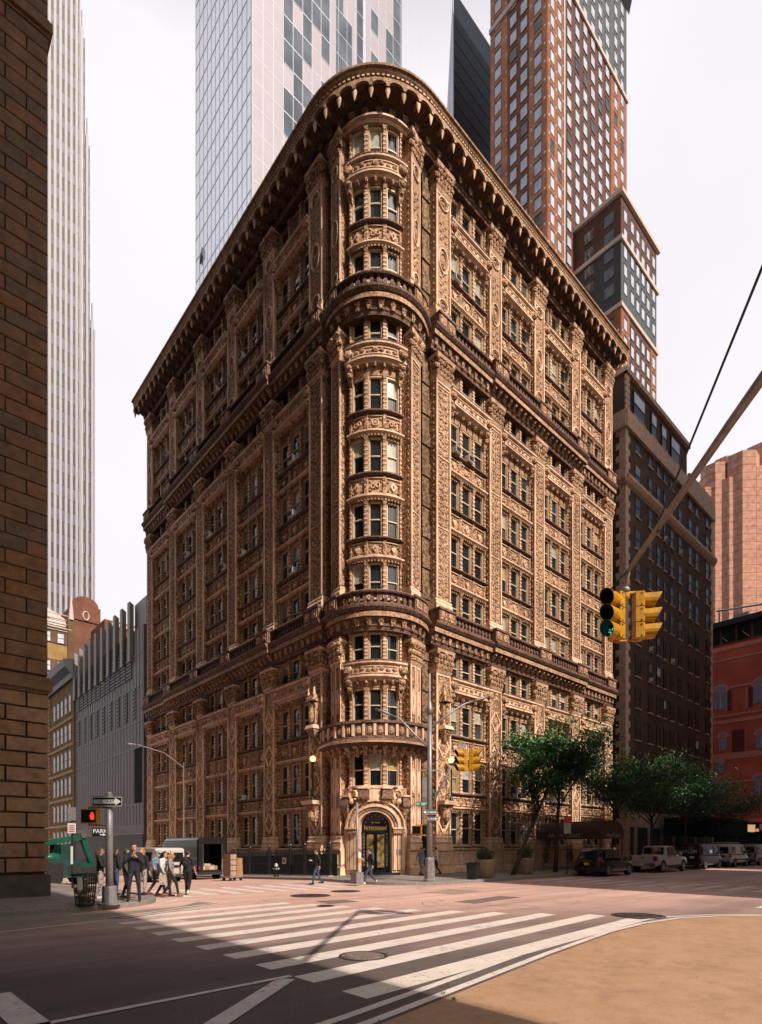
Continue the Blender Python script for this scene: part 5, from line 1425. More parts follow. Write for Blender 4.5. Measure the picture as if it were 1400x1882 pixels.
# large near signal on its mast arm
E = Vector((10.95, 4.98, 7.22)); PL_ = Vector((4.75, -.35, 0))
t = thing('signal_mast', 'grey mast arm reaching in from the upper right to carry the large yellow signal', 'mast')
m = MB(); m.tube([(PL_.x, PL_.y, 0), (PL_.x, PL_.y, 3), (PL_.x, PL_.y, 9.4)], [.15, .13, .09], 0, 14); m.box(PL_.x-.24, PL_.y-.24, 0, PL_.x+.24, PL_.y+.24, .9); m.build('pole', 'steel_brown', t)
a0 = Vector((PL_.x, PL_.y, 6.85))
m = MB(); m.tube([a0, a0.lerp(E, .5)+Vector((0, 0, .03)), E], [.064, .055, .045], 0, 14); m.build('arm', 'steel_brown', t, True)
m = MB(); at_ = a0.lerp(E, .80)+Vector((0, 0, .09)); m.tube([(PL_.x, PL_.y, 9.3), at_], .017, 0, 6); m.tube([(PL_.x, PL_.y, 9.0), a0.lerp(E, .36)+Vector((0, 0, .1))], .017, 0, 6); m.tube([at_, at_-Vector((0, 0, .14))], .03, 0, 6); m.build('guy_wire', 'iron_black', t)
seat(t, (PL_.x, PL_.y, 0))
S = E+Vector((.12, .1, 0))
rgt = Vector((sin(ANG), -cos(ANG), 0)); fwd = Vector((cos(ANG), sin(ANG), 0))
t = thing('traffic_signal', 'large yellow traffic signal with two heads, one showing green, hanging from the mast arm', 'traffic light')
m = MB()
m.tube([E+Vector((-.05, -.03, .03)), E+Vector((.06, .05, -.1)), S+Vector((0, 0, -.28))], [.05, .045, .035], 0, 10); m.lathe((S.x, S.y, S.z-.34), [(.06, 0), (.09, .05), (.06, .1)], 10)
m.tube([E+Vector((0, 0, .0)), E-rgt*.2+Vector((0, 0, -.16)), E-rgt*.32+Vector((0, 0, -.34)), S-rgt*.3+Vector((0, 0, -.45))], .014, 1, 6)
m.build('hanger', ['galvanised', 'iron_black'], t, True)
m = MB(); zt = S.z-.42
hA = S-rgt*.24; hB = S+rgt*.26
m.tube([S-rgt*.28+Vector((0, 0, -.38)), S+rgt*.28+Vector((0, 0, -.34))], .035, 0, 10); m.lathe((S.x, S.y, zt-.06), [(.05, 0), (.075, .04), (.075, .1), (.04, .14)], 10)
m.build('bracket', 'signal_yellow', t); m = MB(); m.tube([hA+Vector((0, 0, -1.30)), hB+Vector((0, 0, -1.27))], .02, 0, 8)
m.build('bracket', 'signal_yellow', t)
AZ = ANG-pi/2
# the two heads face different streets: one half to the camera and left, one to the right
def hang(v): return atan2(-v.x, v.y)
m = MB(); dA = -fwd*.62-rgt*.78; cA = Vector((S.x, S.y, S.z-.84))-rgt*.13; head3(m, cA, hang(dA), 2, .84); m.build('signal_head', HM, t)
m = MB(); dB = rgt*.97-fwd*.2; cB = Vector((S.x, S.y, S.z-.82))+rgt*.15; head3(m, cB, hang(dB), None, .84); m.build('signal_head', HM, t)
seat(t, (S.x, S.y, S.z-1.6))

# --- corner lamp post of the far corner, with its signals and signs
BX, BY = 20.75, 19.35; BZ = .15
t = thing('lamp_post', 'grey lamp post with two street lights and a mast arm at the far corner', 'lamp post', (BX, BY, BZ))
m = MB(); m.rings([[(r*cos(pi/8+pi*j/4), r*sin(pi/8+pi*j/4), z) for j in range(8)] for r, z in ((.36, 0), (.36, .08), (.29, .14), (.24, 1.1), (.2, 1.2))], 0); m.build('base', 'pale_steel', t)
m = MB(); m.tube([(0, 0, 1.1), (0, 0, 5), (0, 0, 8.3)], [.15, .13, .11], 0, 12); m.lathe((0, 0, 8.3), [(.16, 0), (.16, .25), (.1, .5), (.05, .7), (.045, 2.0), (.01, 2.05)], 10); m.build('pole', 'pale_steel', t, True)
def lamp_arm(side, pts, r):
    m = MB(); m.tube(pts, r, 0, 8); a = m.build('lamp_arm', 'pale_steel', t, True)
    e = Vector(pts[-1]); d = (Vector(pts[-1])-Vector(pts[-2])).normalized()
    q = MB(); q.rings([[tuple(e+d*u+Vector((-d.y, d.x, 0)).normalized()*(w*cos(2*pi*j/8))+Vector((0, 0, h*sin(2*pi*j/8)))) for j in range(8)] for u, w, h in ((-.1, .05, .05), (.1, .13, .07), (.5, .15, .07), (.75, .06, .05))], 0)
    q.build('lamp_head', 'pale_steel', a, True)
dl = Vector((-.72, .69, 0)); dr = Vector((.9, -.42, 0))
lamp_arm(-1, [(0, 0, 6.6), dl*.8+Vector((0, 0, 7.35)), dl*1.5+Vector((0, 0, 8.1)), dl*2.0+Vector((0, 0, 8.3))], [.06, .055, .045, .04])
lamp_arm(1, [(0, 0, 7.6), dr*1.0+Vector((0, 0, 8.35)), dr*1.9+Vector((0, 0, 8.95)), dr*2.5+Vector((0, 0, 9.15))], [.06, .055, .045, .04])
dm = Vector((.74, -.67, 0))
m = MB(); m.tube([(0, 0, 3.6), dm*.7+Vector((0, 0, 5.0)), dm*1.75+Vector((0, 0, 6.85))], [.06, .055, .045], 0, 8); m.tube([(0, 0, 5.75), dm*1.75+Vector((0, 0, 6.9))], .016, 0, 5); m.build('mast_arm', 'pale_steel', t, True)
m = MB(); m.tube([(-dm*.55)+Vector((0, 0, 5.5)), (dm*.55)+Vector((0, 0, 5.5))], .035, 0, 8); m.build('cross_bar', 'pale_steel', t)
P = Vector((BX, BY, BZ))
# hanging three-lamp signal with heads on both sides
sg = P+dm*1.9+Vector((0, 0, 6.0))
t2 = thing('traffic_signal', 'smaller yellow traffic signal showing red, hanging in front of the ornate facade', 'traffic light')
m = MB(); m.tube([sg+Vector((0, 0, .85)), sg+Vector((0, 0, .5))], .03, 0, 8); m.build('hanger', 'galvanised', t2)
for q in (-1, 1):
    m = MB(); head3(m, sg+rgt*q*.06, AZ-q*pi/2+radians(-14*q), 0 if q < 0 else None); m.build('signal_head', HM, t2)
seat(t2, tuple(sg-Vector((0, 0, .55))))
# signs on the post
def plate(name, label, cat, c, right, w, h, mats, th=.012, parts=None):
    """flat sign: c centre, right = reading direction"""
    r = Vector(right).normalized(); u = Vector((0, 0, 1)); n = r.cross(u); c = Vector(c)
    root = thing(name, label, cat)
    m = MB(); P = lambda x, y, z: tuple(c+r*x+u*y+n*z)
    m.hexa([P(-w/2, -h/2, -th), P(w/2, -h/2, -th), P(w/2, h/2, -th), P(-w/2, h/2, -th), P(-w/2, -h/2, th), P(w/2, -h/2, th), P(w/2, h/2, th), P(-w/2, h/2, th)], 0)
    m.build('plate', mats[0], root)
    return root, P, n
def one_way(label, c, right, w, flip, parent_h=None):
    h = w/3
    root, P, n = plate('one_way_sign', label, 'one way sign', c, right, w, h, ['sign_black'])
    m = MB(); t_ = .0135; b = h*.045
    for (x0, x1, y0, y1) in ((-w/2+b, w/2-b, h/2-2*b, h/2-b), (-w/2+b, w/2-b, -h/2+b, -h/2+2*b), (-w/2+b, -w/2+2*b, -h/2+b, h/2-b), (w/2-2*b, w/2-b, -h/2+b, h/2-b)):
        m.hexa([P(x, y, z) for z in (t_-.004, t_) for x, y in ((x0, y0), (x1, y0), (x1, y1), (x0, y1))])
    s = -1 if flip else 1
    ar = [(-.43*w, -.19*h), (.26*w, -.19*h), (.26*w, -.37*h), (.45*w, 0), (.26*w, .37*h), (.26*w, .19*h), (-.43*w, .19*h)]
    m.rings([[P(s*x, y, z) for x, y in ar] for z in (t_-.004, t_)]); m.build('arrow', 'sign_white', root)
    text_obj('lettering', 'ONE  WAY', h*.42, 'sign_black', facing(Vector(c)+n*.0165-Vector(right).normalized()*(.08*w*s), right), root, .001, sx=.9)
    seat(root, tuple(c)); return root
rx = (sin(ANG), -cos(ANG), 0)
p = P-fwd*.2
one_way('ONE WAY sign with its arrow to the left, upper plate on the far lamp post', p-rgt*.02+Vector((0, 0, 3.42)), rx, .74, True)
one_way('ONE WAY sign with its arrow to the right, lower plate on the far lamp post', p+rgt*.12+Vector((0, 0, 3.1)), rx, .56, False)
root, Pp, n = plate('street_name_sign', 'small green street name plate left of the far lamp post', 'street sign', p-rgt*.42+Vector((0, 0, 3.82)), rx, .56, .23, ['sign_green'])
text_obj('lettering', 'W 58', .19, 'sign_white', facing(p-rgt*.47+Vector((0, 0, 3.82))+n*.015, rx), root, .001); text_obj('lettering', 'St', .1, 'sign_white', facing(p-rgt*.2+Vector((0, 0, 3.86))+n*.015, rx), root, .001); seat(root, tuple(p-rgt*.42+Vector((0, 0, 3.82))))
root, Pp, n = plate('street_name_sign', 'dark green street plate seen at an angle behind the far lamp post', 'street sign', P+rgt*.3+Vector((0, 0, 4.3)), (.86, .5, 0), .5, .22, ['sign_green']); text_obj('lettering', '7 AV', .16, 'sign_white', facing(P+rgt*.3+Vector((0, 0, 4.3))+n*.015, (.86, .5, 0)), root, .001); seat(root, tuple(P+rgt*.3+Vector((0, 0, 4.3))))
t = thing('controller_box', 'pale vertical controller box strapped high on the far lamp post', 'box')
m = MB(); c = P-rgt*.24; zz = 5.1-.9; z0_ = P.z+4.3
for (a, b) in ((-.12, .05),):
    m.hexa([tuple(c+rgt*x+fwd*y+Vector((0, 0, z-c.z+0))) for z in (P.z+4.15, P.z+5.15) for x, y in ((-.12, -.09), (.1, -.09), (.1, .09), (-.12, .09))])
m.build('case', 'pale_steel', t); m = MB(); m.tube([tuple(c+Vector((0, 0, 4.4))), tuple(P+Vector((0, 0, 4.4)))], .03); m.tube([tuple(c+Vector((0, 0, 4.95))), tuple(P+Vector((0, 0, 4.95)))], .03); m.build('strap', 'galvanised', t); seat(t, tuple(c+Vector((0, 0, 4.15))))
def ped_signal(label, c, ang, arm_to, lit):
    t = thing('pedestrian_signal', label, 'pedestrian signal'); c = Vector(c); R = Matrix.Rotation(ang, 3, 'Z'); Q = lambda x, y, z: tuple(c+R @ Vector((x, y, z)))
    m = MB(); m.rings([[Q(x*a, y, z*a) for x, z in ((-.23, -.22), (.23, -.22), (.23, .22), (-.23, .22))] for y, a in ((-.13, .9), (-.1, 1), (.1, 1), (.12, .96))], 0); m.build('case', 'signal_yellow', t)
    m = MB(); m.hexa([Q(x, y, z) for z in (-.19, .19) for x, y in ((-.2, .12), (.2, .12), (.2, .128), (-.2, .128))], 0)
    for i in range(1, 9): m.hexa([Q(x, y, z) for z in (-.19+i*.042, -.186+i*.042) for x, y in ((-.2, .128), (.2, .128), (.2, .145), (-.2, .145))], 0)
    m.build('screen', 'signal_black', t)
    if lit:
        m = MB()      # raised hand symbol
        m.hexa([Q(x, y, z) for z in (-.11, .02) for x, y in ((-.165, .148), (-.06, .148), (-.06, .152), (-.165, .152))])
        for i, (x, h) in enumerate(((-.16, .08), (-.133, .12), (-.106, .125), (-.079, .1))): m.hexa([Q(a, y, z) for z in (.02, h) for a, y in ((x, .148), (x+.019, .148), (x+.019, .152), (x, .152))])
        m.hexa([Q(-.06, .148, -.07), Q(-.03, .148, .0), Q(-.03, .152, .0), Q(-.06, .152, -.07), Q(-.06, .148, -.02), Q(-.04, .148, .04), Q(-.04, .152, .04), Q(-.06, .152, -.02)])
        m.build('hand_symbol', 'signal_red', t)
    a = Vector(arm_to)
    for dz in (-.26, .26): m = MB(); m.tube([tuple(c+Vector((0, 0, dz))), (a.x, a.y, c.z+dz)], .028, 0, 8); m.lathe((c.x, c.y, c.z+dz-.03), [(.06, 0), (.06, .06)], 8); m.build('bracket', 'signal_yellow', t)
    seat(t, tuple(c)); return t
ped_signal('yellow pedestrian signal seen from its side on the far lamp post', P-rgt*.62+Vector((0, 0, 2.55)), ANG+radians(75), P, False)

# --- slim post with push button, near the entrance
x, y = at_px(656, 1622, .15)
t = thing('push_button_post', 'slim grey post with square base and push button near the corner entrance', 'post', (x, y, .1))
m = MB(); m.tube([(0, 0, .4), (0, 0, 3.9)], .062, 0, 10); m.build('pole', 'pale_steel', t, True)
m = MB(); m.box(-.22, -.22, 0, .22, .22, .55); m.build('base', 'pale_steel', t)
m = MB(); m.box(-.05, -.16, 1.25, .1, -.07, 1.5, 0); m.box(-.05, -.15, 1.0, .1, -.07, 1.2, 1); m.build('button_box', ['sign_white', 'signal_yellow'], t)

# --- near corner: post with ONE WAY plate and pedestrian signal
x, y = at_px(201, 1662, .15); Q0 = Vector((x, y, .15))
t = thing('corner_post', 'grey steel post with tall octagonal base on the near left corner', 'post', tuple(Q0), ANG)
m = MB(); m.rings([[(r*cos(pi/8+pi*j/4), r*sin(pi/8+pi*j/4), z) for j in range(8)] for r, z in ((.33, 0), (.33, .05), (.21, .07), (.2, .5), (.19, .56))], 0); m.build('base', 'steel_grey', t)
m = MB(); m.tube([(0, 0, .5), (0, 0, 2), (0, 0, 3.3)], [.11, .1, .09], 0, 12); m.lathe((0, 0, 3.3), [(.1, 0), (.07, .05), (.02, .09)], 10); m.build('pole', 'steel_grey', t, True)
one_way('ONE WAY sign with its arrow to the right on the near corner post', Q0-fwd*.13+Vector((0, 0, 3.08)), rx, .92, False)
ped_signal('yellow pedestrian signal with lit red hand on the near corner post', Q0-rgt*.58+Vector((0, 0, 2.65)), ANG+pi/2+radians(8), Q0, True)
# --- regulation sign pole and wire basket
x, y = at_px(133, 1632, .15)
t = thing('parking_sign', 'thin pole with white and red parking plates beside the green lift', 'parking sign', (x, y, .15))
m = MB(); m.tube([(0, 0, 0), (0, 0, 3.3)], .035, 0, 8); m.build('pole', 'iron_black', t)
for z, h, mt in ((2.5, .42, 'sign_white'), (3.1, .55, 'galvanised')):
    m = MB(); r3 = rgt; m.hexa([tuple(r3*a-fwd*b+Vector((0, 0, zz))) for zz in (z-h/2, z+h/2) for a, b in ((-.17, .04), (.17, .04), (.17, .055), (-.17, .055))]); pl = m.build('plate', mt, t)
    if z < 3:
        m = MB()
        for k in range(4): m.hexa([tuple(r3*a-fwd*b+Vector((0, 0, zz))) for zz in (z-.16+k*.08, z-.12+k*.08) for a, b in ((-.12, .055), (.12, .055), (.12, .058), (-.12, .058))])
        m.build('printed_line', 'sign_red', pl)
m = MB(); m.hexa([tuple(rgt*a-fwd*b+Vector((0, 0, zz))) for zz in (1.0, 1.75) for a, b in ((-.045, .04), (.045, .04), (.045, .05), (-.045, .05))]); m.build('sticker', 'sign_white', t)
x, y = at_px(156, 1665, .15)
t = thing('litter_basket', 'dark wire mesh litter basket full of rubbish by the near kerb', 'litter bin', (x, y, .15))
m = MB(); n = 26
prof = lambda z: .24+.09*(z/.92)
for j in range(n):
    a = 2*pi*j/n
    m.tube([(prof(z)*cos(a), prof(z)*sin(a), z) for z in (0, .92)], .008, 0, 4)
for k in range(8):
    z = .05+.12*k; R_ = prof(z); m.tube([(R_*cos(2*pi*j/n), R_*sin(2*pi*j/n), z) for j in range(n+1)], .008 if k else .02, 0, 4, False)
m.tube([(.35*cos(2*pi*j/n), .35*sin(2*pi*j/n), .93) for j in range(n+1)], .022, 0, 6, False); m.lathe((0, 0, .03), [(.24, 0), (.24, .03)], n)
m.build('basket', 'iron_black', t)
m = MB(); m.hexa([tuple(-fwd*b+rgt*a+Vector((0, 0, z))) for z, w, o in ((.5, .07, .31), (.86, .07, .345)) for a, b in ((-w+.03, o), (w+.03, o), (w+.03, o+.01), (-w+.03, o+.01))]); m.build('notice', 'sign_white', t)
simple('rubbish_mix', (.16, .12, .07, 1), .7, var=.75, scale=14); simple('rubbish_pale', (.4, .33, .22, 1), .7, var=.4, scale=9)
m = MB(); r = random.Random(9)
for i in range(38):
    a = r.uniform(0, 6.28); q = r.uniform(0, .2); m.ell((q*cos(a), q*sin(a), r.uniform(.1, .78)), (r.uniform(.05, .1), r.uniform(.05, .1), r.uniform(.04, .1)), i % 2, 7, 5, Matrix.Rotation(a, 3, 'X'))
m.build('rubbish', ['rubbish_mix', 'rubbish_pale'], t)

# --- planters with clipped shrubs, bin, hydrant
def leaves(m, c, r, n, size, rnd, mat=0, flat=1.0):
    for i in range(n):
        while True:
            v = Vector((rnd.uniform(-1, 1), rnd.uniform(-1, 1), rnd.uniform(-1, 1)))
            if .25 < v.length < 1: break
        p = Vector(c)+Vector((v.x*r[0], v.y*r[1], v.z*r[2]))
        a = Vector((rnd.uniform(-1, 1), rnd.uniform(-1, 1), rnd.uniform(-.7, .7))).normalized(); b = a.cross(Vector((rnd.uniform(-1, 1), rnd.uniform(-1, 1), rnd.uniform(-1, 1)))).normalized()
        s = size*rnd.uniform(.6, 1.3)
        m.add([tuple(p-a*s*.5), tuple(p+b*s*.28), tuple(p+a*s*.5), tuple(p-b*s*.28)], [(0, 1, 2, 3)], mat)
simple('planter_clay', (.30, .215, .145, 1), .85, var=.25, scale=4, bump=.3); simple('box_leaf', (.035, .075, .025, 1), .6, var=.5, scale=6); simple('box_leaf_light', (.06, .115, .035, 1), .6, var=.4, scale=6)
rnd = random.Random(12)
for (px, py, lab) in ((891, 1613, 'round clay planter with clipped shrub beside the dark bin'), (964, 1606, 'round clay planter with clipped shrub right of the leaning trunk')):
    x, y = at_px(px, py, .15)
    t = thing('planter', lab, 'planter', (x, y, .15), 0, 'round clay planters before the ornate block')
    m = MB(); m.lathe((0, 0, 0), [(.46, 0), (.52, .05), (.55, .85), (.58, .95), (.58, 1.02), (.5, 1.02), (.48, .9), (.01, .9)], 22); m.build('pot', 'planter_clay', t, True)
    m = MB(); leaves(m, (0, 0, 1.25), (.5, .5, .4), 900, .1, rnd); leaves(m, (0, 0, 1.3), (.48, .48, .4), 300, .1, rnd, 1); m.build('shrub', ['box_leaf', 'box_leaf_light'], t, recalc=False)
for (px, py, lab) in ((1003, 1599, 'small potted conifer at the left of the brown canopy entrance'), (1047, 1597, 'small potted conifer at the right of the brown canopy entrance')):
    x, y = at_px(px, py, .15)
    t = thing('potted_conifer', lab, 'potted plant', (x, y, .15))
    m = MB(); m.lathe((0, 0, 0), [(.2, 0), (.28, .5), (.3, .55), (.24, .55), (.01, .5)], 14); m.build('pot', 'planter_clay', t)
    m = MB(); leaves(m, (0, 0, .95), (.3, .3, .45), 350, .1, rnd); leaves(m, (0, 0, 1.5), (.2, .2, .4), 200, .09, rnd, 1); m.build('shrub', ['box_leaf', 'box_leaf_light'], t, recalc=False)
x, y = at_px(869, 1616, .15)
t = thing('dark_litter_bin', 'dark square litter bin beside the left planter', 'litter bin', (x, y, .15), .3)
m = MB(); m.hexa([(-.22, -.22, 0), (.22, -.22, 0), (.22, .22, 0), (-.22, .22, 0), (-.28, -.28, .78), (.28, -.28, .78), (.28, .28, .78), (-.28, .28, .78)]); m.build('body', 'iron_black', t)
m = MB(); m.box(-.3, -.3, .78, .3, .3, .86); m.box(-.2, -.2, .86, .2, .2, .9); m.build('lid', 'signal_black', t)
simple('hydrant_white', (.5, .47, .44, 1), .5, .2, .15)
x, y = at_px(498, 1612, .15); x, y = 18.9, 30.6
t = thing('fire_hydrant', 'black fire hydrant with pale cap before the iron fence', 'fire hydrant', (x, y, gz(x, y)+.15), 0)
m = MB(); m.lathe((0, 0, 0), [(.16, 0), (.16, .06), (.11, .1), (.1, .55), (.13, .58), (.13, .62)], 12); m.build('barrel', 'iron_black', t, True)
m = MB(); m.lathe((0, 0, .62), [(.13, 0), (.11, .1), (.06, .17), (.03, .22)], 12)
for a in (0, 2.1, 4.2): m.tube([(.08*cos(a), .08*sin(a), .48), (.2*cos(a), .2*sin(a), .48)], .06, 0, 8)
m.build('cap', 'hydrant_white', t, True)

# --- iron areaway fence along the side street
FXX = 20.35
t = thing('iron_fence', 'black iron areaway fence along the left facade of the ornate block', 'fence')
m = MB(); y = 27.0; i = 0
while y < 46.5:
    g_ = gz(FXX, y)+.15
    m.tube([(FXX, y, g_), (FXX, y, g_+1.65)], .014, 0, 4); m.ell((FXX, y, g_+1.68), (.02, .02, .05), 0, 5, 4)
    y += .14
ys = [27+1.0*k for k in range(20)]
for a in (.12, .8, 1.5): m.tube([(FXX, y, gz(FXX, y)+.15+a) for y in ys], .022, 0, 4)
for k in range(130):
    y = 27+.15*k; g_ = gz(FXX, y)+.15
    for zz in (.35, .58, 1.02, 1.26): m.box(FXX-.008, y-.03, g_+zz, FXX+.008, y+.03, g_+zz+.06)
m.build('rail', 'iron_black', t)
m = MB(); m.rings([[(FXX-.18, y, gz(FXX, y)-.4), (FXX+.18, y, gz(FXX, y)-.4), (FXX+.18, y, gz(FXX, y)+.2), (FXX-.18, y, gz(FXX, y)+.2)] for y in (26.9, 33, 40, 46.6)]); m.build('kerb_stone', 'quoin_stone', t)
m = MB(); m.rings([[(FXX+.75, y, gz(FXX, y)-.2), (FXX+.8, y, gz(FXX, y)-.2), (FXX+.8, y, gz(FXX, y)+1.5), (FXX+.75, y, gz(FXX, y)+1.5)] for y in (27.3, 46)]); m.build('backing', 'louvre_dark', t)
for y in (27.0, 29.6, 31.2, 33.8, 36.4, 39, 42, 46.4):
    m = MB(); g_ = gz(FXX, y)+.15; m.box(FXX-.09, y-.09, g_, FXX+.09, y+.09, g_+1.75); m.lathe((FXX, y, g_+1.75), [(.12, 0), (.12, .05), (.05, .1), (.09, .2), (.06, .28), (.01, .36)], 8); m.build('post', 'iron_black', t)
m = MB(); m.box(FXX-.06, 31.7, .75, FXX-.03, 32.1, 1.15); o = m.build('notice', 'sign_white', t); m = MB(); m.box(FXX-.064, 31.78, .83, FXX-.06, 32.02, 1.07); m.build('printed_square', 'sign_red', o)
seat(t, (FXX, 36, 0))

# --- entrance canopy of the ornate block
simple('canopy_cloth', (.085, .05, .04, 1), .8, var=.3, scale=3, bump=.2)
CY0, CY1, CXA, CXB = 19.6, 24.9, 39.0, 42.4
t = thing('entrance_canopy', 'brown barrel topped entrance canopy reaching over the pavement behind the black car', 'canopy')
m = MB(); K = 10; cx = (CXA+CXB)/2; hw = (CXB-CXA)/2
for r0, in ((1.0,),):
    m.rings([[(cx-hw*cos(pi*j/K), yy, 2.95+.85*sin(pi*j/K)) for j in range(K+1)]+[(CXB, yy, 2.45), (CXA, yy, 2.45)] for yy in (CY0, CY1)])
m.build('cloth', 'canopy_cloth', t)
for xx in (CXA+.05, CXB-.05):
    m = MB(); m.tube([(xx, CY0+.1, .15), (xx, CY0+.1, 2.5)], .035, 0, 8); m.build('post', 'iron_black', t)
simple('canopy_letter', (.36, .30, .26, 1), .7, var=.1)
text_obj('lettering', 'Alwyn Court', .5, 'canopy_letter', facing((CXA-.01, 22.6, 2.72), (0, -1, 0)), t, .003); text_obj('lettering', 'Alwyn Court', .42, 'canopy_letter', facing((cx, CY0-.01, 2.72), (1, 0, 0)), t, .003)
seat(t, (cx, 22, .15))
m = MB(); t = thing('parking_meter_sign', 'tall thin pole with red topped parking plate in front of the canopy', 'parking sign'); x, y = at_px(1042, 1606, .15)
m.tube([(x, y, .15), (x, y, 3.9)], .035, 0, 6); m.build('pole', 'iron_black', t); m = MB(); m.hexa([tuple(Vector((x, y, 0))+rgt*a-fwd*b+Vector((0, 0, zz))) for zz in (2.7, 3.35) for a, b in ((-.22, .04), (.22, .04), (.22, .055), (-.22, .055))]); m.build('plate', 'galvanised', t)
m = MB(); m.hexa([tuple(Vector((x, y, 0))+rgt*a-fwd*b+Vector((0, 0, zz))) for zz in (3.35, 3.75) for a, b in ((-.22, .04), (.22, .04), (.22, .055), (-.22, .055))]); m.build('plate', 'sign_red', t); seat(t, (x, y, .15))
# --- PARK sign hanging on the far building
root, Pp, n = plate('park_sign', 'black sign with white word PARK above the green lift', 'sign', (20.2, 71, 3.5), rx, 1.9, .95, ['sign_black'])
text_obj('lettering', 'PARK', .68, 'sign_white', facing(Vector((20.2, 71, 3.62))+n*.02, rx), root, .002)
m = MB(); m.rings([[Pp(x, y, z) for x, y in ((-.0, -.33), (.35, -.33), (.35, -.42), (.7, -.27), (.35, -.12), (.35, -.21), (0, -.21))] for z in (.014, .02)]); m.build('arrow', 'sign_white', root); m = MB(); m.tube([(20.2, 71.05, 3.8), (21.7, 71.05, 3.8)], .05); m.build('bracket', 'iron_black', root); seat(root, (20.2, 71, 3.0))
# --- street lamp further down the side street
t = thing('lamp_post', 'thin street lamp far down the side street before the left facade', 'lamp post'); x, y = 18.9, 44.5
m = MB(); m.tube([(x, y, gz(x, y)), (x, y, 8.6)], [.09, .05], 0, 8); m.build('pole', 'steel_brown', t)
m = MB(); m.tube([(x, y, 8.2), (x-1.4, y+.5, 9.3), (x-3.2, y+1.1, 9.8)], .035, 0, 6); o = m.build('lamp_arm', 'steel_brown', t); m = MB(); m.ell((x-3.6, y+1.2, 9.8), (.4, .16, .08), 0, 8, 5); m.build('lamp_head', 'galvanised', o); seat(t, (x, y, gz(x, y)))

# ---------------------------------------------------------------- street trees
def bark():
    simple('tree_bark', (.045, .034, .028, 1), .9, var=.4, scale=9, bump=.8, bscale=25)
bark()
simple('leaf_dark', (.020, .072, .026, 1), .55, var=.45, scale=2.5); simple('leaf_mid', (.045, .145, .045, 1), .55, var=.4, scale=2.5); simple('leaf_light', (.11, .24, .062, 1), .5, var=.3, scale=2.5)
def tree(base, bend, H, spread, lab, seed, nleaf=5200, crown_c=None):
    r = random.Random(seed); bx, by, bz = base
    t = thing('street_tree', lab, 'tree', base, 0, 'street trees along the avenue kerb')
    m = MB(); top = Vector((bend[0], bend[1], H*.44))
    trunk = [Vector((0, 0, -.2)), top*.3+Vector((.05, .03, 0)), top*.65-Vector((.08, 0, 0)), top]
    m.tube(trunk, [.17, .125, .105, .085], 0, 9)
    clumps = []
    for i in range(9):
        a = 2*pi*i/9+r.uniform(-.3, .3); L = spread*r.uniform(.55, 1.0); h = r.uniform(.35, 1.0)
        s = trunk[2].lerp(top, r.uniform(.2, 1)) if i % 2 else top
        e = top+Vector((cos(a)*L, sin(a)*L, (H*.5)*h*r.uniform(.6, 1)))
        mid = s.lerp(e, .5)+Vector((r.uniform(-.2, .2), r.uniform(-.2, .2), r.uniform(.0, .35)))
        m.tube([s, mid, e], [.06, .04, .012], 0, 6)
        for k in range(4):
            b = mid.lerp(e, r.uniform(0, 1)); d = Vector((r.uniform(-1, 1), r.uniform(-1, 1), r.uniform(-.2, .8)))*spread*.33
            m.tube([b, b+d*.6, b+d], [.022, .014, .005], 0, 4); clumps.append(b+d)
        clumps += [e, mid.lerp(e, .6)]
    m.build('trunk', 'tree_bark', t, True)
    c = MB()
    for i, q in enumerate(clumps):
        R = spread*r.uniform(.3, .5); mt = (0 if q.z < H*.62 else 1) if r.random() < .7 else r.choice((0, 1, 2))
        n = int(nleaf*1.6/len(clumps)*r.uniform(.6, 1.4))
        for j in range(n):
            v = Vector((r.gauss(0, .5), r.gauss(0, .5), r.gauss(0, .34)))*R
            p = q+v; a = Vector((r.uniform(-1, 1), r.uniform(-1, 1), r.uniform(-.9, .2))).normalized(); b = a.cross(Vector((r.uniform(-.4, .4), r.uniform(-.4, .4), 1))).normalized()
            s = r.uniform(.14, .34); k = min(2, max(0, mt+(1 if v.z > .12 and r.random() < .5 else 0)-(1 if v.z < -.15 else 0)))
            c.add([tuple(p-a*s*.5), tuple(p+b*s*.24), tuple(p+a*s*.55), tuple(p-b*s*.24)], [(0, 1, 2, 3)], k)
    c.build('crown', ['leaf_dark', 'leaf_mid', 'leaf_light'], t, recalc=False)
for (X, Y, bend, H, sp, lab, sd, nl) in (
    (28.9, 20.2, (3.5, .3), 9.6, 1.7, 'tree with a long leaning bare trunk left of the brown canopy', 1, 2800),
    (34.3, 20.5, (.7, .1), 12.4, 2.9, 'tallest street tree, upright, just left of the black car', 2, 6500),
    (41.2, 20.0, (.3, -.2), 9.8, 3.2, 'forked street tree behind the white pickup beside the canopy', 3, 5600),
    (48.5, 20.1, (.4, .1), 9.4, 3.6, 'street tree behind the dark blue van', 4, 5600),
    (55.5, 20.0, (.2, 0), 9.3, 3.7, 'street tree before the dark brown block at the white van', 5, 5000),
    (63.5, 20.0, (.6, -.2), 8.6, 4.2, 'farthest street tree, its branches reaching toward the red netting', 6, 4600)):
    tree((X, Y, .15), bend, H, sp, lab, sd, nl)
    m = MB(); m.box(X-.8, Y-.8, .152, X+.8, Y+.8, .165); 
for (px, py, lab) in ((813, 1828, 'small green leaf lying on the crosswalk'), (836, 1839, 'small yellow leaf lying on the white edge line')):
    x, y = at_px(px, py); m = MB(); leaves(m, (x, y, .035), (.045, .045, .02), 9, .05, random.Random(px), 0); tag(m.build('fallen_leaf', 'leaf_light', recalc=False), lab, 'leaf')
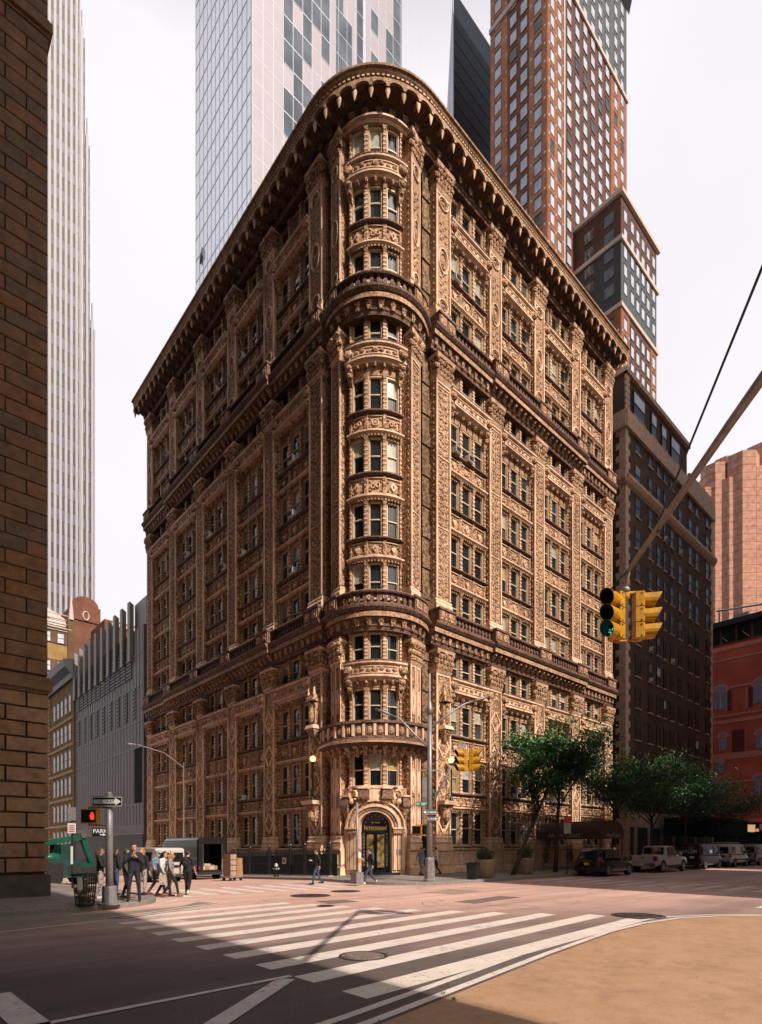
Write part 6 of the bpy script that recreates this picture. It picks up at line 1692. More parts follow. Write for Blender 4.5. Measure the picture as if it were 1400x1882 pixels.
# ---------------------------------------------------------------- vehicles. Local frame: +X forward, Y left, Z up, origin on the ground mid-length
simple('paint_black', (.008, .009, .011, 1), .25, .0, .2, 2, spec=.4, coat=.25)
simple('paint_white', (.52, .49, .46, 1), .3, 0, .06, 2, coat=.5)
simple('paint_navy', (.012, .015, .026, 1), .28, 0, .2, 2, spec=.4, coat=.2)
simple('paint_grey', (.36, .34, .33, 1), .35, 0, .08, 2, coat=.4)
simple('tyre', (.014, .013, .013, 1), .85, var=.3, scale=20)
simple('alloy', (.38, .37, .36, 1), .3, .8, .15, 12)
simple('plastic_dark', (.02, .02, .02, 1), .6, var=.3, scale=10)
glass('car_glass', (.012, .015, .017, 1), .05, .4, 1.0, .7)
simple('tail_red', (.32, .015, .012, 1), .2, var=.25, scale=15, coat=.5)
simple('chrome', (.55, .55, .55, 1), .18, .9, .1, 8)
simple('plate_yellow', (.72, .46, .06, 1), .5, var=.1)
simple('van_letter', (.34, .38, .42, 1), .5, var=.1)
def section(x, w, z0, zb, z1, r=.12, tuck=.0):
    """half-profile ring of a body: sill, bulge at the belt, shoulder"""
    pts = [(-w+tuck+r, z0), (w-tuck-r, z0), (w-tuck, z0+r), (w, (z0+zb)/2), (w-.01, zb), (w-.05, z1-r*.6), (w-r-.05, z1), (-w+r+.05, z1), (-w+.05, z1-r*.6), (-w+.01, zb), (-w, (z0+zb)/2), (-w+tuck, z0+r)]
    return [(x, y, z) for y, z in pts]
def vehicle(name, label, cat, loc, rz, paint, L, W, lower, roof, wheels, wr=.37, rear=None, group=None, side=None):
    """lower: list of (x, halfwidth, z0, zbelt, ztop); roof: list of (x, halfwidth bottom, halfwidth top, zbottom, ztop)"""
    t = thing(name, label, cat, loc, rz, group)
    m = MB(); m.rings([section(*q) for q in lower]); b = m.build('body', paint, t, True)
    mod = b.modifiers.new('edge', 'EDGE_SPLIT'); mod.split_angle = radians(38)
    m = MB()
    if roof:
        m.rings([[(x, -wb, zb), (x, -wt*1.02, zb+(zt-zb)*.55), (x, -wt, zt-.05), (x, -wt+.1, zt), (x, wt-.1, zt), (x, wt, zt-.05), (x, wt*1.02, zb+(zt-zb)*.55), (x, wb, zb)] for x, wb, wt, zb, zt in roof], 0)
        r = m.build('roof', paint, t, True); mod = r.modifiers.new('edge', 'EDGE_SPLIT'); mod.split_angle = radians(38)
    for i, (wx, s) in enumerate([(a, s) for a in wheels for s in (-1, 1)]):
        wy = s*(W/2-.12)
        k = MB(); n = 20     # dark wheel arch then tyre
        k.rings([[(wx+q*cos(2*pi*j/n), wy+s*y, wr+q*sin(2*pi*j/n)) for j in range(n)] for y, q in ((-.13, wr*.8), (-.12, wr), (.08, wr), (.11, wr*.92), (.11, wr*.62))], 0)
        w_ = k.build('wheel', 'tyre', t, True)
        k = MB(); k.rings([[(wx+q*cos(2*pi*j/n), wy+s*y, wr+q*sin(2*pi*j/n)) for j in range(n)] for y, q in ((.0, wr*.66), (.115, wr*.66), (.115, wr*.58), (.07, wr*.5))], 0)
        for j in range(6):
            a = 2*pi*j/6; c_, s_ = cos(a), sin(a); o = wr*.07
            k.hexa([(wx+u*c_-v*s_, wy+s*y, wr+u*s_+v*c_) for y in (.06, .12) for u, v in ((0, -o), (wr*.6, -o*1.3), (wr*.6, o*1.3), (0, o))])
        k.build('rim', 'alloy', w_)
        k = MB(); R_ = []
        for q in (wr*1.02, wr*1.2): R_.append([(wx+q*cos(pi*j/12), s*(W/2+.008), wr+q*sin(pi*j/12)) for j in range(13)])
        k.rings(R_, 0, cap=False, closed=False); k.add([(wx+wr*1.19*cos(pi*j/12), s*(W/2-.012), wr+wr*1.19*sin(pi*j/12)) for j in range(13)], [tuple(range(13))], 0)
        k.build('wheel_arch', 'plastic_dark', t, recalc=False)
    return t
def slab(t, name, mat, pts, th, n, parent=None):
    """thin panel: polygon pts pushed out by th along n"""
    m = MB(); n = Vector(n).normalized(); m.rings([pts, [tuple(Vector(p)+n*th) for p in pts]]); return m.build(name, mat, parent or t)

def suv(label, loc, rz):
    L = [(-2.36, .80, .42, .72, .98), (-2.30, .90, .30, .80, 1.05), (-1.9, .95, .26, .82, 1.1), (-.5, .97, .24, .82, 1.08), (1.0, .97, .24, .8, 1.05), (1.8, .94, .26, .75, .98), (2.2, .86, .30, .65, .84), (2.36, .7, .38, .6, .72)]
    R = [(-2.28, .86, .62, 1.03, 1.06), (-2.02, .9, .68, 1.06, 1.52), (-1.7, .91, .72, 1.08, 1.66), (-.6, .92, .74, 1.07, 1.72), (.3, .92, .73, 1.05, 1.68), (1.15, .9, .74, 1.0, 1.12), (1.3, .88, .72, .98, 1.0)]
    t = vehicle('parked_car', label, 'car', loc, rz, 'paint_black', 4.72, 1.94, L, R, (-1.42, 1.45), .38, group='vehicles parked along the avenue kerb')
    slab(t, 'rear_window', 'car_glass', [(-2.26, -.62, 1.12), (-2.26, .62, 1.12), (-2.0, .58, 1.54), (-2.0, -.58, 1.54)], .03, (-1, 0, .5))
    for s in (-1, 1):
        n = (0, s, .25)
        slab(t, 'side_window', 'car_glass', [(-1.85, s*.93, 1.14), (-.72, s*.945, 1.12), (-.72, s*.78, 1.58), (-1.55, s*.765, 1.56)], .02, n)
        slab(t, 'side_window', 'car_glass', [(-.66, s*.945, 1.12), (.9, s*.935, 1.08), (.32, s*.775, 1.55), (-.66, s*.78, 1.58)], .02, n)
        slab(t, 'tail_light', 'tail_red', [(-2.33, s*.5, .9), (-2.31, s*.88, .88), (-2.30, s*.88, 1.04), (-2.31, s*.5, 1.0)], .03, (-1, 0, .1))
        slab(t, 'tail_light', 'tail_red', [(-2.30, s*.9, .88), (-1.98, s*.955, .95), (-2.0, s*.955, 1.03), (-2.30, s*.9, 1.04)], .015, (0, s, 0))
        slab(t, 'side_trim', 'chrome', [(-1.0, s*.965, .36), (1.0, s*.965, .36), (1.0, s*.965, .42), (-1.0, s*.965, .42)], .015, (0, s, 0))
        m = MB(); m.ell((.85, s*1.03, 1.14), (.1, .11, .07), 0, 8, 5); m.build('mirror', 'paint_black', t, True)
        m = MB(); m.tube([(-1.6, s*.66, 1.70), (.2, s*.66, 1.74)], .02, 0, 6); m.build('roof_rail', 'chrome', t)
        m = MB(); m.box(-.95, s*.955, .95, -.75, s*.985, .98); m.box(.15, s*.955, .94, .35, s*.985, .97); m.build('door_handle', 'chrome', t)
    slab(t, 'trim_bar', 'chrome', [(-2.36, -.45, .94), (-2.36, .45, .94), (-2.35, .42, 1.0), (-2.35, -.42, 1.0)], .02, (-1, 0, 0))
    slab(t, 'number_plate', 'plate_yellow', [(-2.37, -.16, .72), (-2.37, .16, .72), (-2.37, .16, .87), (-2.37, -.16, .87)], .02, (-1, 0, 0))
    slab(t, 'bumper', 'plastic_dark', [(-2.36, -.7, .4), (-2.36, .7, .4), (-2.36, .75, .58), (-2.36, -.75, .58)], .04, (-1, 0, 0))
    return t
def pickup(label, loc, rz):
    L = [(-2.95, .94, .55, .9, 1.22), (-2.9, .98, .48, .95, 1.25), (-1.2, 1.0, .45, .95, 1.25), (-1.1, 1.0, .42, .95, 1.22), (1.0, 1.0, .42, .95, 1.22), (1.3, 1.0, .42, .95, 1.2), (2.5, .98, .45, .92, 1.12), (2.85, .92, .5, .85, 1.05), (2.95, .86, .55, .8, .98)]
    R = [(-1.12, .94, .78, 1.22, 1.28), (-1.0, .95, .8, 1.22, 1.86), (-.6, .95, .82, 1.22, 1.94), (.4, .95, .82, 1.2, 1.93), (1.25, .93, .8, 1.18, 1.3), (1.35, .92, .78, 1.17, 1.2)]
    t = vehicle('pickup_truck', label, 'pickup truck', loc, rz, 'paint_white', 5.9, 2.02, L, R, (-1.85, 1.9), .42, group='vehicles parked along the avenue kerb')
    slab(t, 'rear_window', 'car_glass', [(-1.10, -.72, 1.32), (-1.10, .72, 1.32), (-1.0, .7, 1.80), (-1.0, -.7, 1.80)], .04, (-1, 0, .2))
    for s in (-1, 1):
        n = (0, s, .25)
        slab(t, 'side_window', 'car_glass', [(-.9, s*.955, 1.28), (-.05, s*.96, 1.28), (-.05, s*.845, 1.82), (-.78, s*.845, 1.82)], .02, n)
        slab(t, 'side_window', 'car_glass', [(.02, s*.96, 1.28), (1.1, s*.95, 1.25), (.5, s*.84, 1.8), (.02, s*.845, 1.82)], .02, n)
        slab(t, 'tail_light', 'tail_red', [(-2.96, s*.76, .86), (-2.95, s*.97, .86), (-2.95, s*.97, 1.2), (-2.96, s*.76, 1.2)], .04, (-1, 0, 0)); slab(t, 'tail_light', 'tail_red', [(-2.93, s*.97, .86), (-2.8, s*.985, .86), (-2.8, s*.985, 1.2), (-2.93, s*.97, 1.2)], .02, (0, s, 0))
        slab(t, 'side_step', 'plastic_dark', [(-.9, s*.98, .38), (1.0, s*.98, .38), (1.0, s*.98, .46), (-.9, s*.98, .46)], .08, (0, s, 0))
        m = MB(); m.ell((1.0, s*1.12, 1.34), (.1, .13, .12), 0, 8, 5); m.build('mirror', 'paint_white', t, True)
        m = MB(); m.box(-.75, s*.98, 1.06, -.55, s*1.02, 1.1); m.box(.2, s*.98, 1.06, .4, s*1.02, 1.1); m.build('door_handle', 'chrome', t)
    slab(t, 'tailgate', 'paint_white', [(-2.96, -.74, .74), (-2.96, .74, .74), (-2.96, .74, 1.24), (-2.96, -.74, 1.24)], .035, (-1, 0, 0))
    slab(t, 'tailgate_badge', 'plastic_dark', [(-3.0, -.1, 1.02), (-3.0, .1, 1.02), (-3.0, .1, 1.1), (-3.0, -.1, 1.1)], .015, (-1, 0, 0))
    m = MB(); m.box(-3.1, -.95, .48, -2.93, .95, .68); m.build('bumper', 'chrome', t)
    slab(t, 'number_plate', 'sign_white', [(-3.11, -.16, .52), (-3.11, .16, .52), (-3.11, .16, .66), (-3.11, -.16, .66)], .012, (-1, 0, 0))
    return t
def van(label, loc, rz, paint, letter=None, low=False):
    H = 2.12
    L = [(-2.75, .93, .42, .85, 1.15), (-2.7, .98, .36, .9, 1.18), (0, 1.0, .34, .9, 1.18), (1.4, 1.0, .34, .9, 1.15), (2.1, .98, .36, .85, 1.1), (2.6, .92, .4, .78, .98), (2.75, .84, .46, .74, .9)]
    R = [(-2.74, .96, .84, 1.14, H-.14), (-2.66, .97, .86, 1.16, H-.04), (-2.2, .98, .88, 1.17, H), (.6, .98, .88, 1.17, H), (1.1, .97, .86, 1.16, H-.08), (1.95, .95, .84, 1.1, 1.3), (2.1, .93, .82, 1.08, 1.12)]
    t = vehicle('van', label, 'van', loc, rz, paint, 5.5, 2.02, L, R, (-1.6, 1.75), .37, group='vehicles parked along the avenue kerb')
    for s in (-1, 1):
        slab(t, 'rear_window', 'car_glass', [(-2.765, s*.08, 1.28), (-2.765, s*.8, 1.28), (-2.755, s*.76, 1.82), (-2.755, s*.08, 1.82)], .02, (-1, 0, .1))
        slab(t, 'side_window', 'car_glass', [(.45, s*.99, 1.22), (1.75, s*.975, 1.2), (1.15, s*.89, 1.88), (.45, s*.895, 1.9)], .02, (0, s, .2))
        slab(t, 'side_window', 'car_glass', [(-2.35, s*.995, 1.28), (-1.35, s*.995, 1.28), (-1.35, s*.9, 1.84), (-2.3, s*.9, 1.84)], .02, (0, s, .2))
        slab(t, 'tail_light', 'tail_red', [(-2.76, s*.86, .86), (-2.75, s*.97, .86), (-2.75, s*.97, 1.22), (-2.76, s*.86, 1.22)], .03, (-1, 0, 0)); slab(t, 'tail_light', 'tail_red', [(-2.74, s*.985, .86), (-2.66, s*.99, .86), (-2.66, s*.99, 1.22), (-2.74, s*.985, 1.22)], .015, (0, s, 0))
        m = MB(); m.ell((1.65, s*1.12, 1.35), (.09, .12, .15), 0, 8, 5); m.build('mirror', 'plastic_dark', t, True)
        slab(t, 'side_trim', 'plastic_dark', [(-2.5, s*1.0, .62), (2.2, s*.99, .62), (2.2, s*.99, .7), (-2.5, s*1.0, .7)], .02, (0, s, 0))
    slab(t, 'door_seam', 'plastic_dark', [(-2.765, -.012, .5), (-2.765, .012, .5), (-2.76, .012, 1.95), (-2.76, -.012, 1.95)], .012, (-1, 0, 0))
    slab(t, 'number_plate', 'sign_black' if paint != 'paint_navy' else 'sign_white', [(-2.775, -.5, .92), (-2.775, -.15, .92), (-2.775, -.15, 1.08), (-2.775, -.5, 1.08)], .012, (-1, 0, 0))
    m = MB(); m.box(-2.88, -.92, .36, -2.72, .92, .54); m.build('bumper', 'plastic_dark', t)
    if letter: 
        text_obj('lettering', letter, .4, 'van_letter', facing((-2.80, 0, 1.46), (0, -1, 0), (.05, 0, 1)), t, .003); text_obj('lettering', letter[-3:], .36, 'van_letter', facing((-.5, -1.012, 1.45), (1, 0, 0), (0, .12, 1)), t, .003)
    return t
CY = 17.75
suv('black car with yellow number plate parked first behind the junction', (35.7, CY, 0), .0)
pickup('white pickup truck with dark rear window parked ahead of the black car', (44.2, CY-.05, 0), 0)
van('dark navy van with faint pale lettering parked ahead of the white pickup', (52.6, CY, 0), 0, 'paint_navy', 'HARLEM')
v = van('white van with square rear windows and rusty roof rack before the red shop', (60.0, CY, 0), 0, 'paint_white')
m = MB()
for yy in (-.6, 0, .6): m.tube([(-2.4, yy, 2.24), (1.0, yy, 2.24)], .03, 0, 6)
for xx in (-2.2, -1, .4): m.tube([(xx, -.8, 2.18), (xx, .8, 2.18)], .03, 0, 6)
m.build('roof_rack', 'steel_brown', v)
van('second white van, farthest of the parked row, cut off by the right frame edge', (67.2, CY-.1, 0), 0, 'paint_grey', 'linser')

# --- black delivery truck with open rear on the side street (faces +Y)
simple('truck_black', (.014, .014, .015, 1), .3, 0, .3, 1.5, coat=.3); simple('truck_inside', (.05, .045, .04, 1), .8, var=.4, scale=2); simple('carton', (.34, .20, .085, 1), .85, var=.25, scale=4); simple('carton_pale', (.48, .40, .33, 1), .85, var=.2, scale=4); simple('brown_wrap', (.17, .075, .05, 1), .6, var=.5, scale=9)
TX, TY = 16.9, 35.2; TG = gz(0, 38)-.02
t = thing('delivery_truck', 'black step van delivery truck with its rear open beside the iron fence', 'truck', (TX, TY, TG), -.0)
W2, TL, TZ = 1.02, 6.6, 2.85
m = MB()
m.box(-W2, 0, .62, -W2+.06, TL-1.2, TZ-.12); m.box(W2-.06, 0, .62, W2, TL-1.2, TZ-.12); m.box(-W2, 0, .55, W2, TL-1.2, .72)
m.rings([[(-W2+a, y, TZ-.12), (-W2+.1+a, y, TZ-.02), (-W2+.25, y, TZ), (W2-.25, y, TZ), (W2-.1-a, y, TZ-.02), (W2-a, y, TZ-.12)] for y, a in ((-.02, 0), (TL-1.2, 0))])
m.box(-W2, 0, .72, -W2+.38, .06, TZ-.12); m.box(W2-.38, 0, .72, W2, .06, TZ-.12); m.box(-W2+.38, 0, TZ-.42, W2-.38, .06, TZ-.12)
m.rings([[(-W2+b, y, .5), (W2-b, y, .5), (W2-b, y, z), (W2-b-.15, y, z+.1), (-W2+b+.15, y, z+.1), (-W2+b, y, z)] for y, z, b in ((TL-1.2, TZ-.12, 0), (TL-.7, TZ-.35, .02), (TL-.45, 1.7, .04), (TL, 1.45, .1))])
m.box(-W2+.06, 2.6, .72, W2-.06, 2.66, TZ-.15); m.build('body', 'truck_black', t)
m = MB()
for s in (-1, 1):
    for z in (1.0, 1.45): m.box(s*W2-.02, .05, z, s*W2+.02, TL-1.3, z+.05)
    m.box(s*W2-.015, .0, TZ-.16, s*W2+.02, TL-1.2, TZ-.11)
m.box(-W2+.34, -.03, .75, -W2+.38, .0, 2.4); m.box(W2-.38, -.03, .75, W2-.34, .0, 2.4); m.build('rub_rail', 'chrome', t)
m = MB(); m.box(-W2+.0, -.18, .42, W2, .0, .58); m.build('bumper', 'plastic_dark', t)
m = MB(); m.box(-W2+.08, 2.4, .72, W2-.08, 2.58, 2.5)
for i in range(3): m.box(-W2+.08, .3, 1.15+i*.5, -W2+.5, 2.4, 1.2+i*.5)
m.build('shelf', 'truck_inside', t)
for s in (-1, 1):
    slab(t, 'tail_light', 'tail_red', [(s*.85, -.02, .8), (s*.98, -.02, .8), (s*.98, -.02, .92), (s*.85, -.02, .92)], .02, (0, -1, 0))
    slab(t, 'side_window', 'car_glass', [(s*(W2-.03), TL-1.0, 1.6), (s*(W2-.03), TL-.55, 1.6), (s*(W2-.05), TL-.75, 2.3), (s*(W2-.03), TL-1.1, 2.4)], .03, (s, 0, 0))
    for wy in (1.2, TL-1.0):
        k = MB(); n = 18; k.rings([[(s*(W2-.16)+s*x, wy+q*cos(2*pi*j/n), .42+q*sin(2*pi*j/n)) for j in range(n)] for x, q in ((-.15, .36), (-.14, .42), (.1, .42), (.12, .36), (.12, .2))]); k.build('wheel', 'tyre', t, True)
r = random.Random(8)
for i in range(9):
    w_, d_, h_ = r.uniform(.3, .55), r.uniform(.3, .5), r.uniform(.2, .4); x = -.55+.3*(i % 4)+r.uniform(-.05, .05); y = .5+.5*(i//4)
    c = thing('parcel', ('pale parcel', 'brown parcel')[i % 2]+' on the load floor inside the open delivery truck', 'parcel', (TX+x, TY+y, TG+.73+(i//4)*.0), r.uniform(-.3, .3), 'parcels inside the delivery truck')
    m = MB(); m.box(-w_/2, -d_/2, 0, w_/2, d_/2, h_); m.box(-.03, -d_/2-.002, 0, .03, d_/2+.002, h_+.002); b = m.build('box', ('carton_pale', 'carton')[i % 2], c)
# trolley stacked with goods
cx, cy = at_px(427, 1619.5, gz(0, 32.0)); cg = gz(cx, cy)
t = thing('goods_trolley', 'low trolley carrying a tall stack beside the open truck', 'trolley', (cx, cy, cg), .25)
m = MB(); m.box(-.5, -.35, .2, .5, .35, .27)
for s in (-1, 1): m.tube([(s*.48, .3, .2), (s*.48, .3, 1.3)], .02, 0, 6)
m.build('deck', 'galvanised', t)
for x in (-.4, .4):
    for y in (-.28, .28): m = MB(); m.tube([(x, y-.03, .1), (x, y+.03, .1)], .1, 0, 12); m.build('wheel', 'tyre', t)
tilt = Matrix.Rotation(.25, 3, 'Z')
for i in range(3):
    c = thing('carton_stack_box', ('lowest', 'middle', 'top')[i]+' tan carton of the short stack on the goods trolley', 'carton', tuple(Vector((cx, cy, cg+.27+.36*i))+tilt @ Vector((.26, -.1+.02*i, 0))), .25+.05*i)
    m = MB(); m.box(-.22, -.26, 0, .22, .26, .355); m.box(-.03, -.262, .0, .03, .262, .358); m.build('box', 'carton', c)
for i in range(4):
    c = thing('wrapped_crate', f'{("lowest", "second", "third", "topmost")[i]} brown wrapped crate on the goods trolley', 'crate', tuple(Vector((cx, cy, cg+.27+.33*i))+tilt @ Vector((-.22, -.05, 0))), .25)
    m = MB(); m.box(-.24, -.28, 0, .24, .28, .325)
    for a in range(5): m.box(-.2+a*.09, -.285, .03, -.15+a*.09, .285, .3, 1)
    m.build('box', ['brown_wrap', 'carton_pale'], c)
# white van with a small mark, half hidden by walkers
v = van('white van on the side street, partly hidden by walking people', (13.4, 36.2, gz(0, 36)), pi/2, 'paint_white'); v['group'] = 'vehicles on the side street'
# --- green telescopic lift at the left
simple('lift_green', (.009, .085, .055, 1), .35, 0, .2, 2, coat=.4); simple('lift_green_dark', (.008, .05, .035, 1), .5, 0, .3, 2)
gx, gy = 8.7, 36.5; gg = gz(gx, gy)
t = thing('boom_lift', 'green telescopic boom lift parked on the side street behind the stone corner', 'lift', (gx, gy, gg), .35); t.scale = (.86, .86, .86)
m = MB(); m.rings([[(x, -.95+a, z0), (x, .95-a, z0), (x, .95-a, z1-.12), (x, .8-a, z1), (x, -.8+a, z1), (x, -.95+a, z1-.12)] for x, a, z0, z1 in ((-2.4, .3, .75, 1.3), (-2.2, .1, .6, 1.75), (-1.2, .0, .5, 2.0), (-.6, .0, .5, 1.7), (1.3, .05, .5, 1.35), (1.7, .25, .6, 1.1))]); m.build('chassis', 'lift_green_dark', t)
m = MB(); m.box(-2.0, -1.0, .75, -1.0, -.94, 1.5, 0); m.box(-.7, -.99, .7, .2, -.94, 1.3, 0); m.box(.35, -.98, .75, 1.1, -.93, 1.1, 0)
for i in range(6): m.box(-1.95, -1.02, .82+i*.11, -1.05, -1.0, .86+i*.11, 0)
m.build('engine_grille', 'plastic_dark', t)
for i in range(5): m = MB(); m.tube([(-.9+i*.2, -.5, 2.0), (-.6+i*.2, -.6, 2.6+.05*i), (.2+i*.1, -.3, 2.9)], .03, 0, 5); m.build('hose', 'plastic_dark', t)
m = MB(); m.ell((-1.55, -.6, 1.85), (.7, .4, .3), 0, 12, 8); m.build('engine_cover', 'lift_green', t, True)
m = MB(); m.hexa([(-2.6, -.18, 2.45), (-2.6, .18, 2.45), (1.0, .18, 3.05), (1.0, -.18, 3.05), (-2.6, -.18, 2.8), (-2.6, .18, 2.8), (1.0, .18, 3.4), (1.0, -.18, 3.4)]); m.hexa([(.75, -.14, 3.3), (.75, .14, 3.3), (1.1, .14, 3.3), (1.1, -.14, 3.3), (1.55, -.14, 1.1), (1.55, .14, 1.1), (1.9, .14, 1.1), (1.9, -.14, 1.1)]); m.build('boom', 'lift_green', t)
m = MB(); m.tube([(.9, -.3, 3.35), (.9, .3, 3.35)], .22, 0, 12); m.tube([(-.4, 0, 1.7), (.4, 0, 3.0)], .09, 0, 8); m.build('cylinder', 'alloy', t)
m = MB(); m.box(-1.0, -.7, 1.5, -.1, .5, 2.7); m.build('turntable', 'lift_green_dark', t)
for x in (-1.6, 1.1):
    for s in (-1, 1):
        k = MB(); n = 20; k.rings([[(x+q*cos(2*pi*j/n), s*(.85+y), .55+q*sin(2*pi*j/n)) for j in range(n)] for y, q in ((-.18, .48), (-.16, .55), (.16, .55), (.2, .48), (.2, .25))])
        for j in range(16): a = 2*pi*j/16; k.hexa([(x+q*cos(a+b), s*(.85+y), .55+q*sin(a+b)) for y in (-.15, .15) for q, b in ((.54, -.06), (.585, -.05), (.585, .05), (.54, .06))])
        k.build('wheel', 'tyre', t)
m = MB()
for zz in (.55, 1.1, 1.6):
    for a, b in (((1.5, -1.1), (2.9, -1.1)), ((2.9, -1.1), (2.9, .7)), ((2.9, .7), (1.5, .7)), ((1.5, .7), (1.5, -1.1))): m.tube([(*a, zz), (*b, zz)], .022, 0, 6)
for x, y in ((1.5, -1.1), (2.2, -1.1), (2.9, -1.1), (2.9, -.2), (2.9, .7), (2.2, .7), (1.5, .7)): m.tube([(x, y, .5), (x, y, 1.62)], .022, 0, 6)
m.box(1.5, -1.1, .45, 2.9, .7, .5); m.build('basket', 'lift_green', t)
m = MB(); m.box(1.6, -1.0, 1.15, 2.0, -.7, 1.45, 0); m.box(2.3, -.9, .5, 2.6, -.6, 1.0, 0); m.build('control_box', ['lift_green_dark'], t)
# ---------------------------------------------------------------- people: one continuous body grown from a posed skeleton, hair and bags as children
simple('skin_light', (.52, .30, .21, 1), .55, var=.1, scale=12); simple('skin_tan', (.34, .18, .115, 1), .55, var=.1, scale=12)
for nm, c in (('cloth_navy', (.012, .014, .022)), ('cloth_black', (.010, .010, .011)), ('cloth_denim', (.045, .065, .115)), ('cloth_white', (.62, .58, .56)), ('cloth_grey', (.22, .21, .22)), ('cloth_pale', (.50, .40, .34)), ('cloth_red', (.33, .05, .04)), ('cloth_blue', (.14, .20, .30)), ('cloth_olive', (.07, .07, .035)), ('shoe_dark', (.015, .012, .011)), ('shoe_white', (.6, .57, .54)), ('shoe_tan', (.26, .11, .05)), ('hair_dark', (.018, .012, .009)), ('hair_brown', (.06, .03, .017)), ('hair_blond', (.40, .20, .07)), ('cap_teal', (.12, .26, .24)), ('eye', (.01, .008, .007)), ('lip', (.25, .08, .07))):
    simple(nm, (*c, 1), .8 if not nm.startswith('eye') else .2, var=.35, scale=9, bump=.25, bscale=40)
def pattern_mat():
    m, nt, b = new_mat('cloth_pattern'); v = objcoord(nt)
    n = N(nt, 'ShaderNodeTexVoronoi', i_Scale=14.0); nt.links.new(v, n.inputs['Vector'])
    c = ramp(nt, n.outputs[0], [(.3, (.03, .025, .025)), (.42, (.35, .30, .28))]); nt.links.new(c, b.inputs['Base Color']); b.inputs['Roughness'].default_value = .85
pattern_mat()
def cone_between(m, a, b, ra, rb, n=10):
    a, b = Vector(a), Vector(b); d = (b-a); L = d.length or 1e-4
    k = 6; pts = []; rs = []
    # rounded ends so that joints stay full after the union
    for i in range(-2, 1): t = i/2; pts.append(a+d/L*ra*.9*t); rs.append(ra*sqrt(max(.02, 1-(t*.95)**2)))
    for i in range(1, k): t = i/k; pts.append(a.lerp(b, t)); rs.append(ra+(rb-ra)*t)
    for i in range(0, 3): t = i/2; pts.append(b+d/L*rb*.9*t); rs.append(rb*sqrt(max(.02, 1-(t*.95)**2)))
    m.tube(pts, rs, 0, n)
def person(label, loc, yaw, H, joints, mats, hair='hair_brown', hairstyle='short', group=None, bag=None, long_coat=0, seed=0, props=None):
    """joints: dict in units of a 1.75 m figure facing +Y (X = its right); mats: torso, arms, legs, shoes, skin"""
    S = H/1.75
    J = dict(pelvis=(0, 0, .95), chest=(0, .01, 1.30), neck=(0, .0, 1.47), head=(0, .03, 1.62),
             shl=(-.19, 0, 1.42), shr=(.19, 0, 1.42), ell=(-.25, -.03, 1.14), elr=(.25, -.03, 1.14), wrl=(-.25, .06, .90), wrr=(.25, .06, .90),
             hpl=(-.09, 0, .92), hpr=(.09, 0, .92), knl=(-.10, .03, .50), knr=(.10, .03, .50), anl=(-.10, -.02, .09), anr=(.10, -.02, .09))
    J.update(joints); V = {k: Vector(v) for k, v in J.items()}
    up = (V['neck']-V['pelvis']).normalized()
    segs = []      # (a, b, ra, rb, material slot)
    T, AR, LG, SH, SK = 0, 1, 2, 3, 4
    cm = V['pelvis'].lerp(V['chest'], .5)
    for q in (-1, 1):
        side = (V['shr']-V['shl']).normalized()
        segs += [(V['pelvis']+side*q*.06, cm+side*q*.055, .115, .11, T), (cm+side*q*.055, V['chest']+side*q*.075, .11, .115, T)]
    segs += [(V['shl'].lerp(V['shr'], .12), V['shl'].lerp(V['shr'], .88), .075, .075, T), (V['chest'], V['neck'], .10, .062, T), (V['neck'], V['head']-Vector((0, 0, .05)), .056, .056, SK)]
    for s in 'lr':
        segs += [(V['sh'+s], V['el'+s], .062, .046, AR), (V['el'+s], V['wr'+s].lerp(V['el'+s], .12), .045, .034, AR if mats.get('sleeve', 1) else SK),
                 (V['hp'+s], V['kn'+s], .098, .066, LG), (V['kn'+s], V['an'+s], .064, .046, LG)]
        fd = V.get('ft'+s) or (V['an'+s]+Vector((0, .17, -.045)))
        segs += [(V['an'+s]+Vector((0, -.04, -.04)), fd, .046, .038, SH), (V['an'+s]+Vector((0, 0, .03)), V['an'+s]+Vector((0, -.01, -.03)), .048, .05, SH)]
        h = (V['wr'+s]-V['el'+s]).normalized(); segs.append((V['wr'+s], V['wr'+s]+h*.075, .032, .036, SK))
    if not mats.get('sleeve', 1):
        for s in 'lr': segs.append((V['el'+s].lerp(V['sh'+s], .25), V['el'+s], .046, .045, SK))
    if long_coat: segs += [(V['pelvis']+Vector((q*.07, 0, 0)), V['pelvis']+Vector((q*.09, 0, -long_coat)), .12, .13, T) for q in (-1, 1)]
    m = MB()
    for a, b, ra, rb, k in segs: cone_between(m, a*S, b*S, ra*S, rb*S)
    hd = V['head']*S
    m.ell(tuple(hd+Vector((0, -.01, .03))*S), (.074*S, .095*S, .105*S), 0, 14, 10)          # cranium
    m.ell(tuple(hd+Vector((0, .03, -.045))*S), (.058*S, .066*S, .078*S), 0, 12, 8)         # jaw
    me = bpy.data.meshes.new('tmp'); me.from_pydata(m.v, [], m.f)
    bm = bmesh.new(); bm.from_mesh(me); bmesh.ops.recalc_face_normals(bm, faces=bm.faces); bm.to_mesh(me); bm.free()
    o = bpy.data.objects.new('tmp', me); COL.objects.link(o)
    rm = o.modifiers.new('r', 'REMESH'); rm.mode = 'VOXEL'; rm.voxel_size = .017*S; sm = o.modifiers.new('s', 'SMOOTH'); sm.factor = .5; sm.iterations = 4
    dg = bpy.context.evaluated_depsgraph_get(); body = bpy.data.meshes.new_from_object(o.evaluated_get(dg)); bpy.data.objects.remove(o)
    bv = [tuple(v.co) for v in body.vertices]; bf = [tuple(p.vertices) for p in body.polygons]
    out = MB(); out.add(bv, bf, 0)
    mi = []
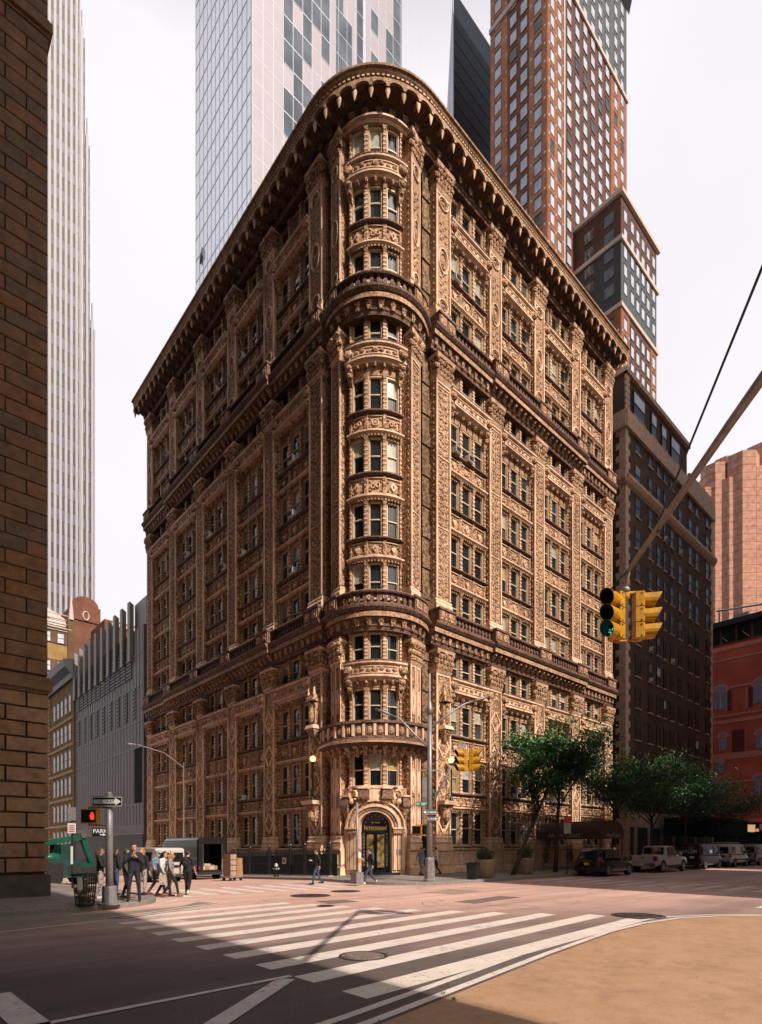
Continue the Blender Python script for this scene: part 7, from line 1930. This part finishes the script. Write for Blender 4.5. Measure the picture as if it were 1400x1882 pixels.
    for p in body.polygons:
        c = p.center/S; best = (1e9, 0)
        for a, b, ra, rb, k in segs:
            ab = b-a; t_ = max(0, min(1, (c-a).dot(ab)/max(1e-9, ab.length_squared))); d = (c-a-ab*t_).length-(ra+(rb-ra)*t_)
            if d < best[0]: best = (d, k)
        dh = (c-(V['head']+Vector((0, 0, 0)))).length-.11
        if dh < best[0] or c.z > V['neck'].z+.07: best = (dh, SK)
        mi.append(best[1])
    out.m = mi
    # nose, ears, brow, mouth, eyes
    def put(off, r, mt): out.ell(tuple(hd+Vector(off)*S), tuple(x*S for x in r), mt, 7, 5)
    put((0, .105, -.012), (.012, .018, .024), SK)
    for q in (-1, 1):
        put((q*.078, -.005, -.005), (.012, .022, .032), SK); put((q*.03, .085, .018), (.013, .009, .009), 5)
        put((q*.03, .088, .036), (.02, .008, .006), SK)
    put((0, .092, -.058), (.024, .01, .007), 6)
    # hands: palm is in the body, five fingers each their own length, gently curled
    for s in 'lr':
        w = V['wr'+s]*S; h = (V['wr'+s]-V['el'+s]).normalized(); q = -1 if s == 'l' else 1
        side = h.cross(Vector((q, .2, .1))).normalized(); nrm_ = side.cross(h).normalized()
        base = w+h*.095*S
        for i, (off, L) in enumerate(((-.027, .066), (-.009, .078), (.009, .073), (.026, .058))):
            a = base+side*off*S; b = a+h*L*.5*S+nrm_*.008*S; c = b+h*L*.42*S+nrm_*.03*S
            out.tube([a-h*.02*S, a, b, c], [.0095*S, .0095*S, .0088*S, .0065*S], SK, 6)
        a = w+h*.045*S+side*-.034*S; out.tube([a, a+(h*.03-side*.022+nrm_*.012)*S, a+(h*.062-side*.026+nrm_*.03)*S], [.0115*S, .0105*S, .008*S], SK, 6)
    t = thing('person', label, 'person', loc, yaw, group)
    ml = [mats['torso'], mats.get('arms', mats['torso']), mats['legs'], mats['shoes'], mats.get('skin', 'skin_light'), 'eye', 'lip']
    out.build('body', ml, t, True)
    hb = MB()
    if hairstyle != 'cap':
        R = []
        hc = hd+Vector((0, -.018, .042))*S
        hb.ell(tuple(hc), (.082*S, .098*S, .105*S), 0, 14, 8)
        if hairstyle == 'long':
            hb.tube([hc+Vector((0, -.05, 0))*S, hc+Vector((0, -.085, -.13))*S, hc+Vector((0, -.09, -.3))*S], [.085*S, .085*S, .05*S], 0, 10)
        # trim so that the face stays clear
        keep = MB(); keep.v = hb.v; keep.f = []; keep.m = []
        for f in hb.f:
            c = sum((Vector(hb.v[i]) for i in f), Vector())/len(f)-hd
            if c.y > .035*S and c.z < .075*S: continue
            if c.y > -.02*S and c.z < .02*S and hairstyle == 'short': continue
            keep.f.append(f); keep.m.append(0)
        keep.build('hair', hair, t, True, recalc=False)
    else:
        hb.ell(tuple(hd+Vector((0, -.01, .055))*S), (.088*S, .108*S, .09*S), 0, 14, 8); hb.rings([[tuple(hd+Vector((.075*cos(pi*j/8)*f, .08+.085*sin(pi*j/8)*f, .045+z))*S) for j in range(9)] for z, f in ((0, 1), (.012, 1))]); hb.build('cap', hair, t, True)
    if bag == 'backpack':
        b = MB(); p = V['chest']*S+Vector((0, -.2, .0))*S; b.ell(tuple(p), (.15*S, .1*S, .22*S), 0, 12, 8); b.ell(tuple(p+Vector((0, -.07, -.06))*S), (.11*S, .06*S, .11*S), 0, 10, 6)
        for q in (-1, 1): b.tube([V['chest']*S+Vector((q*.1, -.15, .17))*S, V['chest']*S+Vector((q*.1, .0, .2))*S, V['chest']*S+Vector((q*.1, .12, .05))*S, V['chest']*S+Vector((q*.12, -.08, -.16))*S], .018*S, 0, 6)
        b.build('backpack', 'cloth_black', t, True)
    if bag == 'tote':
        b = MB(); p = V['wrr']*S; b.tube([p, p-Vector((0, 0, .12))], .012, 0, 6); b.hexa([tuple(p+Vector((x, y, z))) for z, w in ((-.48, .06), (-.12, .04)) for x, y in ((-w, -.17), (w, -.17), (w, .17), (-w, .17))]); b.build('bag', 'cloth_pale', t)
    if props: props(t, V, S)
    return t
def lookyaw(v): return atan2(-v.x, v.y)
def at_ft(px, py, z=0): x, y = at_px(px, py, z); return (x, y, z)
stand = {}
def stride(a, arm=.5):
    """walking pose, a = stride angle"""
    s, c = sin(a), cos(a)
    return dict(knl=(-.09, .42*s*.9+.03, .92-.42*c+.02), anl=(-.09, .42*s*.9+.40*sin(a*.7)-.02, .10), knr=(.09, -.42*s*.35+.06, .92-.42*cos(a*.35)), anr=(.09, -.42*s*.35-.42*sin(a*.95), .15),
                ell=(-.25, -.16*arm-.02, 1.15), wrl=(-.26, -.1*arm-.02, .92), elr=(.25, .1*arm, 1.15), wrr=(.24, .3*arm, .98), chest=(0, .03, 1.30), neck=(0, .03, 1.47), head=(0, .07, 1.62))
# man in a dark tracksuit, hands raised to his mouth
smoke = dict(ell=(-.27, .08, 1.14), wrl=(-.06, .22, 1.35), elr=(.27, .1, 1.14), wrr=(.05, .24, 1.38), anl=(-.16, 0, .09), anr=(.16, .03, .09), knl=(-.13, .03, .5), knr=(.13, .05, .5))
P_ = at_ft(246, 1656, .15)
person('man in navy tracksuit with both hands raised to his mouth by the kerb', P_, lookyaw(-fwd+rgt*.45), 1.84, smoke, dict(torso='cloth_navy', legs='cloth_navy', shoes='shoe_dark'), 'hair_dark', group='people at the near corner')
P_ = at_ft(184, 1652, .15)
person('woman with dark top and patterned trousers standing left of the corner post', P_, lookyaw(rgt+fwd*.3), 1.70, dict(elr=(.25, .08, 1.15), wrr=(.12, .28, 1.2)), dict(torso='cloth_black', legs='cloth_pattern', shoes='shoe_white', skin='skin_tan'), 'hair_brown', 'long', 'people at the near corner')
P_ = at_ft(211, 1645, .15)
person('person in dark clothes half hidden behind the corner post', P_, lookyaw(rgt*.6+fwd), 1.72, dict(), dict(torso='cloth_black', legs='cloth_denim', shoes='shoe_dark', skin='skin_tan'), 'hair_dark', 'long', 'people at the near corner')
P_ = at_ft(231, 1650, .15)
person('person in olive jacket and tan boots just behind the tracksuit man', P_, lookyaw(rgt*.8+fwd*.4), 1.66, dict(anl=(-.1, -.1, .09), anr=(.1, .12, .09)), dict(torso='cloth_olive', legs='cloth_black', shoes='shoe_tan'), 'hair_brown', 'short', 'people at the near corner')
P_ = at_ft(261, 1645, .15)
person('woman with blond hair and patterned trousers behind the tracksuit man', P_, lookyaw(fwd+rgt*.2), 1.68, dict(), dict(torso='cloth_black', legs='cloth_pattern', shoes='shoe_dark'), 'hair_blond', 'long', 'people at the near corner')
# three crossing
P_ = at_ft(287, 1646); person('walker in teal cap and blue shirt crossing the side street', P_, lookyaw(rgt*.9-fwd*.2), 1.72, stride(.55), dict(torso='cloth_blue', legs='cloth_denim', shoes='shoe_tan', sleeve=0), 'cap_teal', 'cap', 'people crossing the side street')
P_ = at_ft(300, 1648); person('walker in long pale coat crossing beside the teal cap', P_, lookyaw(rgt*.95-fwd*.1), 1.70, stride(.4), dict(torso='cloth_white', legs='cloth_black', shoes='shoe_dark'), 'hair_dark', 'short', 'people crossing the side street', 'tote', .28)
P_ = at_ft(313, 1649); person('walker in grey top and dark trousers leading the three who cross', P_, lookyaw(rgt+fwd*.15), 1.66, stride(.48), dict(torso='cloth_grey', legs='cloth_black', shoes='shoe_tan', skin='skin_tan'), 'hair_blond', 'long', 'people crossing the side street')
P_ = at_ft(344, 1645); person('man in navy T-shirt with a backpack walking away over the side street', P_, lookyaw(fwd+rgt*.1), 1.74, dict(stride(.22, .3), ell=(-.27, -.05, 1.14), wrl=(-.29, .02, .9), elr=(.27, -.02, 1.14), wrr=(.28, .1, .92)), dict(torso='cloth_navy', arms='cloth_navy', legs='cloth_black', shoes='shoe_white', sleeve=0), 'hair_brown', 'short', None, 'backpack')
# pair near the corner entrance
P_ = at_ft(584, 1626, 0); person('man in dark shirt and jeans striding past the iron fence', P_, lookyaw(-rgt-fwd*.15), 1.76, dict(stride(.42), elr=(.24, .06, 1.16), wrr=(.2, .28, 1.18)), dict(torso='cloth_black', legs='cloth_denim', shoes='shoe_dark'), 'hair_brown', 'short')
def cup(t, V, S):
    m = MB(); p = V['wrr']*S+Vector((-.02, .1, -.04)); m.lathe(tuple(p), [(.033, 0), (.042, .12)], 12); c = m.build('cup', 'cloth_red', t, True); m = MB(); m.lathe(tuple(p+Vector((0, 0, .12))), [(.045, 0), (.045, .015), (.036, .022)], 12); m.build('cup_lid', 'sign_white', c, True)
P_ = at_ft(681, 1625.5, 0); person('man in dark jacket and jeans carrying a red cup before the entrance', P_, lookyaw(-rgt-fwd*.1), 1.80, dict(stride(.52), elr=(.24, .08, 1.15), wrr=(.16, .3, 1.17)), dict(torso='cloth_navy', legs='cloth_denim', shoes='shoe_white'), 'hair_dark', 'short', None, None, .0, 0, cup)
P_ = at_ft(773, 1609, .15); person('person in red headscarf and grey top at the side of the tower', P_, lookyaw(rgt+fwd), 1.68, stride(.3), dict(torso='cloth_blue', legs='cloth_grey', shoes='shoe_dark'), 'cloth_red', 'cap')
P_ = at_ft(802, 1608, .15); person('person in white shirt hidden behind the far lamp post', P_, lookyaw(-rgt+fwd*.2), 1.7, stride(.45), dict(torso='cloth_white', legs='cloth_black', shoes='shoe_dark'), 'hair_dark', 'short')
# ---------------------------------------------------------------- camera, sky, sun
SUN_EL = radians(42)
cam = bpy.data.cameras.new('camera'); co = bpy.data.objects.new('camera', cam); COL.objects.link(co)
co.location = (0, 0, CAMZ); co.rotation_euler = (radians(90), 0, ANG-pi/2)
cam.sensor_fit = 'HORIZONTAL'; cam.sensor_width = 36; cam.lens = 36*FPX/1400
cam.shift_y = (HY-941)/1400; cam.clip_end = 6000; cam.clip_start = .1
SC.camera = co
w = bpy.data.worlds.new('World'); SC.world = w; w.use_nodes = True
nt = w.node_tree; nt.nodes.clear()
out = nt.nodes.new('ShaderNodeOutputWorld'); bg = nt.nodes.new('ShaderNodeBackground')
sky = nt.nodes.new('ShaderNodeTexSky'); sky.sky_type = 'NISHITA'; sky.sun_disc = False
sky.sun_elevation = SUN_EL; sky.sun_rotation = radians(180); sky.air_density = 1.3; sky.dust_density = 4.0; sky.ozone_density = 1.0
tc = nt.nodes.new('ShaderNodeTexCoord'); sp = nt.nodes.new('ShaderNodeSeparateXYZ'); nt.links.new(tc.outputs['Generated'], sp.inputs[0])
# summer haze: a pale veil that thins towards the zenith, with faint cloud variation
hz = nt.nodes.new('ShaderNodeMapRange'); hz.inputs[1].default_value = .80; hz.inputs[2].default_value = .93; hz.inputs[3].default_value = .96; hz.inputs[4].default_value = .06
nt.links.new(sp.outputs[2], hz.inputs[0])
cn = nt.nodes.new('ShaderNodeTexNoise'); cn.inputs['Scale'].default_value = 2.2; cn.inputs['Detail'].default_value = 4
nt.links.new(tc.outputs['Generated'], cn.inputs['Vector'])
cr = ramp(nt, cn.outputs[0], [(.35, (9.8, 9.35, 9.8)), (.7, (10.6, 10.2, 10.6))])
dv = N(nt, 'ShaderNodeVectorMath', operation='DOT_PRODUCT'); nt.links.new(tc.outputs['Generated'], dv.inputs[0]); dv.inputs[1].default_value = (.3, .954, 0)
az = nt.nodes.new('ShaderNodeMapRange'); az.inputs[1].default_value = .0; az.inputs[2].default_value = .32; az.inputs[3].default_value = .08; az.inputs[4].default_value = 1.0
nt.links.new(dv.outputs['Value'], az.inputs[0])
hm = N(nt, 'ShaderNodeMath', operation='MULTIPLY'); nt.links.new(hz.outputs[0], hm.inputs[0]); nt.links.new(az.outputs[0], hm.inputs[1])
mx = mixcol(nt, hm.outputs[0], sky.outputs[0], cr)
nt.links.new(mx, bg.inputs[0]); bg.inputs[1].default_value = .1
nt.links.new(bg.outputs[0], out.inputs[0])
sl = bpy.data.lights.new('sun', 'SUN'); sl.energy = 5.0; sl.angle = radians(.55); sl.color = (1.0, .88, .78)
so = bpy.data.objects.new('sun', sl); COL.objects.link(so)
sd = Vector((.0, -cos(SUN_EL), sin(SUN_EL)))
so.rotation_euler = sd.to_track_quat('Z', 'Y').to_euler(); so.location = (0, -40, 60)
SC.view_settings.view_transform = 'Standard'; SC.view_settings.look = 'None'; SC.view_settings.exposure = 0; SC.view_settings.gamma = 1
SC.render.engine = 'CYCLES'; SC.cycles.use_denoising = True
SC.cycles.max_bounces = 6; SC.cycles.diffuse_bounces = 2; SC.cycles.glossy_bounces = 3; SC.cycles.transparent_max_bounces = 6
